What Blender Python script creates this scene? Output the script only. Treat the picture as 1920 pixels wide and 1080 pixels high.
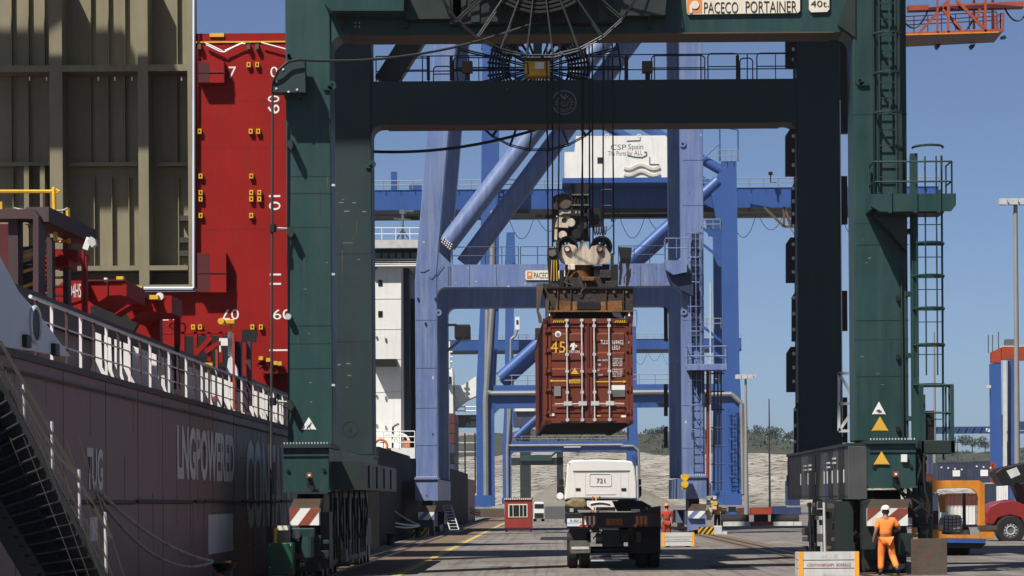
import bpy, math, random
from mathutils import Vector, Matrix
random.seed(7)
R = math.radians
for _o in list(bpy.data.objects): bpy.data.objects.remove(_o)
SC = bpy.context.scene
COL = SC.collection
# ------------------------------------------------------------------ camera
F = 5300.0            # focal length in photograph pixels (1920 wide)
VX, VY, EYE, ROLL = 1035.0, 937.0, 2.0, R(0.4)
cam = bpy.data.cameras.new('camera'); camo = bpy.data.objects.new('camera', cam); COL.objects.link(camo)
camo.location = (0, 0, EYE); camo.rotation_euler = (R(90), ROLL, 0)
cam.sensor_width = 36; cam.sensor_fit = 'HORIZONTAL'; cam.lens = F/1920*36
cam.shift_x = (960-VX)/1920; cam.shift_y = (VY-540)/1920
cam.clip_start = 0.5; cam.clip_end = 8000
SC.camera = camo
# ------------------------------------------------------------------ sky and sun
LIGHT = Vector((0.46, 0.60, -1.0)).normalized()
EL = math.asin(-LIGHT.z); ROT = math.atan2(-LIGHT.x, -LIGHT.y)
W = bpy.data.worlds.new('World'); SC.world = W; W.use_nodes = True
nt = W.node_tree; bg = nt.nodes['Background']
sky = nt.nodes.new('ShaderNodeTexSky'); sky.sky_type = 'NISHITA'; sky.sun_disc = False
sky.sun_elevation = EL; sky.sun_rotation = ROT; sky.altitude = 20
sky.air_density = .45; sky.dust_density = .9; sky.ozone_density = 3.0
nt.links.new(sky.outputs[0], bg.inputs[0]); bg.inputs[1].default_value = 0.063
sd = bpy.data.lights.new('sun', 'SUN'); sd.energy = 5.0; sd.angle = R(0.55); sd.color = (1.0, .945, .86)
so = bpy.data.objects.new('sun', sd); COL.objects.link(so); so.location = (-40, -40, 90)
so.rotation_euler = (-LIGHT).to_track_quat('Z', 'Y').to_euler()
SC.view_settings.view_transform = 'Standard'; SC.view_settings.look = 'None'
SC.view_settings.exposure = 0.7; SC.view_settings.gamma = 1.0; SC.view_settings.use_curve_mapping = False
SC.render.resolution_x = 1024; SC.render.resolution_y = 576
# ------------------------------------------------------------------ helpers
def P(px, py, d):
    a, b = px-VX, VY-py; c, s = math.cos(ROLL), math.sin(ROLL)
    return Vector(((a*c+b*s)*d/F, d, EYE+(b*c-a*s)*d/F))
def PX(px, py, d): return P(px, py, d).x
def PZ(px, py, d): return P(px, py, d).z
def gd(py): return EYE*F/(py-VY)          # depth of a ground point at pixel row py

ORG = {}
class MB:
    def __init__(s): s.v = []; s.f = []
    def box(s, x0, y0, z0, x1, y1, z1):
        n = len(s.v)
        s.v += [(x, y, z) for z in (z0, z1) for y in (y0, y1) for x in (x0, x1)]
        s.f += [tuple(n+i for i in q) for q in ((0,2,3,1),(4,5,7,6),(0,1,5,4),(2,6,7,3),(0,4,6,2),(1,3,7,5))]
        return s
    def pbox(s, x0, y0, x1, y1, d, t):
        c = P((x0+x1)/2, (y0+y1)/2, d); w = abs(x1-x0)*d/F/2; h = abs(y1-y0)*d/F/2
        return s.box(c.x-w, d, c.z-h, c.x+w, d+t, c.z+h)
    def prism(s, poly, y0, y1):
        n = len(s.v); k = len(poly)
        a = sum(poly[i][0]*poly[(i+1)%k][1]-poly[(i+1)%k][0]*poly[i][1] for i in range(k))
        if a < 0: poly = poly[::-1]
        s.v += [(p[0], y0, p[1]) for p in poly]+[(p[0], y1, p[1]) for p in poly]
        s.f.append(tuple(n+i for i in range(k))); s.f.append(tuple(n+k+i for i in range(k-1, -1, -1)))
        s.f += [(n+(i+1)%k, n+i, n+k+i, n+k+(i+1)%k) for i in range(k)]
        return s
    def pprism(s, pts, d, t):
        return s.prism([(lambda q: (q.x, q.z))(P(x, y, d)) for x, y in pts], d, d+t)
    def prism_x(s, poly, x0, x1):
        b = MB().prism(poly, x0, x1); n = len(s.v)
        s.v += [(v[1], v[0], v[2]) for v in b.v]; s.f += [tuple(n+i for i in f[::-1]) for f in b.f]
        return s
    def prism_z(s, poly, z0, z1):
        b = MB().prism(poly, z0, z1); n = len(s.v)
        s.v += [(v[0], v[2], v[1]) for v in b.v]; s.f += [tuple(n+i for i in f[::-1]) for f in b.f]
        return s
    def tube(s, a, b, r, n=8, r2=None):
        a = Vector(a); b = Vector(b); r2 = r if r2 is None else r2
        t = (b-a); 
        if t.length < 1e-6: return s
        t.normalize(); u = t.orthogonal().normalized(); w = t.cross(u); k = len(s.v)
        for c, rr in ((a, r), (b, r2)):
            for i in range(n):
                q = 2*math.pi*i/n; p = c+(u*math.cos(q)+w*math.sin(q))*rr; s.v.append(tuple(p))
        s.f += [(k+i, k+(i+1)%n, k+n+(i+1)%n, k+n+i) for i in range(n)]
        s.f.append(tuple(k+i for i in range(n-1, -1, -1))); s.f.append(tuple(k+n+i for i in range(n)))
        return s
    def bar(s, a, b, w, h):
        """rectangular bar; h is measured in the plane nearest to vertical"""
        a = Vector(a); b = Vector(b); t = (b-a).normalized()
        u = t.cross(Vector((0,0,1))); u = Vector((0,1,0)) if u.length < 1e-3 else u.normalized()
        q = u.cross(t); k = len(s.v)
        for c in (a, b):
            for i, j in ((-1,-1),(1,-1),(1,1),(-1,1)): s.v.append(tuple(c+u*(i*w/2)+q*(j*h/2)))
        s.f += [(k,k+1,k+5,k+4),(k+1,k+2,k+6,k+5),(k+2,k+3,k+7,k+6),(k+3,k,k+4,k+7),(k+3,k+2,k+1,k),(k+4,k+5,k+6,k+7)]
        return s
    def path(s, pts, r, n=6, closed=False):
        pts = [Vector(p) for p in pts]
        for i in range(len(pts)-(0 if closed else 1)): s.tube(pts[i], pts[(i+1)%len(pts)], r, n)
        return s
    def ring(s, c, Rr, r, axis='y', n=32, m=6, a0=0, a1=2*math.pi):
        pts = []
        full = abs(a1-a0-2*math.pi) < 1e-6
        for i in range(n if full else n+1):
            q = a0+(a1-a0)*i/n; x, z = Rr*math.cos(q), Rr*math.sin(q)
            pts.append(Vector(c)+(Vector((x,0,z)) if axis == 'y' else Vector((0,x,z)) if axis == 'x' else Vector((x,z,0))))
        return s.path(pts, r, m, closed=full)
    def disc(s, c, r, h, axis='x', n=24, r2=None):
        d = {'x':Vector((1,0,0)),'y':Vector((0,1,0)),'z':Vector((0,0,1))}[axis]*h/2
        return s.tube(Vector(c)-d, Vector(c)+d, r, n, r2)
    def annulus(s, c, r0, r1, y0, y1, n=32):
        k = len(s.v)
        for i in range(n):
            q = 2*math.pi*i/n; ca, sa = math.cos(q), math.sin(q)
            for rr, yy in ((r0,y0),(r1,y0),(r1,y1),(r0,y1)): s.v.append((c[0]+rr*ca, yy, c[2]+rr*sa))
        for i in range(n):
            a = k+4*i; b = k+4*((i+1)%n)
            s.f += [(a, b, b+1, a+1)[::-1], (a+1, b+1, b+2, a+2)[::-1], (a+2, b+2, b+3, a+3)[::-1], (a+3, b+3, b, a)[::-1]]
        return s
    def build(s, name, mat, parent=None, smooth=False, bevel=0, angle=40):
        me = bpy.data.meshes.new(name)
        o0 = ORG.get(parent.name, Vector((0,0,0))) if parent else Vector((0,0,0))
        me.from_pydata([tuple(Vector(p)-o0) for p in s.v], [], s.f); me.materials.append(MAT[mat] if isinstance(mat, str) else mat)
        o = bpy.data.objects.new(name, me); COL.objects.link(o)
        if parent: o.parent = parent
        ORG[o.name] = o0.copy()
        if smooth:
            me.shade_smooth() if hasattr(me, 'shade_smooth') else None
            try: me.set_sharp_from_angle(angle=R(angle))
            except Exception: pass
        if bevel:
            b = o.modifiers.new('b', 'BEVEL'); b.width = bevel; b.segments = 2; b.limit_method = 'ANGLE'; b.angle_limit = R(50)
        return o
def tag(o, label, cat, group=None):
    o['label'] = label; o['category'] = cat
    if group: o['group'] = group
    return o
def thing(name, label, cat, loc=(0,0,0), group=None):
    o = bpy.data.objects.new(name, None); COL.objects.link(o); o.location = loc
    o.empty_display_size = .2
    ORG[o.name] = Vector(loc); return tag(o, label, cat, group)
def struct(o, kind='structure'): o['kind'] = kind; return o
def copy_tree(o, parent=None):
    c = o.copy(); COL.objects.link(c); c.parent = parent; ORG[c.name] = ORG.get(o.name, Vector((0,0,0)))
    for ch in list(o.children): copy_tree(ch, c)
    return c

MAT = {}
def M(name, rgb, rough=.5, metal=0.0, var=.12, scale=.6, dirt=None, streak=0.0, bump=0.0, bscale=20, coat=0.0, spots=None, spec=.4):
    k_ = .50 if max(rgb) < .6 else .74; rgb = [c*k_ for c in rgb]
    if dirt: dirt = ([c*k_ for c in dirt[0]], dirt[1])
    m = bpy.data.materials.new(name); m.use_nodes = True; n = m.node_tree.nodes; l = m.node_tree.links
    b = n['Principled BSDF']; b.inputs['Roughness'].default_value = rough; b.inputs['Metallic'].default_value = metal
    b.inputs['Specular IOR Level'].default_value = spec
    if coat: b.inputs['Coat Weight'].default_value = coat
    g = n.new('ShaderNodeNewGeometry')
    nz = n.new('ShaderNodeTexNoise'); nz.inputs['Scale'].default_value = scale; nz.inputs['Detail'].default_value = 7; nz.inputs['Roughness'].default_value = .65
    l.new(g.outputs['Position'], nz.inputs['Vector'])
    rp = n.new('ShaderNodeValToRGB'); rp.color_ramp.elements[0].position = .3; rp.color_ramp.elements[1].position = .7
    lo = [max(0, c*(1-var)) for c in rgb]; hi = [min(1, c*(1+var)) for c in rgb]
    rp.color_ramp.elements[0].color = (*lo, 1); rp.color_ramp.elements[1].color = (*hi, 1)
    l.new(nz.outputs['Fac'], rp.inputs['Fac']); out = rp.outputs['Color']
    if dirt:
        drgb, amt = dirt
        mp = n.new('ShaderNodeMapping'); mp.inputs['Scale'].default_value = (3.2, 3.2, .22) if streak else (1.3, 1.3, 1.3)
        l.new(g.outputs['Position'], mp.inputs['Vector'])
        n2 = n.new('ShaderNodeTexNoise'); n2.inputs['Scale'].default_value = 1.3 if streak else 1.7; n2.inputs['Detail'].default_value = 9; n2.inputs['Roughness'].default_value = .7
        l.new(mp.outputs[0], n2.inputs['Vector'])
        r2 = n.new('ShaderNodeValToRGB'); r2.color_ramp.elements[0].position = .62-amt*.4; r2.color_ramp.elements[1].position = .85-amt*.3
        r2.color_ramp.elements[0].color = (0,0,0,1); r2.color_ramp.elements[1].color = (1,1,1,1)
        l.new(n2.outputs['Fac'], r2.inputs['Fac'])
        mx = n.new('ShaderNodeMix'); mx.data_type = 'RGBA'; mx.inputs[7].default_value = (*drgb, 1)
        mm = n.new('ShaderNodeMath'); mm.operation = 'MULTIPLY'; mm.inputs[1].default_value = .75
        l.new(r2.outputs['Color'], mm.inputs[0]); l.new(mm.outputs[0], mx.inputs[0]); l.new(out, mx.inputs[6]); out = mx.outputs[2]
    if spots:
        srgb, sc, th = spots
        n3 = n.new('ShaderNodeTexNoise'); n3.inputs['Scale'].default_value = sc; n3.inputs['Detail'].default_value = 4
        l.new(g.outputs['Position'], n3.inputs['Vector'])
        r3 = n.new('ShaderNodeValToRGB'); r3.color_ramp.elements[0].position = th; r3.color_ramp.elements[1].position = th+.04
        l.new(n3.outputs['Fac'], r3.inputs['Fac'])
        m3 = n.new('ShaderNodeMix'); m3.data_type = 'RGBA'; m3.inputs[7].default_value = (*srgb, 1)
        l.new(r3.outputs['Color'], m3.inputs[0]); l.new(out, m3.inputs[6]); out = m3.outputs[2]
    l.new(out, b.inputs['Base Color'])
    rr = n.new('ShaderNodeMapRange'); rr.inputs['To Min'].default_value = max(.05, rough-.1); rr.inputs['To Max'].default_value = min(1, rough+.12)
    l.new(nz.outputs['Fac'], rr.inputs['Value']); l.new(rr.outputs[0], b.inputs['Roughness'])
    if bump:
        nb = n.new('ShaderNodeTexNoise'); nb.inputs['Scale'].default_value = bscale; nb.inputs['Detail'].default_value = 5
        l.new(g.outputs['Position'], nb.inputs['Vector'])
        bp = n.new('ShaderNodeBump'); bp.inputs['Strength'].default_value = bump; bp.inputs['Distance'].default_value = .05
        l.new(nb.outputs['Fac'], bp.inputs['Height']); l.new(bp.outputs[0], b.inputs['Normal'])
    MAT[name] = m; return m
rust = (.10, .035, .012); grime = (.03, .028, .025)
M('green', (.025, .080, .077), .42, 0, .26, .35, ((.062, .108, .10), .45), .6, .1, 3, spots=((.2,.23,.2), 2.4, .77), spec=.25)
M('green_grey', (.034, .064, .07), .5, 0, .18, .4, ((.055, .066, .06), .4), .6, .08, 3, spots=((.3,.32,.28), 2.6, .77), spec=.22)
M('green_box', (.012, .11, .05), .4, 0, .12, .8, ((.01,.05,.03), .3), .5)
M('green_dark', (.016, .034, .03), .5, 0, .2, .8, (grime, .45), .6, .1, 6)
M('black', (.010, .010, .011), .5, 0, .3, .8)
M('rubber', (.014, .014, .015), .8, 0, .3, 5, ((.06,.055,.05), .25))
M('cable', (.012, .012, .014), .55, 0, .2, 2)
M('steel', (.32, .31, .29), .35, .9, .2, 2, (rust, .25), .0)
M('galv', (.60, .61, .61), .5, .3, .15, 2)
M('blue_violet', (.175, .26, .55), .42, 0, .2, .22, ((.36, .43, .59), .5), .7, .08, 2, spots=((.62,.65,.7), 1.3, .72))
M('blue_violet_dark', (.035, .05, .12), .45, 0, .15, .3)
M('blue', (.05, .14, .45), .42, 0, .12, .12, ((.06, .13, .36), .3), .6)
M('blue_girder', (.035, .12, .43), .45, 0, .15, .1, ((.02,.04,.14), .25), .6)
M('cable_trunk', (.36, .37, .37), .5, .2, .12, .5)
M('red_ship', (.41, .018, .015), .55, 0, .14, .35, ((.32,.022,.018), .35), .4, .06, 2, spots=((.42,.10,.07), 2.2, .76), spec=.1)
M('red_dark', (.12, .012, .014), .5, 0, .25, .5, (grime, .35), .5)
M('maroon', (.085, .04, .047), .6, 0, .2, .4, ((.045,.03,.032), .4), .6)
M('hull', (.38, .235, .245), .5, 0, .16, .2, ((.36, .20, .175), .55), .8, .25, 1.2, spec=.2)
M('hull_text', (.75, .70, .71), .5, 0, .2, .5, ((.5, .42, .43), .4), .7)
M('bulwark', (.66, .72, .82), .45, 0, .08, .5, ((.5,.55,.62), .3), .6)
M('olive', (.33, .295, .185), .55, 0, .12, .5, ((.25,.22,.135), .38), .6, .08, 3)
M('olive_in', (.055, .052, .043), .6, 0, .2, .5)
M('white_paint', (.78, .78, .75), .45, 0, .05, .8, ((.5,.47,.42), .25), .6)
M('white_clean', (.80, .79, .76), .35, 0, .03, 1.5, coat=.3)
M('cream', (.70, .62, .50), .5, 0, .15, 2.2, ((.16,.08,.04), .62), .6, .2, 8)
M('sign_cream', (.76, .70, .58), .5, 0, .05, .7, ((.5,.44,.35), .25), .5)
M('yellow', (.72, .42, .02), .45, 0, .12, 1.5, ((.35,.18,.02), .3))
M('yellow_tri', (.70, .40, .04), .5, 0, .08, 1.5)
M('orange_frame', (.72, .26, .025), .45, 0, .12, 1, ((.40,.14,.02), .35), .5)
M('rusty_orange', (.42, .17, .03), .6, 0, .35, 3.0, ((.02,.014,.01), .72), 0, .3, 14)
M('rusty_dark', (.034, .025, .019), .7, 0, .5, 2.5, ((.20,.09,.018), .22), 0, .4, 16)
M('rust_plate', (.11, .10, .075), .65, 0, .25, 1.4, ((.19,.07,.03), .55), 0, .2, 9)
M('container_red', (.235, .058, .032), .55, 0, .13, .6, ((.16,.042,.026), .4), .6, .08, 6, spots=((.3,.14,.1), 5.0, .76), spec=.2)
M('container_side', (.16, .03, .02), .55, 0, .14, .6, ((.10,.03,.02), .4), .6)
M('chrome', (.72, .71, .69), .4, .35, .2, 4)
M('glass', (.02, .03, .035), .08, 0, .1, 1)
M('glass_sky_teal', (.16, .36, .36), .25, 0, .1, 1)  # teal sky reflection painted into the bridge window colour
M('text_white', (.80, .80, .78), .5, 0, .05, 2)
M('text_black', (.02, .02, .02), .5, 0, .05, 2)
M('text_red', (.42, .03, .03), .5, 0, .1, 2)
M('text_grey', (.16, .17, .17), .5, 0, .1, 2)
M('sand_wave', (.62, .58, .48), .5, 0, .05, 1)
M('logo_grey', (.30, .31, .31), .5, 0, .1, 2)
M('orange_logo', (.75, .24, .07), .5, 0, .08, 2)
M('hivis', (.95, .26, .045), .75, 0, .08, 6, ((.80,.18,.03), .35), 0, .25, 26)
M('hivis_red', (.55, .05, .02), .75, 0, .1, 6)
M('skin', (.34, .17, .11), .55, 0, .08, 8)
M('hair', (.03, .02, .015), .7, 0, .2, 10)
M('boot', (.025, .025, .03), .6, 0, .2, 6)
M('reflective', (.30, .31, .32), .35, .2, .1, 6)
M('red_stripe', (.35, .075, .04), .55, 0, .12, 2, ((.2,.05,.03), .3))
M('cabin_red', (.40, .045, .035), .5, 0, .1, 1.2, ((.28,.06,.05), .35), .6)
M('stacker_red', (.34, .025, .025), .4, 0, .1, 1.2, ((.2,.03,.03), .3), .4, coat=.2)
M('navy', (.05, .065, .12), .55, 0, .15, .6, ((.09,.10,.15), .35), .6)
M('cont_blue', (.04, .07, .20), .5, 0, .15, .6, ((.08,.10,.2), .3), .6)
M('cont_orange', (.50, .07, .02), .5, 0, .15, .6, ((.35,.08,.04), .35), .6)
M('cont_brown', (.17, .05, .035), .55, 0, .15, .6, ((.1,.04,.03), .35), .6)
M('crate', (.62, .62, .60), .55, .1, .1, 2, ((.42,.41,.39), .4), .5)
M('strap', (.85, .38, .03), .6, 0, .1, 3)
M('rope', (.58, .55, .50), .85, 0, .2, 8, (grime, .3))
M('rope_dark', (.06, .055, .05), .85, 0, .2, 8)
M('rope_red', (.45, .10, .05), .85, 0, .2, 8)
M('orange_crane', (.52, .11, .05), .5, 0, .15, .5, ((.3,.06,.04), .35), .5)
M('tarp', (.42, .32, .14), .8, 0, .4, 5, ((.15,.11,.06), .5), 0, .4, 9)
M('bag', (.66, .64, .58), .8, 0, .1, 4, ((.5,.47,.4), .3), 0, .3, 8)
M('mudflap', (.16, .15, .12), .7, 0, .25, 7, (grime, .3))
M('plate_orange', (.55, .14, .03), .5, 0, .15, 3, (grime, .3))
M('hull_black', (.022, .022, .024), .7, 0, .3, .3, ((.05,.045,.042), .4), .6, spec=.08)
M('hull_red', (.36, .04, .025), .5, 0, .12, .3, ((.2,.04,.03), .3), .5)
M('concrete_edge', (.24, .22, .19), .85, 0, .2, .6, (grime, .35), .5, .3, 5)
M('rail_strip', (.27, .185, .115), .9, 0, .3, .5, ((.14,.09,.06), .5), 0, .3, 7)
M('yellow_line', (.62, .44, .04), .8, 0, .25, 1.1, ((.28,.24,.18), .6))
M('bark', (.06, .045, .03), .9, 0, .2, 3)
M('leaf', (.045, .075, .03), .7, 0, .35, .2)
M('leaf_dark', (.028, .05, .024), .7, 0, .35, .2)

def concrete():
    m = bpy.data.materials.new('quay_concrete'); m.use_nodes = True; n = m.node_tree.nodes; l = m.node_tree.links
    b = n['Principled BSDF']; g = n.new('ShaderNodeNewGeometry')
    def noise(sc, det=8, map_=None, ro=.6):
        t = n.new('ShaderNodeTexNoise'); t.inputs['Scale'].default_value = sc; t.inputs['Detail'].default_value = det; t.inputs['Roughness'].default_value = ro
        if map_:
            mp = n.new('ShaderNodeMapping'); mp.inputs['Scale'].default_value = map_; l.new(g.outputs['Position'], mp.inputs['Vector']); l.new(mp.outputs[0], t.inputs['Vector'])
        else: l.new(g.outputs['Position'], t.inputs['Vector'])
        return t
    def ramp(src, a, b_, ca, cb):
        r = n.new('ShaderNodeValToRGB'); r.color_ramp.elements[0].position = a; r.color_ramp.elements[1].position = b_
        r.color_ramp.elements[0].color = (*ca, 1); r.color_ramp.elements[1].color = (*cb, 1); l.new(src, r.inputs['Fac']); return r.outputs['Color']
    def mult(a, b_):
        x = n.new('ShaderNodeMix'); x.data_type = 'RGBA'; x.blend_type = 'MULTIPLY'; x.inputs[0].default_value = 1
        l.new(a, x.inputs[6]); l.new(b_, x.inputs[7]); return x.outputs[2]
    c = ramp(noise(.09, 9).outputs['Fac'], .3, .72, (.135, .122, .111), (.20, .184, .168))
    c = mult(c, ramp(noise(.9, 8, (1.0, .18, 1)).outputs['Fac'], .35, .6, (.70, .69, .68), (1, 1, 1)))       # tyre-worn lanes along the quay
    c = mult(c, ramp(noise(6, 8).outputs['Fac'], .3, .65, (.80, .80, .80), (1.06, 1.05, 1.04)))
    c = mult(c, ramp(noise(.35, 3, (1.6, .7, 1)).outputs['Fac'], .66, .74, (1, 1, 1), (.55, .53, .52)))        # oil stains
    c = mult(c, ramp(noise(2.2, 6, (1.7, .012, 1)).outputs['Fac'], .36, .50, (.66, .64, .63), (1, 1, 1)))        # tyre tracks
    c = mult(c, ramp(noise(1.1, 4, (1.0, .8, 1)).outputs['Fac'], .70, .73, (1, 1, 1), (.42, .40, .39)))
    c = mult(c, ramp(noise(.22, 2, (.35, 1.0, 1)).outputs['Fac'], .58, .60, (1, 1, 1), (.86, .85, .84)))
    w = n.new('ShaderNodeTexWave'); w.wave_type = 'BANDS'; w.bands_direction = 'Y'; w.inputs['Scale'].default_value = .0524; w.inputs['Distortion'].default_value = .03
    l.new(g.outputs['Position'], w.inputs['Vector'])
    c = mult(c, ramp(w.outputs['Fac'], 0.0, .0022, (.45, .43, .42), (1, 1, 1)))
    vo = n.new('ShaderNodeTexVoronoi'); vo.feature = 'DISTANCE_TO_EDGE'; vo.inputs['Scale'].default_value = .14
    dn = noise(.8, 4); mxv = n.new('ShaderNodeMix'); mxv.data_type = 'VECTOR'; mxv.inputs[0].default_value = .12
    l.new(g.outputs['Position'], mxv.inputs[4]); sc_ = n.new('ShaderNodeVectorMath'); sc_.operation = 'SCALE'; sc_.inputs['Scale'].default_value = 30
    l.new(dn.outputs['Color'], sc_.inputs[0]); l.new(sc_.outputs[0], mxv.inputs[5]); l.new(mxv.outputs[1], vo.inputs['Vector'])
    c = mult(c, ramp(vo.outputs['Distance'], 0.0, .006, (.5, .48, .46), (1, 1, 1)))
    l.new(c, b.inputs['Base Color']); b.inputs['Roughness'].default_value = .85
    bp = n.new('ShaderNodeBump'); bp.inputs['Strength'].default_value = .35; bp.inputs['Distance'].default_value = .02
    l.new(noise(9, 6).outputs['Fac'], bp.inputs['Height']); l.new(bp.outputs[0], b.inputs['Normal'])
    MAT['concrete'] = m
concrete()
def terrain_mat(name, c1, c2, c3, s1, s2, stretch=(1,1,1), bump=.6):
    m = bpy.data.materials.new(name); m.use_nodes = True; n = m.node_tree.nodes; l = m.node_tree.links
    b = n['Principled BSDF']; b.inputs['Roughness'].default_value = .9
    g = n.new('ShaderNodeNewGeometry'); mp = n.new('ShaderNodeMapping'); mp.inputs['Scale'].default_value = stretch
    l.new(g.outputs['Position'], mp.inputs['Vector'])
    def rp(sc, ca, cb, a, b_, det=8):
        t = n.new('ShaderNodeTexNoise'); t.inputs['Scale'].default_value = sc; t.inputs['Detail'].default_value = det; t.inputs['Roughness'].default_value = .7
        l.new(mp.outputs[0], t.inputs['Vector']); r = n.new('ShaderNodeValToRGB'); r.color_ramp.elements[0].position = a; r.color_ramp.elements[1].position = b_
        r.color_ramp.elements[0].color = (*ca, 1); r.color_ramp.elements[1].color = (*cb, 1); l.new(t.outputs['Fac'], r.inputs['Fac']); return r, t
    r1, t1 = rp(s1, c1, c2, .35, .65); r2, t2 = rp(s2, (0,0,0), (1,1,1), .54, .62)
    mx = n.new('ShaderNodeMix'); mx.data_type = 'RGBA'; l.new(r2.outputs['Color'], mx.inputs[0]); l.new(r1.outputs['Color'], mx.inputs[6]); mx.inputs[7].default_value = (*c3, 1)
    l.new(mx.outputs[2], b.inputs['Base Color'])
    bp = n.new('ShaderNodeBump'); bp.inputs['Strength'].default_value = bump; bp.inputs['Distance'].default_value = 1.0
    l.new(t2.outputs['Fac'], bp.inputs['Height']); l.new(bp.outputs[0], b.inputs['Normal']); MAT[name] = m
terrain_mat('limestone', (.25,.23,.20), (.39,.365,.325), (.12,.11,.092), .28, .7, (.45, 1, 2.4), 1.0)
terrain_mat('scrub', (.018,.021,.012), (.034,.035,.021), (.009,.013,.008), .05, .16, (1, .5, 1))

_txt = []
def text(s, cx, y, cz, w, h, mat, parent, face='front', t=.006, name='lettering', flip=0, bold=0.0):
    """flat lettering fitted to a w x h rectangle; 'front' faces the camera (-Y), 'right' faces +X"""
    cu = bpy.data.curves.new('t', 'FONT'); cu.body = s; cu.align_x = 'CENTER'; cu.align_y = 'CENTER'; cu.resolution_u = 3; cu.offset = bold
    to = bpy.data.objects.new('t', cu); COL.objects.link(to)
    bpy.context.view_layer.update()
    me = bpy.data.meshes.new_from_object(to.evaluated_get(bpy.context.evaluated_depsgraph_get()))
    bpy.data.objects.remove(to); bpy.data.curves.remove(cu)
    xs = [v.co.x for v in me.vertices]; ys = [v.co.y for v in me.vertices]
    x0, x1, y0, y1 = min(xs), max(xs), min(ys), max(ys)
    o0 = ORG.get(parent.name, Vector((0,0,0)))
    for v in me.vertices:
        a = ((v.co.x-x0)/(x1-x0)-.5)*w; b = ((v.co.y-y0)/(y1-y0)-.5)*h
        if flip == 180: a, b = -a, -b
        elif flip == 90: a, b = b/h*w, -a/w*h
        v.co = (Vector((cx+a, y, cz+b)) if face == 'front' else Vector((y, cx+a, cz+b)))-o0
    me.name = name; me.materials.clear(); me.materials.append(MAT[mat])
    o = bpy.data.objects.new(name, me); COL.objects.link(o); o.parent = parent; ORG[o.name] = o0
    return o
def ptext(s, x0, y0, x1, y1, d, mat, parent, off=.012, **k):
    c = P((x0+x1)/2, (y0+y1)/2, d)
    return text(s, c.x, d-off, c.z, abs(x1-x0)*d/F, abs(y1-y0)*d/F, mat, parent, **k)
def arc(cx, cz, r, a0, a1, n=6):
    return [(cx+r*math.cos(R(a0+(a1-a0)*i/n)), cz+r*math.sin(R(a0+(a1-a0)*i/n))) for i in range(n+1)]
def railing(parent, pts, h=1.1, r=.022, mat='blue', step=1.2, name='railing', mids=1):
    b = MB()
    pts = [Vector(p) for p in pts]; up = Vector((0,0,1))
    for i in range(len(pts)-1):
        a, c = pts[i], pts[i+1]; k = max(1, round((c-a).length/step))
        for j in range(1, mids+2): b.tube(a+up*h*j/(mids+1), c+up*h*j/(mids+1), r, 5)
        for j in range(k+1): q = a.lerp(c, j/k); b.tube(q, q+up*h, r, 5)
    return b.build(name, mat, parent)
def ladder(parent, x, y, z0, z1, mat, w=.45, cage=True, step=.33, name='ladder', axis='x', out=-1, r=.025, cr=.4, hoop=1.2):
    """ladder in a plane facing -Y; cage bulges towards -Y (out=-1) or +Y"""
    lb = MB()
    for s in (-1, 1): lb.tube((x+s*w/2, y, z0), (x+s*w/2, y, z1), r, 5)
    z = z0+.1
    while z < z1: lb.tube((x-w/2, y, z), (x+w/2, y, z), r*.7, 4); z += step
    L = lb.build(name, mat, parent)
    if cage:
        cb = MB(); z = z0+2.2
        while z < z1:
            cb.path([(x+cr*math.cos(q), y+out*(.1+cr*math.sin(q)*1.4), z) for q in [math.pi*i/8 for i in range(9)]], r*1.2, 4); z += hoop
        for q in (.25, .5, .75, 0, 1):
            a = math.pi*q; cb.tube((x+cr*math.cos(a), y+out*(.1+cr*math.sin(a)*1.4), z0+2.2), (x+cr*math.cos(a), y+out*(.1+cr*math.sin(a)*1.4), z1), r*.9, 4)
        cb.build('safety_cage', mat, L)
    return L

M('mast_grey', (.42, .41, .39), .5, .1, .08, .5)
M('grey_panel', (.10, .105, .11), .5, 0, .15, 1.0, (grime, .3), .5)
M('hull_streak', (.24, .11, .07), .8, 0, .3, 3)
M('hull_scuff', (.50, .40, .41), .7, 0, .2, 3)
# ================================================================== the setting
QX = -7.55                    # quay edge
struct(MB().box(QX+.4, -30, -3.0, 900, 1500, 0).build('quay', 'concrete'))
struct(MB().box(QX, -30, -3.0, QX+.4, 1500, .02).build('quay_edge', 'concrete_edge'))
wm = bpy.data.materials.new('sea_water'); wm.use_nodes = True
_b = wm.node_tree.nodes['Principled BSDF']; _b.inputs['Base Color'].default_value = (.012, .026, .028, 1); _b.inputs['Roughness'].default_value = .08
_n = wm.node_tree.nodes.new('ShaderNodeTexNoise'); _n.inputs['Scale'].default_value = 1.4; _n.inputs['Detail'].default_value = 4
_p = wm.node_tree.nodes.new('ShaderNodeBump'); _p.inputs['Strength'].default_value = .4; _p.inputs['Distance'].default_value = .2
wm.node_tree.links.new(_n.outputs['Fac'], _p.inputs['Height']); wm.node_tree.links.new(_p.outputs[0], _b.inputs['Normal']); MAT['water'] = wm
struct(MB().box(-1500, -60, -4.2, QX+.1, 1500, -2.3).build('water', 'water'))
struct(MB().box(QX+.42, 20, .002, -4.55, 700, .006).build('rail_strip', 'rail_strip'))
struct(MB().box(7.6, 20, .002, 9.4, 700, .005).build('rail_strip', 'rail_strip'))
def broken_line(x, w, y0, y1, seed):
    r = random.Random(seed); b = MB(); y = y0
    while y < y1:
        e = y+r.uniform(8, 26); b.box(x-w/2, y, .004, x+w/2, min(e, y1), .010); y = e+r.uniform(.15, .9)
    return b
struct(broken_line(-4.15, .26, 24, 420, 3).build('painted_line', 'yellow_line'))
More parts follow.
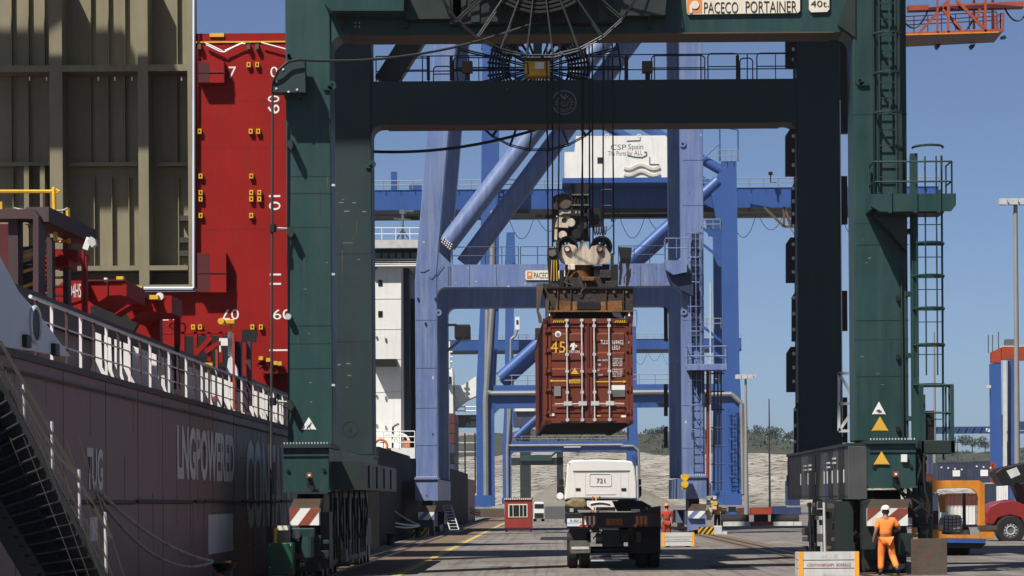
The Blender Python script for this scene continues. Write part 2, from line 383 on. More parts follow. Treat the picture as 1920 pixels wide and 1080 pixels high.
for x in (-6.55, -5.95, 8.1, 8.75):
    struct(MB().box(x-.04, 20, .004, x+.04, 700, .018).build('crane_rail', 'steel'))
    struct(MB().box(x-.16, 20, .003, x-.07, 700, .0085).build('rail_groove', 'black'))
# quarry face and hill behind the port
def hnoise(x, s=0):
    return math.sin(x*.031+s)+.6*math.sin(x*.083+1.7*s)+.35*math.sin(x*.21+2.3*s)+.2*math.sin(x*.47+s)
def grid(name, mat, xs, rows, fn):
    b = MB(); nx = len(xs)
    for j in range(rows):
        for x in xs: b.v.append(fn(x, j))
    for j in range(rows-1):
        for i in range(nx-1): k = j*nx+i; b.f.append((k, k+1, k+nx+1, k+nx))
    return struct(b.build(name, mat, smooth=True, angle=60))
CX = [-330+i*3.0 for i in range(330)]
def cliff_top(x): return 16.0+1.1*hnoise(x, 1)+(0 if x < 85 else -min(9, (x-85)*.25))
def cliff_fn(x, j):
    rr = random.Random(int(x*7)+j*131); t = j/15
    ledge = 1.0*math.floor(t*4)/4+2.5*t
    return (x, 905+ledge+hnoise(x*1.7, j*.33)*.35+rr.uniform(-.4, .4), -.5+t*(cliff_top(x)+.5)+rr.uniform(-.25, .25)*(0 < j < 15))
grid('quarry_cliff', 'limestone', CX, 16, cliff_fn)
def hill_fn(x, j):
    rr = random.Random(int(x*5)+j*57); t = j/24
    h = cliff_top(x)-.6+t**.8*(16.5+1.2*hnoise(x*.35, 4))+rr.uniform(-.4, .4)
    if j == 24: h = cliff_top(x)-6
    return (x, 910+t*330, h)
grid('hill', 'scrub', CX, 25, hill_fn)
def spoil_fn(x, j):
    t = j/8; u = (x-14)/26
    return (x, 898+t*9, max(0, (1-abs(u)))**.8*(1-(1-t)**1.5)*12.5*t**.4-.3+hnoise(x*4, j)*.25*t)
M('scree', (.23,.21,.175), .95, 0, .25, .3, ((.42,.40,.36), .35), .6, .4, 2)
grid('scree_slope', 'scree', [-12+i*1.0 for i in range(53)], 9, spoil_fn)
# scrub bushes along the ridge
def crown(b, c, rx, rz, n, size, rnd):
    for _ in range(n):
        while True:
            p = Vector((rnd.uniform(-1,1), rnd.uniform(-1,1), rnd.uniform(-1,1)))
            if p.length < 1 and p.length > .35: break
        q = Vector((c[0]+p.x*rx, c[1]+p.y*rx, c[2]+p.z*rz)); u = Vector((rnd.gauss(0,1), rnd.gauss(0,1), rnd.gauss(0,1))).normalized(); w = u.orthogonal().normalized()
        s = size*rnd.uniform(.6, 1.4); k = len(b.v)
        b.v += [tuple(q+u*s), tuple(q+w*s*.7), tuple(q-u*s), tuple(q-w*s*.7)]; b.f.append((k, k+1, k+2, k+3))
def tree(px, py_base, hpx, d, label, mat='leaf_dark', wf=.6, seed=0):
    rnd = random.Random(seed); p = P(px, py_base+6, d); h = (hpx+6)*d/F
    t = thing('tree', label, 'tree', tuple(p), 'trees on the ridge')
    tb = MB().tube(p-Vector((0,0,2)), p+Vector((0,0,h*.5)), h*.035, 6, h*.02)
    for i in range(4):
        a = rnd.uniform(0, 6.28); tb.tube(p+Vector((0,0,h*.3)), p+Vector((math.cos(a)*h*wf*.4, math.sin(a)*h*.3, h*rnd.uniform(.55,.8))), h*.018, 5, h*.008)
    tb.build('trunk', 'bark', t)
    b = MB()
    for i in range(6):
        c = (p.x+rnd.uniform(-.55,.55)*h*wf, p.y+rnd.uniform(-.4,.4)*h*wf, p.z+h*rnd.uniform(.18,.72)); crown(b, c, h*wf*rnd.uniform(.3,.5), h*rnd.uniform(.2,.3), 90, h*.055, rnd)
    b.build('crown', mat, t)
    return t
TREES = [(1388,822,26,'wide dark tree just left of the twin light mast on the ridge'),(1408,823,19,'low dark tree on the ridge just right of the twin light mast'),
 (1436,820,24,'rounded dark tree on the ridge behind the thin mast'),(1455,819,21,'dark tree on the ridge just right of the thin mast'),(1481,820,22,'dark ridge tree beside the black crane leg'),
 (1222,818,20,'dark ridge tree seen right of the hanging container'),(1243,818,22,'dark ridge tree seen beside the black blue-crane leg'),
 (1795,833,20,'pale green ridge tree below the far blue beam'),(1823,834,24,'taller ridge tree below the far blue beam near the blue gantry'),(1847,834,17,'small ridge tree touching the blue gantry leg')]
for i, (x, y, h, lab) in enumerate(TREES): tree(x, y, h, 1190, lab, 'leaf' if x > 1700 else 'leaf_dark', 1.1, i)
# low scrub spread over the slope
rb = MB(); rnd = random.Random(5)
for _ in range(520):
    x = rnd.uniform(-10, 200); t = rnd.uniform(.03, .95); z = cliff_top(x)-.6+t**.8*(16.5+1.2*hnoise(x*.35, 4)); s = rnd.uniform(.5, 1.5)
    crown(rb, (x, 910+t*330, z+s*.3), s*1.6, s*.8, 14, s*.35, rnd)
o = rb.build('scrub_bushes', 'leaf_dark'); struct(o, 'stuff'); tag(o, 'low dark scrub bushes scattered over the hillside', 'bushes')
# ================================================================== green portal crane (nearest)
D1, D2 = 75.3, 92.4
XL0, XL1, XR0, XR1 = -7.02, -5.82, 8.10, 9.52
G = thing('quay_crane', 'dark green portal crane nearest the camera, spanning the quay', 'crane', (1.2, 84, 0))
def reel(parent, c, Rm, mat='green_dark', n=26):
    x, y, z = c; b = MB()
    pts = [(x+Rm*math.cos(2*math.pi*i/n), y, z+Rm*math.sin(2*math.pi*i/n)) for i in range(n)]
    b.disc(c, .3, .6, 'y', 20)
    r_ = b.build('cable_reel', mat, parent)
    for dy in (-.22, .22): MB().path([(p[0], p[1]+dy, p[2]) for p in pts], .020, 5, True).build('rim', 'black', r_)
    for i in range(n):
        a = 2*math.pi*i/n; q = MB()
        for dy in (-.22, .22): q.tube((x+.2*math.cos(a), y+dy, z+.2*math.sin(a)), (x+Rm*math.cos(a), y+dy*1.0, z+Rm*math.sin(a)), .028, 5)
        q.build('spoke', mat, r_)
    cb = MB()
    for k in range(7): cb.annulus(c, Rm*(.36+.038*k), Rm*(.36+.038*k+.024), y-.17, y+.17, 36)
    for k in range(48):
        a = 2*math.pi*k/48; ca, sa = math.cos(a), math.sin(a)
        cb.bar((x+ca*Rm*.35, y+.12, z+sa*Rm*.35), (x+ca*Rm*.63, y+.12, z+sa*Rm*.63), .1, .07)
    cb.build('cable_coil', 'black', r_)
    return r_
def portal(d, tz, bz0, bz1, mat, fr):
    for x0, x1, lab in ((XL0, XL1, None), (XR0, XR1, None)):
        MB().box(x0, d, 3.5, x1, d+1.5, 36).build('leg', mat, G, bevel=.035)
    xa, xb, r = XL1-.02, XR0+.02, .34
    poly = [(xa, bz1), (xa, bz0-r)]+arc(xa+.02+r, bz0-r, r, 180, 90)+arc(xb-.02-r, bz0-r, r, 90, 0)+[(xb, bz0-r), (xb, bz1)]
    MB().prism(poly, d+.06, d+1.42).build('portal_beam', mat, G)
portal(D1, 0, 14.42, 15.95, 'green', 0)
portal(D2, 0, 14.30, 15.72, 'green_grey', 1)
# beam flanges, joints and lifting eyes
for x0, x1 in ((XL1+.5, XR0-.5),):
    MB().box(x0, D2+.0, 14.27, x1, D2+1.46, 14.30).build('flange', 'rust_plate', G)
    MB().box(x0, D1+.0, 14.39, x1, D1+1.46, 14.42).build('flange', 'rust_plate', G)
for x in (XL0, XR0):
    for z in (9.3, 6.2, 12.2):
        MB().box(x-.004, D1-.006, z, x+(1.21 if x < 0 else 1.43), D1, z+.02).build('weld_seam', 'green_grey', G)
def eye(px, py, d, s=1):
    c = P(px, py, d); b = MB().annulus((c.x, 0, c.z), .05, .12, d-.03, d+.03, 14)
    b.box(c.x-.02 if s > 0 else c.x-.22, d-.03, c.z-.12, c.x+.22 if s > 0 else c.x+.02, d+.03, c.z-.02)
    b.build('lifting_eye', 'green', G)
eye(622, 160, D1-.05, -1); eye(1612, 152, D1-.05); eye(698, 308, D2-.05, -1)
# longitudinal beams and the upper works above the frame
for x0, x1, z0 in ((XL0+.15, XL1-.15, 25.0), (XR0+.15, XR1-.15, 17.2)):
    MB().box(x0, D1+1.5, z0, x1, D2, z0+1.5).build('side_beam', 'green', G)
MB().box(-50, 80.8, 33.0, 12, 91.5, 34.8).build('boom', 'green', G)  # unseen boom, sized so its shade covers the far beam
MB().prism_z([(-7.6, 73.2), (-4.3, 73.2), (1.3, 80.9), (1.3, 91), (-7.6, 91)], 34.82, 40.5).build('machinery_house', 'green_grey', G, bevel=.1)  # unseen house, plan cut so its shade falls on the far right leg
# near-beam walkway (upper left), hangers and bolted joint
w = MB().pprism([(607, -30), (607, 6), (621, 20), (757, 20), (757, -30)], D1-1.15, 1.15); w.build('walkway', 'green', G)
for x in (641, 760, 1218): MB().pbox(x-3, 22, x+3, 52, D1-.25, .2).build('hanger', 'black', G)
for i in range(2):
    for j in range(2): MB().disc(P(666+i*8, 43+j*7, D1+.04), .02, .03, 'y', 8).build('bolt', 'galv', G)
MB().pbox(660, 39, 688, 53, D1+.045, .02).build('splice_plate', 'green', G)
MB().box(PX(845,20,D1), D1-.45, 14.62, PX(1165,20,D1), D1+.0, 16.4).build('reel_housing', 'black', G)
for k in range(9): MB().box(PX(850+k*34,20,D1), D1-.5, 14.66, PX(866+k*34,20,D1), D1-.45, 15.9).build('housing_louvre', 'green_dark', G)
# dark machinery behind the near reel
MB().box(PX(762,20,D1), D1-.5, 14.75, PX(875,20,D1), D1+.0, 16.2).build('reel_bracket', 'green_dark', G)
MB().box(PX(1150,20,D1), D1-.5, 14.8, PX(1248,20,D1), D1+.0, 16.2).build('reel_bracket', 'green_dark', G)
ca = P(1011, -100, D1-.95); reel(G, (ca.x, D1-.95, ca.z), 2.9)
cb_ = P(1010, 128, D2+1.9); reel(G, (cb_.x, D2+1.9, cb_.z), 2.74)
# far-beam walkway railing, flood lights, motor box
z = 15.72
def hoopseg(x0, x1, zt, zb=.02):
    q = MB(); r = .12; dx = PX(x0, 120, D2); ex = PX(x1, 120, D2)
    pts = [(dx, z+zb)]+[(dx, z+zt-r)]+arc(dx+r, z+zt-r, r, 180, 90, 4)+arc(ex-r, z+zt-r, r, 90, 0, 4)+[(ex, z+zb)]
    q.path([(p[0], D2+.2, p[1]) for p in pts], .022, 5)
    q.tube((dx, D2+.2, z+zt*.5), (ex, D2+.2, z+zt*.5), .02, 5)
    n_ = max(1, round((ex-dx)/.75))
    for i in range(1, n_): q.tube((dx+(ex-dx)*i/n_, D2+.2, z), (dx+(ex-dx)*i/n_, D2+.2, z+zt), .016, 5)
    q.build('railing', 'blue_violet_dark', G)
for x0, x1, zt in ((752,803,.78),(812,846,.5),(850,945,.78),(1095,1172,.78),(1222,1322,.80),(1328,1385,.86),(1388,1412,.7),(1420,1490,.86)): hoopseg(x0, x1, zt)
railing(G, [(PX(705,100,D2+1.2), D2+1.2, z), (PX(1488,100,D2+1.2), D2+1.2, z)], 1.0, .02, 'green_dark', 1.5)
q = MB()
for x in (803, 846, 1175, 1383): q.pbox(x-3, 104, x+3, 150, D2+.1, .1)
q.build('railing_post', 'black', G)
for x in (876, 1214):
    fl = MB().pbox(x-10, 114, x+10, 136, D2-.1, .3).build('flood_light', 'rust_plate', G, bevel=.02)
    MB().pbox(x-4, 136, x+5, 150, D2, .15).build('bracket', 'black', fl)
mb_ = MB().pbox(984, 112, 1031, 142, D2-.5, .7).build('reel_motor', 'yellow', G, bevel=.04)
MB().pbox(1003, 116, 1020, 129, D2-.62, .12).build('junction_box', 'white_paint', mb_, bevel=.01)
MB().path([P(985,118,D2-.53), P(989,118,D2-.53), P(991,138,D2-.53), P(985,140,D2-.53)], .02, 5).build('conduit', 'black', mb_)
MB().pbox(1000, 72, 1016, 110, D2-.2, .4).build('gear_column', 'green', G)
MB().pbox(982, 108, 1034, 113, D2-.6, .8).build('motor_lid', 'black', mb_)
# round port emblem on the far beam
em = P(1058, 192, D2+.045); eb = MB().annulus((em.x, 0, em.z), .37, .40, D2+.035, D2+.06, 40)
for k in range(-3, 4): eb.tube((em.x+k*.03, D2+.045, em.z-.16+abs(k)*.02), (em.x+k*.055, D2+.045, em.z+.04), .008, 4)
eb.ring((em.x, D2+.045, em.z-.02), .22, .012, 'y', 14, 4, R(200), R(340)); eb.ring((em.x, D2+.045, em.z-.02), .28, .012, 'y', 14, 4, R(205), R(335))
for s in (-1, 1):
    for dz in (0, .07, .13): eb.tube((em.x+s*.2, D2+.045, em.z-.08+dz*.8), (em.x+s*.3, D2+.045, em.z-.06+dz*.8), .012, 4)
eb.tube((em.x-.02, D2+.045, em.z+.12), (em.x+.06, D2+.045, em.z+.28), .02, 4); eb.tube((em.x-.14, D2+.045, em.z+.28), (em.x+.02, D2+.045, em.z+.1), .03, 4); eb.tube((em.x+.02, D2+.045, em.z+.14), (em.x+.13, D2+.045, em.z+.2), .02, 4)
ebo = eb.build('round_emblem', 'logo_grey', G)
for s in (-1, 1): text('P', em.x+s*.2, D2+.04, em.z+.09, .06, .1, 'logo_grey', ebo)
# name plate and load plate on the near beam
pl = MB().pprism([(1286, -22), (1288, 24), (1290, 27), (1496, 24), (1500, 20), (1500, -22)], D1-.02, .07).build('name_plate', 'sign_cream', G)
ptext('PACECO', 1320, 4, 1384, 25, D1-.02, 'text_black', pl); ptext('PORTAINER', 1398, 2, 1494, 24, D1-.02, 'text_black', pl)
lg = MB(); lg.pbox(1288, -14, 1316, 24, D1-.03, .02); lg.build('logo_patch', 'orange_logo', pl)
lg2 = MB(); c = P(1303, 9, D1-.045); lg2.disc((c.x, c.y, c.z), .11, .02, 'y', 20); lg2.pbox(1293, 9, 1298, 24, D1-.05, .02); lg2.build('logo_patch', 'sign_cream', pl)
lp = MB().pprism([(1517, -20), (1517, 18), (1521, 23), (1551, 22), (1555, 17), (1555, -20)], D1-.02, .07).build('load_plate', 'sign_cream', G)
ptext('40t.', 1520, 1, 1554, 13, D1-.02, 'text_black', lp)
MB().pprism([(1571, 47), (1590, -10), (1604, -10), (1604, 70)], D1-.05, .2).build('corner_gusset', 'green_dark', G)
# trailing cable of the near reel: guide horn, drop cable, stay arms
gh = MB().pprism([(511, 173), (514, 150), (523, 130), (536, 117), (552, 111), (571, 112), (573, 173)], D1-.75, .55).build('cable_guide', 'green_grey', G)
for x, y in ((531,130),(519,153),(518,166),(541,172),(557,168)): MB().disc(P(x, y, D1-.76), .03, .03, 'y', 10).build('bolt', 'galv', gh)
MB().pbox(533, 175, 541, 184, D1-.6, .2).build('roller', 'black', gh); MB().pbox(560, 175, 566, 184, D1-.6, .2).build('roller', 'black', gh)
def sag(pa, pb, s, n=14): 
    pa, pb = Vector(pa), Vector(pb); return [pa.lerp(pb, i/n)-Vector((0,0,s*4*(i/n)*(1-i/n))) for i in range(n+1)]
MB().path(sag(P(1004, 42, D1-.9), P(560, 112, D1-.9), .35)+[P(540, 116, D1-.9), P(522, 132, D1-.9), P(513, 152, D1-.8), P(511, 175, D1-.6)], .035, 6).build('trailing_cable', 'cable', G)
MB().path(sag(P(1005, 243, D2+1.6), P(694, 284, D2+1.6), .25), .05, 6).build('trailing_cable', 'cable', G)
b = MB(); b.tube(P(511, 175, D1-.5), P(508, 1005, D1-.5), .036, 8); b.build('drop_cable', 'rope_dark', G)
for y in (428, 753):
    c = P(512, y, D1-.5); s = MB().disc(c, .09, .2, 'z', 12).build('cable_clamp', 'black', G)
    MB().tube(c, P(545, y+2, D1-.1), .035, 6).build('stay_arm', 'white_paint', s)
    MB().pprism([(538, y-2), (545, y-3), (552, y+8), (546, y+18), (539, y+12)], D1-.35, .33).build('stay_bracket', 'green_dark', s)
MB().pprism([(536, 264), (548, 262), (549, 274), (546, 282), (540, 275)], D1-.45, .43).build('stay_bracket', 'green_dark', G)
MB().disc(P(541, 594, D1-.12), .08, .25, 'y', 14).build('lamp', 'galv', G)
for y in (100, 102):
    MB().pbox(539, y, 543, y+10, D1-.1, .1).build('lug', 'black', G)
# warning triangles
def tri(x, y0, w, h, d, mat, parent, border='text_white', off=0):
    MB().pprism([(x, y0), (x-w/2, y0+h), (x+w/2, y0+h)], d-.012-off, .01).build('warning_sign', border, parent)
    return MB().pprism([(x, y0+h*.10), (x-w*.43, y0+h*.955), (x+w*.43, y0+h*.955)], d-.02-off, .006).build('sign_face', mat, parent)
t_ = tri(579, 782, 29, 24, D1, 'text_white', G)
pb = MB(); d = D1-.03
pb.tube(P(578,799,d), P(582,795,d), .014, 5); pb.tube(P(575,803,d), P(578,799,d), .010, 5); pb.tube(P(579,799,d), P(582,803,d), .010, 5); pb.disc(P(583,793,d), .018, .01, 'y', 10); pb.build('pictogram', 'text_black', G)
tri(1648, 753, 26, 24, D1, 'text_white', G)
pb = MB()
for i in range(3): pb.tube(P(1643+i*2,770+i,d), P(1649+i*2,768+i*1.5,d), .013, 5)
pb.build('pictogram', 'text_black', G)
tri(1650, 781, 32, 27, D1, 'yellow_tri', G, 'yellow_tri')
# stencilled 4 in a circle on the far left leg
c4 = P(657, 805, D2); MB().annulus((c4.x, 0, c4.z), .24, .255, D2-.008, D2-.002, 28).build('stencil_ring', 'green_dark', G)
text('4', c4.x, D2-.006, c4.z-.02, .09, .2, 'green_dark', G)
for x, y, w_, h_ in ((650,395,10,2),(683,396,8,2),(636,683,6,2),(653,681,8,2),(655,703,7,2),(640,379,9,1.5),(664,379,7,2),(652,455,18,1)):
    MB().pbox(x-w_/2, y, x+w_/2, y+h_, D2-.006, .006).build('paint_scrape', 'logo_grey', G)
# ---------------- sills, bogies, wheels
def corner(x0, x1, ny, left):
    sgn = 1 if left else -1; xc = (x0+x1)/2
    # bogie pairs near and far under the sill
    for k, yb in enumerate((74.1, 77.4, 88.2, 91.5)):
        bg_ = MB().prism_x([(yb, .55), (yb+.15, 1.05), (yb+.6, 1.45), (yb+2.0, 1.45), (yb+2.45, 1.05), (yb+2.6, .55)], xc-.42, xc+.42).build('bogie', 'green_dark', G)
        for yy in (yb+.55, yb+2.05):
            wh = MB().disc((xc-.28*sgn, yy, .37), .36, .16, 'x', 24).disc((xc-.28*sgn, yy, .37), .41, .05, 'x', 24).build('wheel', 'steel', bg_)
            MB().disc((xc+.28*sgn, yy, .37), .36, .16, 'x', 24).build('wheel', 'steel', bg_)
    for yb in (75.7, 89.8):
        MB().prism_x([(yb-1.1, 1.46), (yb-.5, 2.2), (yb+2.9, 2.2), (yb+3.4, 1.46)], xc-.35, xc+.35).build('equaliser', 'green_dark', G)
for left, x0, x1 in ((True, XL0, XL1), (False, XR0+.2, XR1)):
    corner(x0, x1, 0, left)
    sl = MB().box(x0, 73.9, 2.28, x1, 94.2, 3.40).build('sill_beam', 'green', G, bevel=.02)
    MB().box(x0-.05, 73.8, 3.40, x1+.05, 77.1, 3.50).build('flange', 'green_grey', sl)
    MB().box(x0-.05, 92.2, 3.40, x1+.05, 94.1, 3.50).build('flange', 'green_grey', sl)
    for i in range(15): MB().disc((x0+(x1-x0)*(i+.5)/15, 73.85, 3.525), .02, .05, 'z', 6).build('bolt', 'galv', sl)
    MB().box(x0+.0, 73.86, 3.18, x1, 73.9, 3.22).build('rib', 'green', sl)
    MB().box(x0-.03, 73.82, 2.24, x1+.03, 73.9, 2.30).build('rib', 'green', sl)
    for xx in (x0+.12, x1-.14):
        MB().disc((xx, 73.88, 2.82), .05, .06, 'y', 8).build('lug', 'black', sl)
SILLS = [o for o in G.children if o.name.startswith('sill_beam')]
MB().box(XL1, 74.9, 2.3, XL1+.75, 92.2, 3.05).build('side_cabinet', 'green_dark', G)
for y in (78, 81.5, 85, 88.5):
    MB().box(XL1+.75, y, 2.36, XL1+.80, y+2.6, 2.98).build('cabinet_door', 'green_dark', G)
def anemo(px, py, d):
    b_ = MB().pbox(px-5, py-5, px+5, py+5, d, .1).build('beacon', 'red_stripe', G)
    MB().pbox(px-2, py-2, px+2, py+2, d-.02, .02).build('lens', 'text_white', b_)
    MB().pprism([(px-4, py+5), (px+4, py+5), (px+10, py+24), (px+6, py+30), (px-4, py+22)], d+.12, .3).build('buffer_arm', 'black', b_)
anemo(580, 891, 73.3); anemo(1680, 889, 73.3)
tri(1653, 846, 30, 25, 73.86, 'yellow_tri', SILLS[1], 'yellow_tri')
# striped noses
def striped(x0, x1, ytop, y0, y1, d, mats, n, lean, parent):
    MB().pprism([(x0, y0), (x0+8, ytop), (x1+4, ytop), (x1, y0)], d+.05, .8).build('nose_block', 'rust_plate', parent)
    MB().pbox(x0, y0, x1, y1, d, .7).build('nose_plate', mats[0], parent)
    w_ = (x1-x0)
    for i in range(n):
        xa = x0-lean+i*(w_+lean)/n*1.0; xb = xa+(w_+lean)/n*.5
        pts = [(xa, y1), (xb, y1), (xb+lean, y0), (xa+lean, y0)]
        # clip to the plate
        def clip(pts, xm, sign):
            out = []
            for k in range(len(pts)):
                p, q = pts[k], pts[(k+1)%len(pts)]
                ip, iq = sign*(p[0]-xm) >= 0, sign*(q[0]-xm) >= 0
                if ip: out.append(p)
                if ip != iq: t = (xm-p[0])/(q[0]-p[0]); out.append((xm, p[1]+t*(q[1]-p[1])))
            return out
        pts = clip(clip(pts, x0, 1), x1, -1)
        if len(pts) > 2: MB().pprism(pts, d-.008, .006).build('stripe', mats[1], parent)
striped(543, 598, 935, 953, 985, 73.2, ('white_paint', 'red_stripe'), 2, 24, G)
striped(1626, 1702, 936, 953, 986, 73.25, ('white_paint', 'red_stripe'), 2, 40, G)
MB().pprism([(1618, 1030), (1618, 940), (1640, 935), (1662, 955), (1640, 1030)], 73.4, .6).build('nose_side', 'green_dark', G)
# left drive, oil box, wheel chock
dr = MB().pbox(545, 990, 590, 1012, 73.0, .8).build('drive_gearbox', 'green', G, bevel=.03)
MB().disc(P(556, 1003, 72.9), .11, .3, 'y', 16).build('gear_cap', 'steel', dr)
MB().tube(P(577, 1006, 72.9), P(577, 1045, 72.9), .17, 14).build('drive_motor', 'green', dr)
MB().pbox(548, 1014, 600, 1072, 73.4, 1.2).build('wheel_guard', 'green_dark', G, bevel=.03)
MB().pbox(600, 960, 618, 1066, 73.6, 1.0).build('wheel_guard', 'black', G)
ob = MB().pbox(502, 1018, 549, 1078, 71.9, .7); obo = ob.build('oil_box', 'green_box', G, bevel=.02)
for x, y in ((506,1022),(545,1022),(506,1064),(545,1064)): MB().disc(P(x, y, 71.88), .015, .02, 'y', 8).build('bolt', 'galv', obo)
MB().pbox(514, 990, 519, 1020, 72.4, .1).build('marker_post', 'yellow', G); MB().pbox(520, 986, 540, 994, 72.6, .5).build('bracket', 'sign_cream', G)
MB().pbox(499, 986, 510, 1020, 72.6, .3).build('limit_switch', 'black', G)
MB().pbox(637, 1030, 650, 1056, 79.5, .3).build('rail_brake', 'steel', G); MB().pbox(630, 1054, 655, 1062, 79.2, .6).build('wheel_chock', 'rust_plate', G)
MB().pbox(630, 940, 634, 1006, 79, .1).build('conduit', 'galv', G)
# right side: cabinets along the inner face of the sill
for y0, y1, m_ in ((74.4,75.3,'grey_panel'),(75.34,76.9,'black'),(76.94,78.4,'grey_panel'),(78.44,79.8,'black'),(79.84,80.7,'cont_blue'),(80.74,83.4,'grey_panel'),(83.44,85.8,'black'),(85.84,88.3,'grey_panel'),(88.34,93.5,'black')):
    cbn = MB().box(7.80, y0, 1.95, XR0+.2, y1, 3.36).build('electrical_cabinet', m_, G, bevel=.015)
    MB().box(7.785, y0+.08, 2.05, 7.80, y1-.08, 3.26).build('cabinet_door', m_, cbn); MB().tube((7.76, y1-.2, 2.4), (7.76, y1-.2, 2.75), .02, 6).build('door_handle', 'galv', cbn)
MB().box(7.76, 74.4, 3.36, XR0+.2, 93.5, 3.44).build('cabinet_roof', 'green_dark', G)
MB().box(7.68, 76.2, .25, 8.3, 80.4, 1.95).build('drive_cabin', 'green_dark', G, bevel=.04); MB().box(7.665, 76.7, .6, 7.68, 79.6, 1.5).build('cabin_window', 'black', G)
MB().box(7.7, 81.0, .3, 8.2, 82.2, 1.9).build('cable_post', 'galv', G)
for y_, z_ in ((86.3,2.95),(84.7,2.95),(79.0,2.95),(77.4,3.05)): MB().box(7.72, y_, z_, 7.78, y_+.5, z_+.05).box(7.72, y_, z_-.12, 7.78, y_+.5, z_-.07).build('door_handle', 'galv', G)
MB().pbox(1568, 940, 1600, 1045, 74.6, .6).build('wheel_guard', 'green_dark', G)
MB().pbox(1620, 985, 1700, 1072, 74.0, .5).build('wheel_guard', 'green_dark', G, bevel=.03)
for x in (1628, 1648, 1668, 1688): MB().disc(P(x, 1058, 73.9), .13, .12, 'y', 18).build('guide_roller', 'rubber', G)
bpo = MB().pbox(1709, 1010, 1776, 1080, 72.6, .12).build('buffer_plate', 'rust_plate', G, bevel=.01)
MB().pbox(1690, 1000, 1712, 1040, 72.9, .6).build('buffer', 'green_dark', G)
# cable machinery on the right of the near right leg
rr_ = random.Random(3)
for k in range(22):
    x = rr_.uniform(1702, 1738); y = rr_.uniform(845, 995); s = rr_.uniform(4, 11)
    MB().pbox(x-s, y-s*.8, x+s, y+s*.8, 74.2+rr_.uniform(0, .6), .3).build('cable_machinery', 'black' if k % 3 else 'green_dark', G)
for k in range(7):
    x = rr_.uniform(1700, 1735); pts = [P(x+rr_.uniform(-8,8)*j, 850+j*24, 74.0) for j in range(6)]
    MB().path(pts, .03, 5).build('hydraulic_hose', 'cable', G)
MB().pbox(1690, 852, 1701, 866, 73.8, .1).build('work_light', 'white_paint', G)
for x0, x1, y0, y1 in ((1722, 1736, 740, 1010), (1741, 1748, 905, 1010)): MB().pbox(x0, y0, x1, y1, 74.9, .2).build('post', 'green', G)
# ladders and platforms of the near right leg
lx = P(1665, 200, D1-.35); ladder(G, lx.x, D1-.12, 10.0, 19.5, 'green_grey', .5, True, .42, cr=.36, r=.03, hoop=1.05)
MB().box(P(1683,200,D1).x, D1-.14, 9.9, P(1690,200,D1).x, D1, 19).build('cable_tray', 'green_dark', G)
MB().tube((P(1637,200,D1).x, D1-.08, 10), (P(1637,200,D1).x, D1-.08, 16), .02, 5).build('conduit', 'cable', G)
px0, px1 = PX(1632, 380, D1-1.2), PX(1792, 380, D1-1.2); zp = PZ(1700, 378, D1-1.2)
pf = MB().prism([(px0, zp+.2), (px0, zp-.12), (px0+.25, zp-.26), (px1-.12, zp-.26), (px1, zp-.1), (px1, zp+.2)], D1-1.25, D1-1.15)
pf.box(px0+.05, D1-1.15, zp-.04, px1-.05, D1+.1, zp).build('platform', 'green', G)
MB().box(px0, D1-1.2, zp-.2, px0+.06, D1, zp+.15).build('toe_board', 'green', G)
MB().box(px0+.2, D1-1.1, zp-.3, px1-.3, D1-.05, zp-.16).build('platform_frame', 'green_dark', G)
railing(G, [(px0+.1, D1-.1, zp), (px0+.1, D1-1.2, zp), (px1-.1, D1-1.2, zp), (px1-.1, D1-.1, zp)], 1.05, .025, 'green', 1.1)
for x in (px0+.5, (px0+px1)/2+.05, px1-.45): MB().box(x-.05, D1-1.3, zp-.3, x+.05, D1-1.25, zp+.3).build('stanchion_plate', 'green', G)
MB().pprism([(1640, 402), (1700, 402), (1700, 470)], D1-.6, .55).build('bracket', 'green_dark', G)
MB().box(PX(1690,375,D1), D1-.5, zp, PX(1698,375,D1), D1-.3, zp+.15).build('work_light', 'white_paint', G)
# caged ladder below the platform
lxx = PX(1742, 560, D1-.6)
L2 = MB()
for dx in (-.42, .38): L2.tube((lxx+dx, D1-.4, 3.0), (lxx+dx, D1-.4, zp+1.3), .05 if dx < 0 else .028, 6)
L2.build('ladder', 'green', G)
pst = MB().box(PX(1711,500,D1)-.09, D1-.5, 1.2, PX(1711,500,D1)+.09, D1-.3, zp+1.35).build('mast_post', 'green', G)
cg = MB()
for y in (276, 457, 518, 579, 647, 722):
    zz = PZ(1742, y, D1-.6); cg.path([(lxx+.40*math.cos(a), D1-.5-.62*math.sin(a), zz) for a in [math.pi*i/10 for i in range(11)]], .035, 5)
    if y > 300: cg.box(lxx-.42, D1-.52, zz-.04, lxx+.42, D1-.46, zz+.04)
for a in (.2, .38, .62, .82, 1):
    q = math.pi*a; cg.tube((lxx+.40*math.cos(q), D1-.5-.62*math.sin(q), 5.2), (lxx+.40*math.cos(q), D1-.5-.62*math.sin(q), zp+1.2), .022, 5)
cg.build('safety_cage', 'green', G)
zz = 3.2
while zz < 9.7: MB().tube((lxx-.42, D1-.4, zz), (lxx+.38, D1-.4, zz), .016, 4).build('rung', 'green_dark', G); zz += .86
for y in (435, 552, 667, 785): 
    c = P(1706, y, D1); MB().box(c.x-.12, D1+.1, c.z-.06, c.x+.15, D1-.3, c.z+.06).build('standoff', 'green', G)
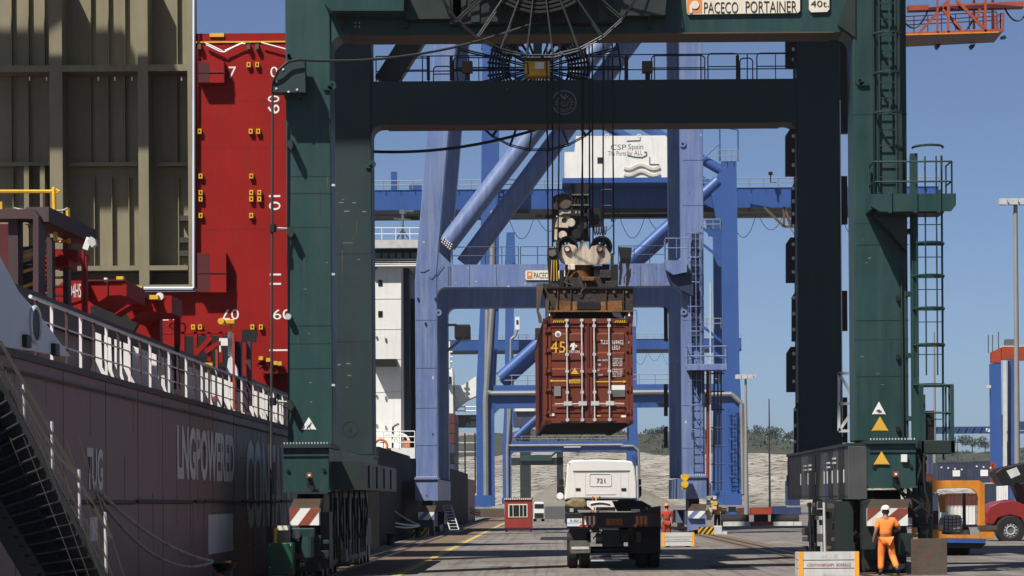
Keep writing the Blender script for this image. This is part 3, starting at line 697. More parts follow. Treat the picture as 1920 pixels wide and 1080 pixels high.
# lower platform
l0, l1 = PX(1722, 800, D1-.8), PX(1787, 800, D1-.8); zl = PZ(1750, 826, D1-.8)
MB().box(l0, D1-1.2, zl-.35, l1, D1+.3, zl).build('platform', 'green_dark', G, bevel=.02)
railing(G, [(l0, D1-1.15, zl), (l1-.05, D1-1.15, zl), (l1-.05, D1+.2, zl)], 1.45, .028, 'green', .6)
for x in (1729, 1786): MB().pbox(x-3, 722, x+3, 850, D1-1.2, .08).build('post', 'green', G)
MB().pbox(1735, 770, 1752, 830, D1-.3, .3).build('control_box', 'black', G)
# trusses between far and near right legs, cable trays on the far right leg
b = MB(); A = [P(1573, 700, D2-1), P(1608, 700, D2-1), P(1573, 757, D2-1), P(1608, 757, D2-1), P(1573, 808, D2-1), P(1608, 808, D2-1)]
for i, j in ((0,1),(2,3),(4,5),(0,4),(1,5),(0,3),(3,4)): b.bar(A[i], A[j], .07, .09)
b.build('walkway_truss', 'galv', G)
for (x0, y0, x1, y1) in ((1473,60,1491,128),(1473,242,1491,330),(1484,340,1491,420),(1474,445,1491,530),(1485,545,1492,640),(1475,650,1492,735),(1489,755,1494,850)):
    MB().pprism([(x0, y0+12), (x0+8, y0), (x1, y0), (x1, y1), (x0, y1)], D2+.3, .25).build('cable_tray', 'black', G)
    for k in range(3): 
        yy = y0+10+k*(y1-y0-20)/2.5; MB().pbox(x1-6, yy, x1-1, yy+6, D2+.28, .02).build('tray_slot', 'galv', G)
for (y0, y1) in ((60,250),(330,420),(545,620),(745,830)):
    MB().pbox(1573, y0, 1589, y1, D2+.6, .3).build('cable_tray', 'black', G)
b = MB()
for k in range(46): b.pbox(1569, 700+k*2.4-420, 1571, 701.5+k*2.4-420+1.5, D2-.02, .02)
MB().box(XR1-.03, D2-.05, 4, XR1+.0, D2, 15).build('cable_rail', 'galv', G)
# caged passage beside the far right leg top
gr = MB()
for i in range(7): gr.tube(P(1584+i*2.4, 68, D2+1), P(1584+i*2.4, 178, D2+1), .012, 4)
for i in range(18): gr.tube(P(1584, 70+i*6.2, D2+1), P(1601, 70+i*6.2, D2+1), .010, 4)
gr.build('mesh_grille', 'green_dark', G)
MB().bar(P(1584, 225, D2+1), P(1606, 205, D2+1), .1, .25).build('strut', 'black', G)
for a, c, w_ in ((P(788, 55, D2+1.5), P(722, 158, D2+1.5), .75),): MB().bar(a, c, .7, w_).build('diagonal_brace', 'green_dark', G)
MB().box(8.6, 73.6, 17.15, 10.4, D1, 17.3).build('platform', 'green_grey', G)  # unseen platform added above the frame to shade the leg top

rw = random.Random(12)
for (x0, x1, ya, yb, dd) in ((545,620,250,820,D1),(632,690,260,800,D2),(1612,1700,420,740,D1)):
    for k in range(16):
        x = rw.uniform(x0, x1-8); y = rw.uniform(ya, yb); w_ = rw.uniform(1, 7); h_ = rw.uniform(.6, 1.6)
        MB().pbox(x, y, x+w_, y+h_, dd-.004, .004).build('paint_scrape', rw.choice(['logo_grey','green_grey','rust_plate']), G)
    for k in range(7):
        x = rw.uniform(x0, x1-4); y = rw.uniform(ya, yb-90); MB().pprism([(x, y), (x+rw.uniform(1,2.2), y), (x+.7, y+rw.uniform(25,80))], dd-.003, .003).build('rust_run', rw.choice(['rust_plate','green_dark','green_grey']), G)
for y in (330, 362, 610, 690): MB().pbox(540.5, y, 624, y+1.2, D1-.007, .007).build('weld_seam', 'green_dark', G)
for y in (458, 600, 705): MB().pbox(1606, y, 1704, y+1.2, D1-.007, .007).build('weld_seam', 'green_dark', G)
for y in (475, 640): MB().pbox(628, y, 694, y+1, D2-.006, .006).build('weld_seam', 'green_dark', G)
MB().tube(P(1690, 500, D1-.05), P(1694, 826, D1-.05), .03, 6).build('conduit', 'green_dark', G)
for y in (555, 665, 800): MB().pbox(1681, y, 1687, y+9, D1-.1, .1).build('conduit_box', 'black', G)
for y in (345, 512, 720): MB().pbox(622, y, 628, y+4, D1-.08, .1).build('cable_clip', 'galv', G)

# inner bogie side frames, guards and pipework under the left sill
for y0, y1, m_ in ((77.2, 80.6, 'black'), (80.8, 84.2, 'green_dark'), (84.4, 87.8, 'black'), (88.0, 91.6, 'green_dark')):
    MB().box(XL1-.30, y0, .22, XL1-.18, y1, 2.26).build('side_guard', m_, G, bevel=.02)
    for k in range(3): MB().box(XL1-.18, y0+.3+k*1.0, .4, XL1-.14, y0+.42+k*1.0, 2.1).build('guard_rib', 'black', G)
for y in (78.5, 82.4, 86.3): MB().tube((XL1-.08, y, .3), (XL1-.08, y, 2.3), .035, 6).build('pipe', 'galv' if y > 80 else 'rust_plate', G)
for k in range(6): MB().path([Vector((XL1+.02, 75.2+k*2.6+.5*math.sin(j*1.3+k), 2.3-.28*j)) for j in range(6)], .03, 5).build('hydraulic_hose', 'cable', G)
rk = random.Random(44)
for k in range(26):
    x = rk.uniform(548, 616); y = rk.uniform(986, 1062); s = rk.uniform(3, 9); MB().pbox(x-s, y-s*.7, x+s, y+s*.7, 73.1+rk.uniform(0,.25), .2).build('bogie_fitting', rk.choice(['black','green_dark','green','rust_plate','black']), G, bevel=.01)
for k in range(30):
    x = rk.uniform(1505, 1612); y = rk.uniform(945, 1040); s = rk.uniform(3, 8); MB().pbox(x-s, y-s, x+s, y+s, 76.0+rk.uniform(-1.2,.2), .2).build('bogie_fitting', rk.choice(['black','green_dark','black','grey_panel','rust_plate']), G, bevel=.01)
for x in (1518, 1545, 1580): MB().tube(P(x, 942, 75.0), P(x+2, 1044, 75.0), .04, 6).build('pipe', 'black' if x != 1545 else 'galv', G)
# ================================================================== violet-blue portal crane (second)
E1, E2 = 161.6, 178.7
V = thing('quay_crane', 'violet blue portal crane of the same type behind the green one', 'crane', (.5, 170, 0))
def zz_(py, d=E1, px=1035): return PZ(px, py, d)
def XX(px, py, d=E1): return PX(px, py, d)
vx0, vx1 = XX(779, 700), XX(820, 700); vr0, vr1 = XX(1279, 700), XX(1321, 700)
def vleg(d, mat):
    # waterside leg: vertical below the portal, leaning inland above it
    zk = 15.2; ztop = 46; lean = (XX(819, 70)-XX(781, 540))/(zz_(70)-zz_(520))
    a = [(vx0, 3.3), (vx1, 3.3), (vx1, zk), (vx1+lean*(ztop-zk), ztop), (vx0+lean*(ztop-zk), ztop), (vx0, zk-.6)]
    MB().prism(a, d, d+1.5).build('leg', mat, V, bevel=.03)
    MB().box(vr0, d, 3.3, vr1, d+1.5, 46).build('leg', mat, V, bevel=.03)
    r = .5; xa, xb = vx1-.02, vr0+.02; b0, b1 = zz_(537), zz_(495)
    MB().prism([(xa, b1+.9), (xa, b0-r)]+arc(xa+.02+r, b0-r, r, 180, 90)+arc(xb-.02-r, b0-r, r, 90, 0)+[(xb, b0-r), (xb, b1+.4), (xb-.4, b1), (xa+.9, b1)], d+.05, d+1.4).build('portal_beam', mat, V)
vleg(E1, 'blue_violet'); vleg(E2, 'blue_violet')
for i in range(2):
    for j in range(9): MB().disc(P(841+i*4, 501+j*4, E1+.04), .03, .03, 'y', 6).build('bolt', 'black', V)
MB().box(-50, 166.1, 35, 14, 178.5, 37).build('boom', 'blue_violet', V); MB().prism_z([(-9.2, 158.2), (-6.3, 158.2), (-1.4, 166.3), (-1.4, 178), (-9.2, 178)], 37.02, 43).build('machinery_house', 'white_paint', V)  # unseen boom and house, shaped so their shade falls on the far portal
# diagonal tubes
b = MB().tube(P(838, 458, E1+.4), P(1150, 52, E1+.4), .55, 20); b.build('diagonal_brace', 'blue_violet', V, smooth=True)
MB().tube(P(872, 496, E2-.4), P(1190, 66, E2-.4), .62, 20).build('diagonal_brace', 'blue_violet', V, smooth=True)
MB().pprism([(826, 452), (834, 446), (851, 460), (842, 470)], E1-.12, .1).build('brace_collar', 'steel', V)
for i in range(5):
    for j in range(3): MB().disc(P(829+i*3.6+j*1.6, 452+i*3.0-j*4.0+2, E1-.14), .045, .03, 'y', 6).build('bolt', 'sign_cream', V)
# railing on the portal beam
zt = zz_(494)
for x0, x1 in ((848, 972), (976, 1040), (1160, 1248)):
    railing(V, [(XX(x0, 490), E1+.3, zt), (XX(x1, 490), E1+.3, zt)], 1.0, .025, 'blue_violet_dark', .9)
# name plate partly behind the spreader
pl = MB().pprism([(985, 509), (987, 507), (1060, 507), (1060, 525), (987, 525), (985, 523)], E1-.03, .06).build('name_plate', 'sign_cream', V)
ptext('PACECO', 1001, 511, 1034, 522, E1-.03, 'text_black', pl)
MB().pbox(988, 509, 998, 522, E1-.045, .02).build('logo_patch', 'orange_logo', pl); MB().pbox(991, 512, 996, 517, E1-.06, .02).build('logo_patch', 'sign_cream', pl)
# weld repairs and lifting eyes
for pts in ([(788,510),(796,510),(805,505)], [(805,520),(810,524),(832,496)]): MB().path([P(x, y, E1-.02) for x, y in pts], .016, 4).build('weld_seam', 'blue_violet_dark', V)
for x, y in ((822,586),(1282,585),(1280,270)): c = P(x, y, E1-.05); MB().annulus((c.x,0,c.z), .08, .19, E1-.08, E1-.02, 12).build('lifting_eye', 'blue_violet', V)
for x, y in ((783,560),(816,560),(797,606)): MB().pbox(x-1, y-2, x+2, y+2, E1-.1, .1).build('lug', 'black', V)
# control cabin hung inside the left leg
cbx = MB().pbox(852, 608, 881, 634, E1+6, 2).build('hanging_cabin', 'black', V, bevel=.05); MB().pbox(836, 607, 856, 611, E1+6, .3).build('bracket', 'black', V); MB().bar(P(836, 660, E1+6), P(870, 632, E1+6), .2, .15).build('bracket', 'black', V)
# sills and bogies
for x0, x1 in ((vx0, vx1), (vr0, vr1)):
    sl = MB().box(x0-.02, E1-.9, 2.0, x1+.02, E2+2.2, 3.2).build('sill_beam', 'blue_violet', V)
    MB().box(x0-.06, E1-1.0, 3.2, x1+.06, E1+1.6, 3.32).build('flange', 'blue_violet', sl)
    for i in range(12): MB().disc((x0+(x1-x0)*(i+.5)/12, E1-.95, 3.35), .03, .06, 'z', 6).build('bolt', 'sign_cream', sl)
    MB().pbox if 0 else None
    xc = (x0+x1)/2
    for yb in (E1-.6, E1+2.2, E2-2.4, E2+.2):
        bg_ = MB().prism_x([(yb, .5), (yb+.5, 1.3), (yb+1.9, 1.3), (yb+2.3, .5)], xc-.4, xc+.4).build('bogie', 'blue_violet_dark', V)
        for yy in (yb+.5, yb+1.8): MB().disc((xc, yy, .37), .36, .25, 'x', 20).build('wheel', 'steel', bg_)
    MB().box(xc-.3, E1+.2, 1.3, xc+.3, E1+4, 2).build('equaliser', 'black', V)
striped(784, 814, 948, 960, 975, E1-1.5, ('blue_violet', 'white_paint'), 2, 14, V)
striped(1290, 1322, 945, 958, 972, E1-1.5, ('blue_violet', 'white_paint'), 2, 14, V)
striped(773, 803, 990, 990, 1012, E1-3.2, ('yellow', 'rubber'), 5, 18, V)
striped(1310, 1339, 988, 988, 1010, E1-3.0, ('yellow', 'rubber'), 5, 18, V)
for x, y in ((800, 930), (1304, 926)):
    MB().pbox(x-2, y-3, x+2, y+2, E1-1.2, .1).build('beacon', 'red_stripe', V)
MB().pbox(1277, 890, 1292, 897, E1-1.6, .4).pbox(1279, 905, 1288, 918, E1-1.6, .4).build('winch', 'yellow', V)
for y in (895, 908): MB().disc(P(1284, y, E1-1.7), .2, .3, 'y', 14).build('winch_drum', 'yellow', V)
MB().pprism([(785, 975), (812, 975), (815, 1008), (800, 1010), (783, 990)], E1-1.3, 1).build('drive_unit', 'blue_violet_dark', V)
MB().pprism([(1290, 972), (1322, 972), (1324, 990), (1290, 996)], E1-1.3, 1).build('drive_unit', 'blue_violet', V)
st = MB(); A, B_ = P(838, 948, E1+2), P(852, 993, E1-1)
for s in (-.25, .25): st.tube(A+Vector((s,0,0)), B_+Vector((s,0,0)), .04, 5)
for i in range(9): q = A.lerp(B_, i/8); st.bar(q+Vector((-.25,0,0)), q+Vector((.25,0,0)), .2, .03)
st.build('access_stair', 'galv', V)
# right leg: ladder tower, platform, tubes
lx = XX(1303, 500); ladder(V, lx, E1-.2, zz_(880), zz_(440), 'blue_violet', .55, True, .5, cr=.42, r=.03, hoop=1.4)
MB().box(XX(1297,500), E1-.12, zz_(650), XX(1312,500), E1, zz_(440)).build('cable_tray', 'blue_violet_dark', V)
p0, p1, zpv = XX(1287, 690), XX(1360, 690), zz_(690)
MB().box(p0, E1-1.5, zpv-.25, p1, E1+.1, zpv+.1).build('platform', 'blue_violet', V, bevel=.02)
MB().pprism([(1290, 697), (1321, 697), (1321, 755), (1317, 755)], E1-.7, .65).build('platform_bracket', 'blue_violet_dark', V)
railing(V, [(p0, E1-.1, zpv), (p0, E1-1.45, zpv), (p1, E1-1.45, zpv), (p1, E1, zpv)], 1.1, .035, 'blue_violet', .8)
p0, p1, zpv = XX(1246, 498), XX(1288, 498), zz_(498)
MB().pprism([(1246, 488), (1288, 488), (1288, 510), (1262, 515), (1249, 505)], E1-1.2, 1.2).build('platform', 'blue_violet', V)
railing(V, [(p0, E1-.1, zpv+.3), (p0, E1-1.2, zpv+.3), (p1, E1-1.2, zpv+.3)], 1.1, .03, 'blue_violet', .8)
MB().pprism([(1250, 515), (1300, 515), (1300, 555), (1262, 535)], E1-.8, .78).build('platform_bracket', 'blue_violet_dark', V)
MB().tube(P(1327, 690, E1-.3), P(1327, 930, E1-.3), .09, 8).build('riser_pipe', 'hull_red', V); MB().tube(P(1332, 530, E1-.3), P(1332, 930, E1-.3), .05, 6).build('riser_pipe', 'galv', V)
lt = MB()
for x in (1339, 1346, 1352): lt.tube(P(x, 690, E1), P(x, 920, E1), .05, 5)
for k in range(7): y = 700+k*34; lt.tube(P(1330, y, E1), P(1358, y, E1), .04, 5)
lt.build('ladder_tower', 'blue_violet_dark', V)
for (y0, y1) in ((560,640),(720,780),(800,840)): MB().pbox(1245, y0, 1252, y1, E2+.3, .3).build('cable_tray', 'black', V)
# scaffold-like cable gear at the right base
sg = random.Random(9)
for k in range(16):
    x = sg.uniform(1326, 1342); y = sg.uniform(930, 985); s = sg.uniform(2, 5)
    MB().pbox(x-s, y-s, x+s, y+s, E1-1+sg.uniform(0,1), .3).build('cable_machinery', sg.choice(['galv','black','yellow','blue_violet_dark']), V)
# ================================================================== big blue cranes further along the quay
def big_crane(label, d, xl, sc=1.0, house=True, gsp=18.0):
    """ship-to-shore crane, 30 m gauge; xl = waterside leg centre; front frame at depth d"""
    C_ = thing('quay_crane', label, 'crane', (xl+15, d+gsp/2, 0)); X = lambda u: xl+u*sc
    Z = lambda v: v*sc
    for k, y in enumerate((d, d+gsp)):
        MB().prism([(X(-.9), Z(2.4)), (X(.9), Z(2.4)), (X(.9), Z(13)), (X(1.55), Z(25)), (X(1.9), Z(62)), (X(.25), Z(62)), (X(-.35), Z(25)), (X(-.9), Z(15))], y, y+1.6*sc).build('leg', 'blue', C_)
        MB().prism([(X(28.6), Z(2.4)), (X(31.6), Z(2.4)), (X(31.0), Z(18)), (X(30.8), Z(42.8)), (X(29), Z(42.8)), (X(29), Z(18))], y, y+1.6*sc).build('leg', 'blue', C_)
        MB().prism([(X(.9), Z(15.9)), (X(.9), Z(13.0))]+[(X(1.6), Z(13.7)), (X(28.4), Z(13.7)), (X(29), Z(13.0)), (X(29), Z(15.9))], y+.05, y+1.5*sc).build('portal_beam', 'blue', C_)
        MB().tube((X(2.0), y+.8, Z(16.8)), (X(28.6), y+.8, Z(40.5)), .75*sc, 14).build('diagonal_brace', 'blue', C_, smooth=True)
        MB().tube((X(1.2), y+.8, Z(58)), (X(29.5), y+.8, Z(41.5)), .6*sc, 14).build('backstay', 'blue', C_, smooth=True)
        MB().prism([(X(27.6), Z(39.6)), (X(29), Z(42.0)), (X(29), Z(35.5)), (X(28.4), Z(35.5))], y+.3, y+1.2*sc).build('gusset', 'blue', C_)
        for u in (-.1, 30.1):
            MB().box(X(u-1), y-1.5, Z(1.2), X(u+1), y+3, Z(2.6)).build('sill_beam', 'blue', C_)
            for q in range(4): MB().disc((X(u), y-1.2+q*1.1, .4), .4, .5, 'x', 16).build('wheel', 'black', C_)
    MB().prism([(X(-.2), Z(58)), (X(2.4), Z(58)), (X(2.2), Z(66)), (X(.3), Z(66))], d+gsp/2-1, d+gsp/2+1).build('apex', 'blue', C_)
    for y in (d+gsp/2-3.6, d+gsp/2+2.6):
        g_ = MB().box(X(-14 if sc == 1 else -16), y, Z(37.7), X(56), y+1.2, Z(40.2)).build('girder', 'blue_girder', C_)
        MB().box(X(-14 if sc == 1 else -16), y-.3, Z(37.2), X(56), y+1.5, Z(37.7)).build('trolley_rail', 'black', g_)
    railing(C_, [(X(-14), d+gsp/2-4, Z(40.2)), (X(56), d+gsp/2-4, Z(40.2))], 1.1*sc, .05*sc, 'cable_trunk', 1.8)
    b = MB(); n = 9; yy = d+gsp/2-4.2
    for i in range(14):
        if 5 < i < 7: continue
        a = X(3+i*3.4); e = X(3+i*3.4+3.4); b.path([(a+(e-a)*j/n, yy, Z(37.2)-(3.2-.9*(i%2))*sc*4*(j/n)*(1-j/n)) for j in range(n+1)], .05*sc, 4)
    b.build('festoon_cable', 'cable', C_)
    for dx, r_ in ((0.0, .32), ):
        MB().path([(X(.25), d-.35, Z(2.5)), (X(.25), d-.35, Z(14)), (X(1.1), d-.35, Z(25)), (X(1.3), d-.35, Z(37))], .35*sc, 8).build('cable_trunk', 'cable_trunk', C_)
    MB().path([(X(.55), d-.3, Z(25)), (X(.35), d-.35, Z(15.2)), (X(.9), d-.35, Z(14.9)), (X(27.5), d-.35, Z(14.9))], .3*sc, 8).build('cable_trunk', 'cable_trunk', C_)
    railing(C_, [(X(1.5), d+.3, Z(15.9)), (X(28.5), d+.3, Z(15.9))], 1.2*sc, .05*sc, 'cable_trunk', 2)
    # landing towers of the landside leg
    for zc in (21, 33): 
        MB().bar((X(28.9), d+.2, Z(zc)), (X(26.4), d+.2, Z(zc+2)), .3, .3*sc).bar((X(28.9), d+.2, Z(zc-2)), (X(26.4), d+.2, Z(zc+0)), .3, .3*sc).build('stair_bracket', 'blue_girder', C_)
        railing(C_, [(X(26.2), d, Z(zc+1.6)), (X(28.8), d, Z(zc+1.6))], 1.2*sc, .05*sc, 'cable_trunk', 1)
    ladder(C_, X(30.1), d-.4, Z(2.5), Z(13), 'blue', .8*sc, True, .5, cr=.55*sc, r=.06*sc, hoop=1.5)
    MB().path([(X(31.3), d-.3, Z(2.5)), (X(31.2), d-.3, Z(13.5)), (X(30), d-.3, Z(14.6)), (X(27), d-.3, Z(14.6))], .3*sc, 8).build('cable_trunk', 'cable_trunk', C_)
    railing(C_, [(X(28.6), d-.4, Z(42.8)), (X(31), d-.4, Z(42.8))], 1.3*sc, .05*sc, 'cable_trunk', .8)
    b = MB().tube((X(28.8), d, Z(42.8)), (X(28.8), d, Z(47)), .1*sc, 5).tube((X(31), d, Z(42.8)), (X(31), d, Z(46.6)), .1*sc, 5).tube((X(28.8), d, Z(47)), (X(31), d, Z(46.6)), .1*sc, 5).tube((X(26.2), d, Z(42.6)), (X(28.8), d, Z(45)), .08*sc, 5); b.build('leg_top_frame', 'blue', C_)
    if house:
        hx0, hx1 = X(10.0), X(23.6)
        h_ = MB().prism([(hx0, Z(40.8)), (hx0, Z(44)), (hx0+1.2*sc, Z(44.0)), (hx0+1.4*sc, Z(45.9)), (hx1-1.4*sc, Z(45.9)), (hx1, Z(44.6)), (hx1, Z(40.8))], d-.6, d+12).build('machinery_house', 'white_paint', C_)
        MB().box(hx0-.3, d-1.0, Z(40.2), hx1+.3, d+12.3, Z(40.8)).build('house_floor', 'blue_girder', C_)
        return C_, h_, X, Z
    return C_, None, X, Z
K3 = 342.0
C3, H3, X3, Z3 = big_crane('large blue crane with white machinery house on its high girder', K3, PX(907, 800, K3))
dh = K3-.6
ptext('CSP', 1145, 271, 1174, 281, dh, 'text_grey', H3, t=.01); ptext('Spain', 1178, 270, 1206, 283, dh, 'text_grey', H3)
ptext('The Ports for', 1140, 283, 1186, 292, dh, 'text_grey', H3); ptext('ALL', 1189, 282, 1205, 291, dh, 'text_red', H3)
MB().path([P(x, y, dh-.03) for x, y in ((1176,291),(1190,294),(1204,295),(1212,291),(1212,285),(1208,285))], .07, 4).build('logo_swoosh', 'text_grey', H3)
for k in range(2): MB().path([P(1170+i*4.5, 313+k*12+4*math.sin(i*.6+.5), dh-.03) for i in range(16)], .22, 4).build('wave_mark', 'sand_wave', H3)
MB().pbox(1120, 295, 1131, 306, dh-.05, .1).build('window', 'glass', H3)
for x in (1138, 1198): MB().path([P(x-3, 258, dh), P(x-3, 252, dh), P(x+3, 252, dh), P(x+3, 258, dh)], .06, 4).build('lifting_lug', 'white_paint', H3)
MB().path([P(1175, 264, dh-.05), P(1200, 263, dh-.05), P(1200, 257, dh-.05)], .04, 4).build('conduit', 'rust_plate', H3); MB().path([P(1218, 294, dh-.05), P(1218, 308, dh-.05), P(1236, 308, dh-.05)], .05, 4).build('conduit', 'rust_plate', H3)
# access tower and cross stay of crane three, seen between the violet crane's brace and post
lb = MB()
for x in (906, 915): lb.tube(P(x, 105, K3+3), P(x, 345, K3+3), .09, 5)
for k in range(26): lb.tube(P(906, 105+k*9.5, K3+3), P(915, 105+k*9.5, K3+3), .06, 4)
lb.build('ladder', 'cable_trunk', C3)
MB().pbox(903, 232, 920, 253, K3+2, 1).build('landing', 'sign_cream', C3)
tb = MB().pbox(733, 322, 744, 362, K3+8, 1).build('flood_light_mast', 'blue_girder', C3); MB().pbox(767, 345, 790, 356, K3+8, 1).build('girder_box', 'blue_girder', C3)
MB().pbox(1444, 322, 1446, 342, K3+4, .2).pbox(1441, 322, 1449, 328, K3+4, .3).build('flood_light', 'black', C3)
# trolley with operator cabin below the landside girder end
tr = MB(); A = [P(1432, 388, K3+4), P(1470, 425, K3+4), P(1500, 425, K3+4), P(1470, 388, K3+4), P(1500, 388, K3+4), P(1485, 425, K3+4)]
for i, j in ((0,1),(1,2),(1,3),(3,5),(2,4)): tr.bar(A[i], A[j], .25, .3)
tr.build('maintenance_gantry', 'rust_plate', C3)
K4 = 640.0
C4, H4, X4, Z4 = big_crane('distant blue crane whose low beam frames the white truck cab', K4, PX(949, 800, K4), .96, False, 18)
c = P(1073, 836, K4-.6); MB().box(c.x-1.9, K4-.5, c.z-.35, c.x+1.9, K4-.35, c.z+.35).build('name_plate', 'sign_cream', C4)
cbn = MB().pbox(966, 594, 974, 618, K4-2, 3).build('operator_cabin', 'white_paint', C4); MB().pbox(968, 600, 972, 608, K4-2.1, .1).build('window', 'glass', cbn)
MB().path([P(970, 618, K4-3), P(966, 630, K4-3), P(958, 636, K4-3), P(957, 690, K4-3)], .3, 6).build('cable_trunk', 'cable_trunk', C4)
# dark green quay building and pier crane far behind
pc = thing('pier_crane', 'small dark green crane with cantilever far behind the truck cab', 'crane', tuple(P(1048, 945, 780)))
MB().pbox(1044, 830, 1056, 937, 780, 2).build('column', 'green_dark', pc); MB().pbox(957, 858, 1056, 872, 780, 2).build('arm', 'green_dark', pc)
MB().pbox(975, 853, 1035, 864, 779, 2).build('catwalk', 'green', pc); MB().bar(P(1030, 858, 780), P(1056, 838, 780), .5, .5).build('stay', 'black', pc)
wb = thing('port_office', 'white office block with logo lettering far behind the blue cranes', 'building', tuple(P(990, 940, 860)))
MB().pbox(966, 752, 1002, 771, 850, 12).build('white_block', 'white_paint', wb); ptext('CSP Spain', 970, 756, 1000, 763, 850, 'text_grey', wb)
MB().pbox(962, 771, 1004, 800, 851, 12).build('lower_block', 'navy', wb); MB().pbox(975, 800, 995, 940, 855, 6).build('tower_shaft', 'green_dark', wb)

# wear on the violet crane: scrapes, seams, bolted splices
rv = random.Random(31)
for k in range(46):
    x, y = rv.choice([(rv.uniform(782,815), rv.uniform(300,880)), (rv.uniform(1282,1316), rv.uniform(250,870)), (rv.uniform(850,1020), rv.uniform(500,532)), (rv.uniform(1160,1240), rv.uniform(500,532))])
    if y < 520 and x < 830: x += (520-y)*.075
    w_ = rv.uniform(1, 4.5); h_ = rv.uniform(.8, 7) if x < 830 or x > 1270 else rv.uniform(.6, 2); MB().pprism([(x, y), (x+w_, y+rv.uniform(-.5,.5)), (x+w_*rv.uniform(.4,.9), y+h_), (x+w_*.2, y+h_*.8)], E1-.004+(.05 if 850 < x < 1250 else 0), .003).build('paint_scrape', rv.choice(['logo_grey','crate','blue_violet_dark']), V)
for y in (600, 690, 765, 835): MB().pbox(779.5, y, 819.5, y+.8, E1-.006, .006).build('weld_seam', 'blue_violet_dark', V)
for y in (300, 385, 600, 760, 840): MB().pbox(1279.5, y, 1320, y+.8, E1-.006, .006).build('weld_seam', 'blue_violet_dark', V)
for x in (880, 930, 1200): MB().pbox(x, 497, x+.9, 536, E1+.044, .006).build('weld_seam', 'blue_violet_dark', V)
# ================================================================== container ship alongside, on the left
HX = -8.55                    # shell plating
S = thing('container_ship', 'dark maroon container ship with red hatch covers berthed on the left', 'ship', (-18, 75, -2.3))
DK = 4.42
# shell with knuckle: slightly tapered quarter at the near end
pr = [(HX-26, -2.6), (HX-.25, -2.6), (HX-.02, -.5), (HX, .4), (HX, DK), (HX-26, DK)]
MB().prism(pr, 38, 131).build('hull', 'hull', S)
MB().box(HX-.001, 38, DK-.10, HX+.06, 131, DK+.02).build('sheer_strake', 'maroon', S)
for y0, y1 in ((46,57.5),(58,66.8),(67.4,69),(69.3,77),(77.6,88),(88.6,100)):
    MB().tube((HX+.05, y0, 2.02), (HX+.05, y1, 2.0), .04, 6).build('fender_bar', 'maroon', S)
    MB().tube((HX+.05, y0-2, DK-.32), (HX+.05, y1-1.6, DK-.32), .03, 6).build('fender_bar', 'maroon', S)
for y in (45, 49.5, 54.2, 58.4, 62.1, 66.8, 71.3, 76, 80.8, 85): MB().box(HX, y, -2, HX+.006, y+.02, DK-.1).build('plate_seam', 'red_dark', S)
# hull lettering (faces the quay)
def htext(s, xa, xb, yt, yb, xm=None, mat='hull_text'):
    da, db = -HX*F/(VX-xa-2), -HX*F/(VX-xb-2); dm = (da+db)/2; pm = (xa+xb)/2
    zt, zb = PZ(xa, yt, da), PZ(xa, yb, da)
    return text(s, dm, HX+.012, (zt+zb)/2, db-da, zt-zb, mat, S, 'right', bold=.035)
htext('LNGPOWERED', 330, 437, 795, 899); htext('CONTAIN', 459, 541, 822, 993); htext('TUG', 160, 190, 838, 920)
pat = MB(); da, db = -HX*F/(VX-390), -HX*F/(VX-436)
pat.box(HX, da, PZ(390, 1040, da), HX+.008, db, PZ(390, 965, da)).build('paint_patch', 'hull_text', S)
da = -HX*F/(VX-168); MB().box(HX, da, PZ(170, 1015, da), HX+.008, da+.85, PZ(170, 970, da)).build('draught_mark', 'hull_text', S)
# white bulwark wing with oval fairlead at the near end
def hs(px, py): d = -HX*F/(VX-px-3); return (d, PZ(px, py, d))
bw = MB().prism_x([hs(-40, 645), hs(-40, 420), hs(0, 492), hs(30, 548), hs(66, 588), hs(126, 668)], HX-.1, HX+.05).build('bulwark_wing', 'bulwark', S)
c = hs(58, 609); ol = MB()
n = 24; k = len(ol.v); ol.v += [(HX+.062, c[0]+.42*math.cos(2*math.pi*i/n), c[1]+.27*math.sin(2*math.pi*i/n)) for i in range(n)]+[(HX-.3, c[0]+.42*math.cos(2*math.pi*i/n), c[1]+.27*math.sin(2*math.pi*i/n)) for i in range(n)]
ol.f.append(tuple(range(n))); ol.f += [(i, (i+1)%n, n+(i+1)%n, n+i) for i in range(n)]
ol.build('fairlead_opening', 'black', bw)
rg = MB(); rg.path([(HX+.07, c[0]+.45*math.cos(2*math.pi*i/n), c[1]+.29*math.sin(2*math.pi*i/n)) for i in range(n)], .035, 5, True); rg.build('fairlead_rim', 'bulwark', bw)
for x, y in ((39, 640), (93, 656)): q = hs(x, y); MB().box(HX+.05, q[0]-.2, q[1]-.1, HX+.13, q[0]+.2, q[1]+.1).build('freeing_port', 'black', bw)
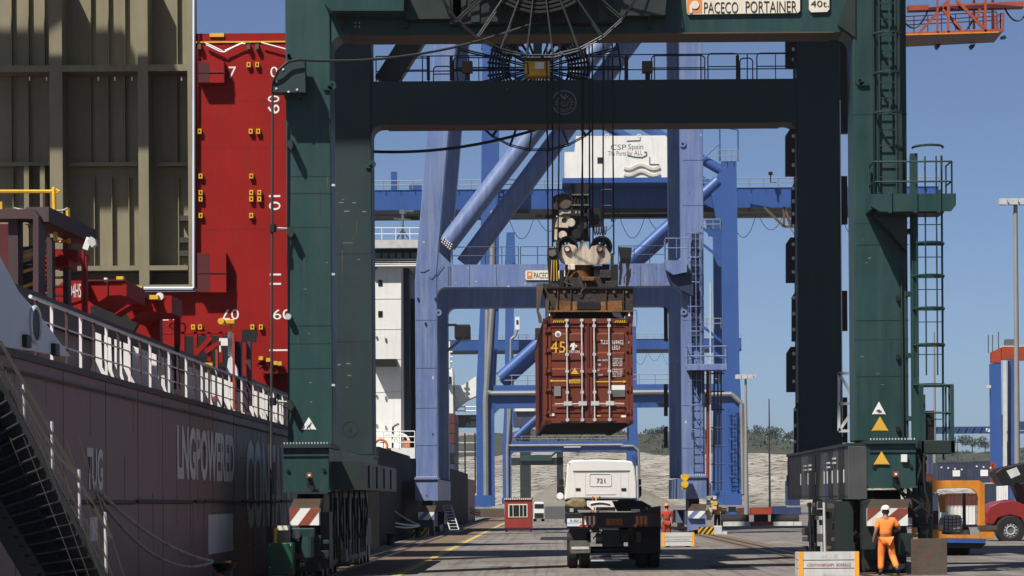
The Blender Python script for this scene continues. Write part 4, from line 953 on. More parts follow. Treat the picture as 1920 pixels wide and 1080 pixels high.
# side passage: railing, coaming, white stays
MB().box(-13, 44, DK-.3, HX-.1, 130, DK+.01).build('deck', 'red_dark', S)
rl = MB()
for i in range(44):
    y = 47.5+i*1.5
    MB().box(HX-.13, y, DK, HX-.08, y+.06, DK+1.0).build('rail_post', 'hull_text' if i % 2 else 'maroon', S)
for z_, r_ in ((1.02,.035),(.68,.018),(.35,.018)): MB().tube((HX-.1, 47, DK+z_), (HX-.1, 112, DK+z_), r_, 6).build('rail_bar', 'hull_text', S)
CO = -9.95
MB().box(CO-.25, 50, DK, CO, 118, DK+1.15).build('hatch_coaming', 'red_dark', S)
MB().box(CO-.2, 50, DK+1.08, CO+.12, 118, DK+1.62).build('coaming_top', 'maroon', S)
rs = random.Random(4)
for i in range(42):
    y = 57.8+i*1.32+rs.uniform(-.1, .1)
    if i in (9, 10, 30, 31, 32, 33): continue
    fl = .20 if i % 3 else .38
    MB().prism([(CO+.62, DK+1.08), (CO+.76, DK+1.02), (CO+.78, DK+.35), (CO+.78+fl*.5, DK), (CO+.56-fl*.4, DK), (CO+.62, DK+.5)], y, y+.05).build('coaming_stay', 'white_paint', S)
# lashing bridge / hatch stoppers on the near hatch: dark red frames with yellow rails
def sb(x0, y0, x1, y1, d, t, mat, name, parent=S, bevel=0): return MB().pbox(x0, y0, x1, y1, d, t).build(name, mat, parent, bevel=bevel)
d = 60.0
lbx = MB().pprism([(-40, 392), (62, 392), (72, 404), (72, 640), (62, 640), (62, 410), (-40, 410)], d, .8).build('lashing_bridge', 'maroon', S)
MB().bar(P(70, 402, d+.4), P(160, 445, d+4), .5, .32).build('lashing_beam', 'maroon', S)
sb(16, 400, 34, 640, d+.2, .6, 'maroon', 'lashing_column'); sb(118, 440, 128, 600, d+3, .4, 'maroon', 'lashing_column'); sb(88, 445, 98, 620, d+2, .4, 'maroon', 'lashing_column'); sb(-30, 420, 20, 640, d+1.6, .3, 'red_dark', 'bridge_panel')
sb(36, 462, 60, 640, d+2.4, .3, 'black', 'bridge_panel')
for i in range(9):
    sb(64, 478+i*9, 92-i*1.2, 482+i*9, d+2.2, .5, 'red_ship', 'stair_tread'); 
    MB().bar(P(36, 470+i*14, d+1.2), P(62, 462+i*14, d+1.2), .05, .06).build('hazard_bar', 'yellow' if i % 2 else 'black', S)
for i in range(10): sb(50+i*2, 545+i*6, 58+i*2.2, 548+i*6, d+.8, .2, 'yellow', 'step_edge')
for i in range(7): sb(70, 470+i*17-20, 118, 473+i*17-20, d+3.5, .3, 'red_dark', 'bridge_slat')
sb(96, 468, 146, 482, d+2.6, 1.5, 'red_ship', 'hatch_edge'); sb(96, 482, 128, 500, d+2.7, 1.2, 'red_ship', 'hatch_edge')
sb(44, 540, 48, 572, d+.6, .1, 'yellow', 'guide_post')
yr = MB(); yr.path([P(-10, 359, d+2), P(101, 359, d+2)], .04, 6); yr.path([P(101, 353, d+2), P(104, 452, d+2)], .055, 6); yr.path([P(98, 352, d+2), P(112, 359, d+2), P(104, 362, d+2)], .03, 5); yr.build('yellow_handrail', 'yellow', S)
yr = MB(); yr.path([P(127, 390, d+3), P(129, 456, d+3)], .05, 6); yr.path([P(112, 454, d+3), P(132, 450, d+3)], .03, 5); yr.build('yellow_handrail', 'yellow', S)
ch = MB().path(sag(P(26, 390, d+2), P(102, 393, d+2), .05), .025, 5).path(sag(P(102, 393, d+2), P(127, 390, d+2), .04), .025, 5).path(sag(P(80, 424, d+2), P(127, 423, d+2), .03), .02, 5).build('guard_chain', 'rope', S)
sb(0, 378, 4, 402, d+.5, .3, 'yellow', 'guide_post')
sb(80, 362, 84, 440, d+2.5, .08, 'maroon', 'rail_post')
# hatch-cover ends: red stepped girders
d = 66.0
blk = MB().pprism([(98, 545), (120, 526), (160, 526), (160, 560), (98, 580)], d-.6, .6).build('hatch_girder', 'red_ship', S)
text_o = ptext('NO4HS', 121, 532, 152, 558, d-.6, 'hull_text', blk)
g1 = MB().pprism([(160, 526), (230, 526), (234, 528), (234, 553), (203, 554), (177, 572), (160, 560)], d, 3).build('hatch_girder', 'red_ship', S)
sb(230, 526, 237, 555, d-.02, 3, 'red_ship', 'girder_end'); sb(200, 527, 202, 553, d-.03, .05, 'red_dark', 'weld_seam', g1); sb(160, 524, 234, 527, d-.06, 3, 'red_dark', 'girder_flange', g1)
sb(218, 518, 231, 526, d, .3, 'yellow', 'container_socket'); MB().disc(P(199, 525, d), .05, .1, 'z', 10).build('vent_cap', 'white_paint', S)
d = 71.0
MB().pprism([(207, 570), (235, 567), (245, 572), (215, 590)], d-1.2, 1).build('hatch_girder', 'red_ship', S)
sb(236, 544, 266, 568, d-.5, 1.5, 'red_ship', 'girder_end')
g2 = MB().pprism([(262, 560), (310, 560), (310, 584), (266, 585), (244, 600), (235, 585), (235, 570), (262, 568)], d, 3).build('hatch_girder', 'red_ship', S)
sb(308, 554, 322, 587, d-.05, 2, 'red_ship', 'girder_end'); sb(262, 558, 312, 561, d-.06, 3, 'red_dark', 'girder_flange', g2)
for x0, x1, y0 in ((236,248,538),(252,266,536),(280,296,553)): sb(x0, y0, x1, y0+8, d-.3, .3, 'yellow', 'container_socket')
MB().disc(P(300, 556, d), .1, .14, 'y', 10).build('twist_lock', 'sign_cream', S)
MB().pbox(120, 560, 300, 660, 74, .5).build('hatch_side', 'red_ship', S)
MB().pprism([(170, 575), (205, 555), (262, 600), (245, 630), (170, 610)], 72.5, .4).build('painted_shade', 'black', S)  # black sheet standing in for shade among the hatch girders
# boom light and posts
d = 62.5
MB().pbox(153, 470, 158, 680, d-1, .2).build('light_post', 'red_ship', S); MB().pbox(160, 480, 163, 680, d-1, .15).build('light_post', 'red_ship', S)
fl = MB().bar(P(160, 468, d-1), P(168, 446, d-1), .12, .12).build('search_light', 'white_paint', S); MB().pprism([(163, 452), (170, 443), (178, 448), (180, 458), (172, 464)], d-1.2, .3).build('lamp_head', 'galv', fl)
# gooseneck pipe, davit with net, yellow stand
d = 80.0
pb = MB().path([P(330, 730, 74), P(330, 572, 74), P(331, 567, 74), P(335, 568, 74), P(335, 650, 74)], .05, 8).build('vent_pipe', 'red_ship', S); sb(329, 645, 337, 730, 73.9, .12, 'black', 'pipe_base')
sb(280, 622, 425, 626, d+4, .3, 'red_ship', 'lashing_beam')
for x in (343, 366, 392, 414): sb(x-3, 622, x+3, 680, d+4, .2, 'red_ship', 'lashing_column')
MB().bar(P(366, 665, d+4), P(396, 632, d+4), .12, .14).bar(P(385, 660, d+4), P(415, 640, d+4), .12, .14).build('lashing_brace', 'red_ship', S)
sb(345, 630, 440, 690, d+5, .3, 'black', 'painted_shade')  # black sheet standing in for shade behind the lashing beam
sb(411, 634, 427, 648, d, .4, 'white_paint', 'davit_frame'); sb(411, 640, 414, 660, d, .1, 'white_paint', 'davit_frame'); sb(427, 622, 436, 668, d+.2, .4, 'white_paint', 'davit_post')
sb(436, 625, 440, 768, d-.4, .1, 'hivis_red', 'pole')
ys = MB().pbox(412, 598, 440, 608, d-.2, .3).pbox(430, 606, 434, 620, d-.1, .15); ys.build('yellow_crane_head', 'yellow', S, bevel=.03)
MB().disc(P(416, 603, d-.3), .09, .5, 'y', 12).build('crane_sheave', 'yellow', S)
MB().pprism([(424, 700), (428, 672), (434, 668), (444, 690), (446, 706)], d, .3).build('cargo_net', 'bulwark', S)
sb(453, 618, 478, 640, d+1, .5, 'black', 'fire_box'); sb(440, 640, 452, 740, d+.6, .4, 'black', 'locker'); sb(462, 640, 470, 760, d+.4, .4, 'maroon', 'lashing_column'); sb(440, 735, 464, 772, d-.6, .5, 'maroon', 'locker'); sb(404, 655, 408, 690, d-.4, .1, 'hivis_red', 'hose_reel')
sb(389, 680, 394, 748, 77, .1, 'yellow', 'yellow_stand'); sb(384, 680, 398, 686, 76.9, .2, 'yellow', 'stand_head'); MB().disc(P(404, 748, 77), .08, .1, 'y', 12).build('fire_hose', 'hivis_red', S)
MB().path([P(451, 770, 79), P(452, 790, 79), P(447, 797, 79), P(446, 785, 79)], .02, 5).build('hanging_hose', 'cable', S)
for (x0, y0, x1, y1) in ((478,668,500,684),(484,680,520,690),(490,688,540,700)): sb(x0, y0, x1, y1, 88, 2, 'red_ship', 'hatch_edge')
MB().pprism([(480, 715), (508, 695), (545, 695), (545, 740), (508, 725)], 89, 1).build('hatch_girder', 'red_ship', S)
for x, y in ((489,672),(503,675),(517,681),(524,682)): sb(x-4, y-4, x+4, y+3, 87.8, .3, 'yellow', 'container_socket')
sb(505, 655, 545, 658, 89, .1, 'white_paint', 'lashing_rod')
# ---------------- upright red hatch cover
RD = 116.62
zt, zb = PZ(450, 62, RD), 4.6; RX = PX(364.5, 300, RD)
RW = MB().box(RX, RD, zb, -9.3, RD+.9, zt-.35).build('red_hatch_cover', 'red_ship', S)
MB().box(RX, RD+.05, zt-.35, -9.3, RD+.95, zt).build('cover_rim', 'red_ship', RW)
MB().box(RX, RD-.05, zt-.40, -9.3, RD, zt-.34).build('yellow_trim', 'yellow', RW)
sb(393, 62, 420, 69, RD-.03, .1, 'yellow', 'stopper', RW)
def cleat(x, y):
    b_ = MB()
    b_.pbox(x-3.6, y-4.6, x+3.6, y-2.4, RD-.16, .16).pbox(x-3.6, y+2.4, x+3.6, y+4.6, RD-.16, .16).pbox(x-3.6, y-2.4, x-1.6, y+2.4, RD-.16, .16).pbox(x+1.6, y-2.4, x+3.6, y+2.4, RD-.16, .16)
    b_.build('lashing_socket', 'yellow', RW)
for y, xs in ((121,(466,482)),(246,(374,470,484)),(330,(376,471)),(361,(376,471,486)),(373,(376,471,486)),(404,(376,471)),(613,(248,264,362,375,473,489)),(88,())):
    for x in xs: cleat(x, y)
for x in (374, 466, 482): sb(x-3, 82, x+3, 92, RD-.25, .25, 'rust_plate', 'rod_eye', RW)
for pts in (((384,80),(414,94),(420,98)), ((386,84),(413,97),(420,98)), ((420,98),(450,82),(460,82)), ((422,95),(448,84),(456,80)), ((490,80),(535,92),(545,100))):
    MB().path([P(x, y, RD-.2) for x, y in pts], .035, 5).build('lashing_rod', 'white_paint', RW)
ptext('7', 429, 125, 443, 146, RD, 'text_white', RW); ptext('0', 507, 125, 521, 145, RD, 'text_white', RW); ptext('9', 502, 196, 524, 213, RD, 'text_white', RW, flip=90); ptext('0', 502, 179, 524, 192, RD, 'text_white', RW, flip=90)
ptext('10', 504, 366, 526, 394, RD, 'text_white', RW, flip=90); ptext('11', 506, 513, 527, 534, RD, 'text_white', RW, flip=90)
ptext('05', 304, 580, 337, 601, RD, 'text_white', RW, flip=180); ptext('07', 416, 580, 448, 599, RD, 'text_white', RW, flip=180); ptext('09', 512, 580, 546, 599, RD, 'text_white', RW, flip=180)
for x0, y0, x1, y1 in ((372,115,420,155),(370,474,424,548)):
    bx = MB().pbox(x0, y0, x1, y1, RD-.5, .5).build('hinge_box', 'red_ship', RW); sb(x0, (y0+y1)/2, x1+2, (y0+y1)/2+1.5, RD-.53, .05, 'red_dark', 'weld_seam', RW)
    sb(x0, y0+1, x0+(x1-x0)*.42, y1-1, RD-.51, .012, 'red_dark', 'dark_left_part', RW)  # darker left part of the hinge box face
for y in (190, 277, 430): sb(366, y, 536, y+.8, RD-.005, .005, 'red_dark', 'weld_seam', RW)
sb(365, 541, 430, 545, RD-.3, .3, 'red_dark', 'cover_edge', RW)
MB().box(-26, RD+.3, 4.6, RX, RD+.9, PZ(300, 546, RD)).build('cover_foot', 'red_ship', RW)
# ---------------- upright olive hatch cover (underside with stiffeners)
OD = 116.4; OT = 1.4
OC = MB().box(-30, OD+OT, PZ(200,540,OD), PX(362,270,OD), OD+OT+.12, PZ(200,-60,OD)).build('olive_hatch_cover', 'olive', S)
def rib(x0, y0, x1, y1, dep=0.0, t=OT, mat='olive', nm='stiffener'):
    return MB().pbox(x0, y0, x1, y1, OD+dep, t-dep).build(nm, mat, OC)
for x0, x1 in ((93,117),(259,278),(352,362)): rib(x0, -60, x1, 540)
for y0, y1 in ((122,134),): rib(-40, y0, 352, y1, .02)
rib(128, 304, 258, 311, .9); rib(294, 304, 352, 311, .9); rib(-40, 304, 95, 311, .9)
rib(120, 498, 352, 507, .01); rib(120, 534, 360, 542, .012)
for xs, y0, y1 in (((169,202,233,331),-60,124),((169,202,233,331),134,304),((176,209,241,334),331,498),((20,52,82),-60,124),((20,52),134,304),((24,52,82),311,540)):
    for x in xs:
        rib(x, y0, x+1.6, y1, 1.17)
for x in (52, 82):
    rib(x-7, 311, x+2, 420, .5)
for x in (55, 87, 184, 215, 247, 340): sb(x-1, 144, x+1.5, 151, OD+.2, .02, 'text_white', 'drain_hole', OC)
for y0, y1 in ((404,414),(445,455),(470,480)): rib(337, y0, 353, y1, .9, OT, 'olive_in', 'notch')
MB().path([P(363.5, -30, OD-.05), P(363, 540, OD-.05)], .06, 6).build('rubber_seal', 'bulwark', OC); MB().path([P(250, 541, OD-.05), P(362, 541, OD-.05)], .07, 6).build('rubber_seal', 'bulwark', OC)
# ---------------- unseen jib added above the frame to shade the olive cover
JB = thing('jib', 'unseen lattice jib added above the ship to shade the olive cover', 'crane jib', (-30, 108, 33))
for a, b_, w_ in (((-60,107.4,33.5),(-22.2,107.4,33.5),2.6),((-60,104,43.6),(-28,104,43.6),1.0)): MB().bar(a, b_, .8, w_).build('chord', 'olive', JB)
for i in range(5): MB().bar((-58+i*6, 107, 34), (-53+i*6, 104, 43.6), .5, .5).build('lattice_bar', 'olive', JB)
# ---------------- gangway and mooring lines
GW = thing('gangway', 'dark aluminium accommodation ladder slanting down the near hull', 'gangway', tuple(P(150, 1080, 42)))
g0, g1 = P(-60, 610, 41.2), P(195, 1140, 42.2)
g0 = Vector((-7.95, 44.2, 4.65)); 
def gpt(px, py, d): return P(px, py, d)
A0, A1 = gpt(-30, 690, 41), gpt(205, 1130, 41); B0, B1 = gpt(-130, 760, 40.2), gpt(95, 1130, 40.2)
for a, b_, nm in ((A0, A1, 'stringer'), (B0, B1, 'stringer')): MB().bar(a, b_, .09, .3).build(nm, 'black', GW)
for i in range(22): t = i/21; MB().bar(A0.lerp(A1, t), B0.lerp(B1, t), .26, .03).build('tread', 'rubber', GW)
k = Vector((0, .05, -.2)); ug = MB(); ug.v = [tuple(p+k) for p in (A0, A1, B1, B0)]+[tuple(p+k*1.15) for p in (A0, A1, B1, B0)]; ug.f = [(0,1,2,3),(7,6,5,4),(0,4,5,1),(1,5,6,2),(2,6,7,3),(3,7,4,0)]; ug.build('under_plate', 'black', GW)
A0u, A1u = gpt(-20, 610, 41.2), gpt(230, 1110, 41.2)
MB().tube(gpt(0, 640, 41.3), gpt(210, 1010, 41.3), .03, 6).build('handrail', 'rope_dark', GW)
MB().path(sag(gpt(40, 730, 41), gpt(140, 890, 41), .12), .025, 5).build('hand_rope', 'rope_dark', GW); MB().path(sag(gpt(0, 700, 41), gpt(100, 900, 41), .1), .02, 5).build('hand_rope', 'rope_dark', GW)
for (x0, y0, y1) in ((44,718,830),(97,790,905),(148,880,990),(197,960,1075)): MB().tube(gpt(x0, y0, 41.3), gpt(x0+2, y1, 41.3), .025, 6).build('stanchion', 'galv', GW)
nt_ = MB()
for i in range(30):
    t = i/29; a = gpt(-10+t*210, 650+t*390, 41.15); nt_.tube(a, a-Vector((0, 0, .75)), .006, 3)
for k in range(5): nt_.tube(gpt(-10, 660+k*22, 41.15), gpt(200, 1050+k*22, 41.15), .006, 3)
for k in range(9): nt_.tube(gpt(-60+k*26, 820, 40.6), gpt(60+k*22, 1090, 40.6), .006, 3)
o = nt_.build('safety_net', 'rope_dark', GW); o['kind'] = 'stuff'
for i, (pa, pb_, s) in enumerate((((176,912),(398,1052),.25), ((180,925),(398,1054),.55))):
    da = -HX*F/(VX-pa[0]); o = MB().path(sag(P(pa[0], pa[1], da), P(pb_[0], pb_[1], 61), s), .035, 6).build('mooring_rope', 'rope', None)
    tag(o, ('upper', 'lower slacker')[i]+' of two grey mooring ropes running down to the near bollard', 'rope', 'near mooring ropes')
BL = thing('bollard', 'black bollard with red rope end by the near mooring ropes', 'bollard', (P(420,1050,61.5).x, 61.5, 0))
c = ORG[BL.name]
MB().tube(c, c+Vector((0,0,.55)), .2, 16, .16).build('post', 'black', BL, smooth=True); MB().tube(c+Vector((0,0,.5)), c+Vector((0,0,.68)), .16, 16, .3).build('head', 'black', BL, smooth=True); MB().box(c.x-.4, c.y-.4, 0, c.x+.4, c.y+.4, .06).build('base_plate', 'rust_plate', BL)
MB().disc(c+Vector((.1,-.1,.7)), .07, .05, 'z', 10).build('yellow_mark', 'yellow', BL); MB().tube(c+Vector((-.1,-.3,.4)), c+Vector((.45,-.6,.03)), .09, 8).build('rope_end', 'rope_red', BL)
# ================================================================== second ship: white deckhouse, black hull
W2 = thing('ship', 'black hulled ship with tall white deckhouse behind the green leg', 'ship', (-16, 215, -2.3)); d = 175.0
MB().prism([(-32, -2.6), (-8.6, -2.6), (-8.5, 0), (-8.5, PZ(740,858,d)), (-32, PZ(740,858,d))], 139, 286).build('hull', 'hull_black', W2)
def wb_(x0, y0, x1, y1, dd, t, mat, nm, parent=W2, bevel=0): return MB().pbox(x0, y0, x1, y1, dd, t).build(nm, mat, parent, bevel=bevel)
wb_(640, 840, 778, 860, d-6, 14, 'white_paint', 'deck_edge')
hs_ = MB().pprism([(600, 850), (600, 512), (697, 512), (712, 500), (750, 492), (752, 500), (752, 850)], d, 10).build('deckhouse', 'white_paint', W2)
for y in (560, 617, 673, 735): wb_(600, y, 752, y+1, d-.02, .02, 'galv', 'deck_seam', hs_)
for y in (525, 583): wb_(709, y, 717, y+11, d-.04, .05, 'glass', 'window', hs_)
wb_(752, 500, 768, 850, d+1, 9, 'navy', 'funnel_casing'); wb_(752, 500, 756, 850, d+.2, .8, 'white_paint', 'corner_column')
wb_(766, 560, 779, 850, d+3, 9, 'black', 'rear_structure'); wb_(697, 673, 743, 686, d-1.2, 1.2, 'black', 'painted_shadow_strip')  # black strip stands in for a shadow on the deckhouse front
wb_(600, 450, 800, 465, d-1, 12, 'galv', 'bridge_roof'); wb_(600, 465, 800, 472, d-.2, 11, 'black', 'bridge_eave')
for k in range(9): wb_(690+k*13.5, 473, 700+k*13.5, 483, d+.4, .1, 'glass_sky_teal', 'bridge_window')
wb_(600, 472, 790, 484, d+.6, 8, 'text_black', 'wheelhouse'); wb_(690, 496, 784, 499, d-.6, 11, 'white_paint', 'bridge_deck')
for k in range(3): MB().tube(P(690, 486+k*4, d-.5), P(790, 486+k*4, d-.5), .03, 4).build('railing', 'white_paint', W2)
railing(W2, [P(690, 450, d-.6), P(795, 450, d-.6)], .75, .025, 'white_paint', .9)
ms = MB().tube(P(755, 448, d+3), P(755, 396, d+3), .1, 8, .06).tube(P(744, 448, d+2), P(755, 430, d+3), .05, 5).tube(P(766, 448, d+2), P(755, 430, d+3), .05, 5).tube(P(738, 410, d+3), P(770, 412, d+3), .04, 5).build('mast', 'white_paint', W2)
MB().disc(P(755, 397, d+3), .2, .25, 'z', 10).build('radar', 'white_paint', ms); wb_(750, 394, 775, 397, d+3, .1, 'white_paint', 'radar_bar', ms)
zr = PZ(740, 840, d-6)
railing(W2, [(PX(690,840,d-6), d-6, zr), (PX(778,840,d-6), d-6, zr)], 1.0, .03, 'white_paint', 1.0, mids=2)
lb = MB().ring(P(714, 836, d-6.2), .38, .09, 'y', 18, 6).build('lifebuoy', 'orange_logo', W2); wb_(758, 826, 768, 840, d-6, .3, 'orange_logo', 'liferaft')
for x in (703, 729, 752): MB().ring(P(x, 830, d-3), .5, .08, 'y', 12, 5, 0, math.pi).build('vent_cowl', 'white_paint', W2)
dv = MB().path([P(736, 850, d-1), P(737, 800, d-1), P(748, 794, d-1)], .07, 5).build('davit', 'text_black', W2)
for i in range(4):
    for j in range(2): wb_(702+j*17, 625+i*55+j*3, 705+j*17, 629+i*55+j*5, d-.2, .1, 'white_paint', 'deck_lamp', hs_)
MB().prism([(-20, -2.6), (-8.55, -2.6), (-8.5, 0), (-8.5, 4.2), (-20, 4.2)], 286, 312).build('bow_section', 'hull_red', W2)
# mooring ropes of the second ship
for i, (x0, y0, x1, y1, s, m_) in enumerate(((697,962,786,985,.2,'rope'),(697,968,786,986,.3,'rope'),(710,934,785,984,.15,'rope_dark'))):
    o = MB().path(sag(P(x0, y0, 150), P(x1, y1, 157), s), .05, 6).build('mooring_rope', 'white_paint' if m_ == 'rope' else 'rope'); tag(o, ('upper pale mooring rope crossing the black hull','lower pale mooring rope crossing the black hull','grey mooring rope slanting steeply to the blue crane leg')[i], 'rope', 'second ship mooring ropes')
for i in range(3):
    o = MB().path(sag(P(868, 938+i*6, 290), P(900, 958+i*4, 296), .2), .08, 5).build('mooring_rope', 'rope_red' if i else 'rope'); tag(o, ('pale top','middle red','lowest red')[i]+' mooring rope at the far red bow', 'rope', 'far bow mooring ropes')
# containers stacked on the second ship's far deck (dark rows beside the blue leg)
rc = random.Random(2)
for i in range(7):
    for j in range(1):
        y = 775+i*19; o = MB().pbox(838, y, 852, y+18, 262, 12).build('shipping_container', rc.choice(['cont_brown','black','navy','hull_red']))
        tag(o, ('topmost','second','third','fourth','fifth','sixth','lowest')[i]+' container in the dark stack right of the blue leg', 'container', 'stack on second ship')
# third ship: white bow and wheelhouse far off
W3 = thing('ship', 'distant white ship with raked bow behind the blue cranes', 'ship', tuple(P(860, 930, 520))); d = 520.0
MB().pprism([(837, 775), (837, 690), (848, 690), (850, 775)], d, 10).build('wheelhouse', 'white_paint', W3); wb_(838, 697, 849, 722, d-1, 12, 'white_paint', 'bridge', W3); wb_(840, 706, 846, 720, d-1.2, .3, 'glass', 'window', W3)
MB().pprism([(852, 770), (852, 722), (868, 722), (893, 705), (893, 742), (875, 750), (862, 760)], d+4, 6).build('raised_bow', 'white_paint', W3); MB().tube(P(843, 690, d), P(843, 640, d), .2, 6).build('mast', 'white_paint', W3)
for k in range(3): MB().tube(P(838, 660+k*9, d), P(848, 660+k*9, d), .15, 5).build('yard', 'white_paint', W3)
wb_(850, 778, 893, 800, d+3, 8, 'green_dark', 'hull', W3); railing(W3, [P(852, 778, d+2), P(893, 778, d+2)], 1.5, .12, 'galv', 2)
gs = thing('scaffold_gantry', 'yellow topped steel scaffold gantry before the quarry face', 'gantry', tuple(P(872, 940, 470)))
for x in (852, 872, 891): MB().pbox(x-1.4, 812, x+1.4, 925, 470, .3).build('column', 'black', gs)
for k in range(7): MB().pbox(850, 812+k*17, 893, 814+k*17, 470, .3).build('beam', 'yellow' if k == 0 else 'galv', gs)
for k in range(3): MB().disc(P(858+k*12, 908, 468), .8, 1, 'y', 10).build('yellow_drum', 'yellow', gs)

# streaks and scuffs on the near hull
rh = random.Random(77)
for k in range(44):
    y = rh.uniform(47, 92); z1 = rh.choice([DK-.35, 1.95, rh.uniform(1.2, 4)]); l_ = rh.uniform(.4, 1.9); w_ = rh.uniform(.02, .10)
    MB().prism_x([(y, z1), (y+w_, z1), (y+w_*.6, z1-l_), (y+w_*.4, z1-l_)], HX, HX+.004).build('rust_streak', rh.choice(['hull_streak','maroon','hull_scuff']), S)
for k in range(26):
    y = rh.uniform(50, 90); z1 = rh.uniform(.3, 3.6); l_ = rh.uniform(.3, 1.6)
    MB().prism_x([(y, z1), (y+l_, z1+rh.uniform(-.05,.05)), (y+l_, z1+.03), (y, z1+.04)], HX, HX+.004).build('scuff_mark', rh.choice(['hull_scuff','maroon']), S)
# ================================================================== hanging container
CD = 77.0; cc = P(1103.5, 795, CD)
CN = thing('shipping_container', 'reddish brown high-cube container hanging from the spreader above the truck', 'container', (cc.x, CD, cc.z))
def q3(x, y): return (960+x/4.153, 570+y/4.153)
HW, HH, LEN = 1.219, 2.87, 13.7; X0, Z0 = cc.x, cc.z
fr = 'container_red'
for s in (-1, 1):
    MB().box(X0+s*HW-(.10 if s > 0 else 0), CD-.04, Z0, X0+s*HW+(.10 if s < 0 else 0), CD+.16, Z0+HH).build('corner_post', fr, CN)
    for zz in (Z0-.01, Z0+HH-.11):
        cf = MB().box(X0+s*HW-(.17 if s > 0 else -.0)-.005, CD-.055, zz, X0+s*HW+(.17 if s < 0 else 0)+.005, CD+.13, zz+.12).build('corner_casting', 'red_dark', CN)
        MB().disc((X0+s*(HW-.085), CD-.06, zz+.06), .035, .02, 'y', 10).build('casting_hole', 'black', cf)
    # corrugated side wall
    pts = []; y = .2
    while y < LEN-.2:
        for dy, o in ((0,0),(.07,0),(.14,.036),(.21,.036)): pts.append((X0+s*(HW-.02-o), CD+y+dy))
        y += .278
    b = MB()
    for i in range(len(pts)-1):
        k = len(b.v); (xa, ya), (xb, yb) = pts[i], pts[i+1]
        b.v += [(xa, ya, Z0+.12), (xb, yb, Z0+.12), (xb, yb, Z0+HH-.08), (xa, ya, Z0+HH-.08)]; b.f.append((k, k+1, k+2, k+3) if s < 0 else (k, k+3, k+2, k+1))
    b.build('side_wall', 'container_side', CN)
    for z0, z1 in ((0, .14), (HH-.1, HH)): MB().box(X0+s*HW-(.06 if s > 0 else 0), CD+.13, Z0+z0, X0+s*HW+(.06 if s < 0 else 0), CD+LEN-.1, Z0+z1).build('side_rail', fr, CN)
    MB().box(X0+s*HW-(.12 if s > 0 else 0), CD+LEN-.1, Z0, X0+s*HW+(.12 if s < 0 else 0), CD+LEN, Z0+HH).build('corner_post', fr, CN)
    for zz in (0, HH-.12): MB().box(X0+s*HW-(.18 if s > 0 else 0), CD+LEN-.06, Z0+zz-.01, X0+s*HW+(.18 if s < 0 else 0), CD+LEN+.01, Z0+zz+.12).build('corner_casting', 'red_dark', CN)
MB().box(X0-HW+.05, CD+.1, Z0+HH-.05, X0+HW-.05, CD+LEN-.05, Z0+HH-.02).build('roof', fr, CN); MB().box(X0-HW+.05, CD+LEN-.08, Z0+.1, X0+HW-.05, CD+LEN-.04, Z0+HH-.05).build('end_wall', fr, CN)
MB().box(X0-HW+.03, CD+.1, Z0+.14, X0+HW-.03, CD+LEN-.05, Z0+.18).build('floor', 'black', CN)
for i in range(30): MB().box(X0-HW+.06, CD+.5+i*.43, Z0+.02, X0+HW-.06, CD+.56+i*.43, Z0+.14).build('cross_member', 'black', CN)
MB().box(X0-HW+.09, CD-.03, Z0+HH-.13, X0+HW-.09, CD+.14, Z0+HH).build('door_header', fr, CN); MB().box(X0-HW+.09, CD-.03, Z0+.03, X0+HW-.09, CD+.14, Z0+.17).build('door_sill', fr, CN)
for x0, x1 in ((-.62, -.20), (.20, .62)): MB().box(X0+x0*HW, CD-.034, Z0+.02, X0+x1*HW, CD-.03, Z0+.08).build('fork_pocket', 'black', CN)
zb, zt = Z0+.18, Z0+HH-.14
for s in (-1, 1):
    xa, xb = (X0-HW+.11, X0-.012) if s < 0 else (X0+.012, X0+HW-.11)
    dl = MB().box(xa, CD+.03, zb, xb, CD+.07, zt).build('door', fr, CN)
    for x0, x1, z0, z1 in ((xa, xa+.1, zb, zt), (xb-.1, xb, zb, zt), (xa, xb, zb, zb+.09), (xa, xb, zt-.09, zt)): MB().box(x0, CD+.005+.002*(x0 == xa), z0, x1, CD+.032, z1).build('door_frame', fr, dl)
    h = zt-zb
    for f0, f1 in ((.035,.14),(.315,.385),(.43,.53),(.60,.70),(.80,.905)):
        z0, z1 = zb+h*f0, zb+h*f1; e = .045; MB().prism_x([(CD+.03, z0), (CD-.004, z0+e), (CD-.004, z1-e), (CD+.03, z1)], xa+.12, xb-.12).build('door_rib', fr, dl)
    for zf in (.06, .3, .5, .72, .93): 
        xx = xa-.05 if s < 0 else xb+.05; MB().disc((xx, CD-.045, zb+h*zf), .03, .16, 'z', 10).box(xx-(.0 if s < 0 else .14), CD-.05, zb+h*zf-.04, xx+(.14 if s < 0 else 0), CD-.03, zb+h*zf+.04).build('hinge', fr, dl)
for fx in (.264, .431, .569, .736):
    x = X0-HW+fx*2*HW; rd = MB().tube((x, CD-.06, Z0+.06), (x, CD-.06, Z0+HH-.02), .02, 8).build('locking_rod', 'chrome', CN)
    for zf in (.04, .30, .50, .66, .93, .985): MB().box(x-.045, CD-.08, Z0+HH*zf-.035, x+.045, CD-.01, Z0+HH*zf+.035).build('rod_guide', 'galv', rd)
    MB().tube((x-.02, CD-.075, Z0+HH*.195), (x+(.34 if fx > .5 else -.34)+(.06 if fx in (.431,.736) else 0), CD-.075, Z0+HH*.19), .016, 6).box(x-.10, CD-.09, Z0+HH*.175, x+.12, CD-.06, Z0+HH*.215).build('lock_handle', 'galv', rd)
MB().box(X0-.03, CD-.02, zb, X0+.03, CD+.02, zt).build('door_gasket', 'red_dark', CN)
MB().pprism([q3(580,498), q3(632,498), q3(632,530), q3(610,540), q3(580,535)], CD-.05, .06).build('lock_box', fr, CN)
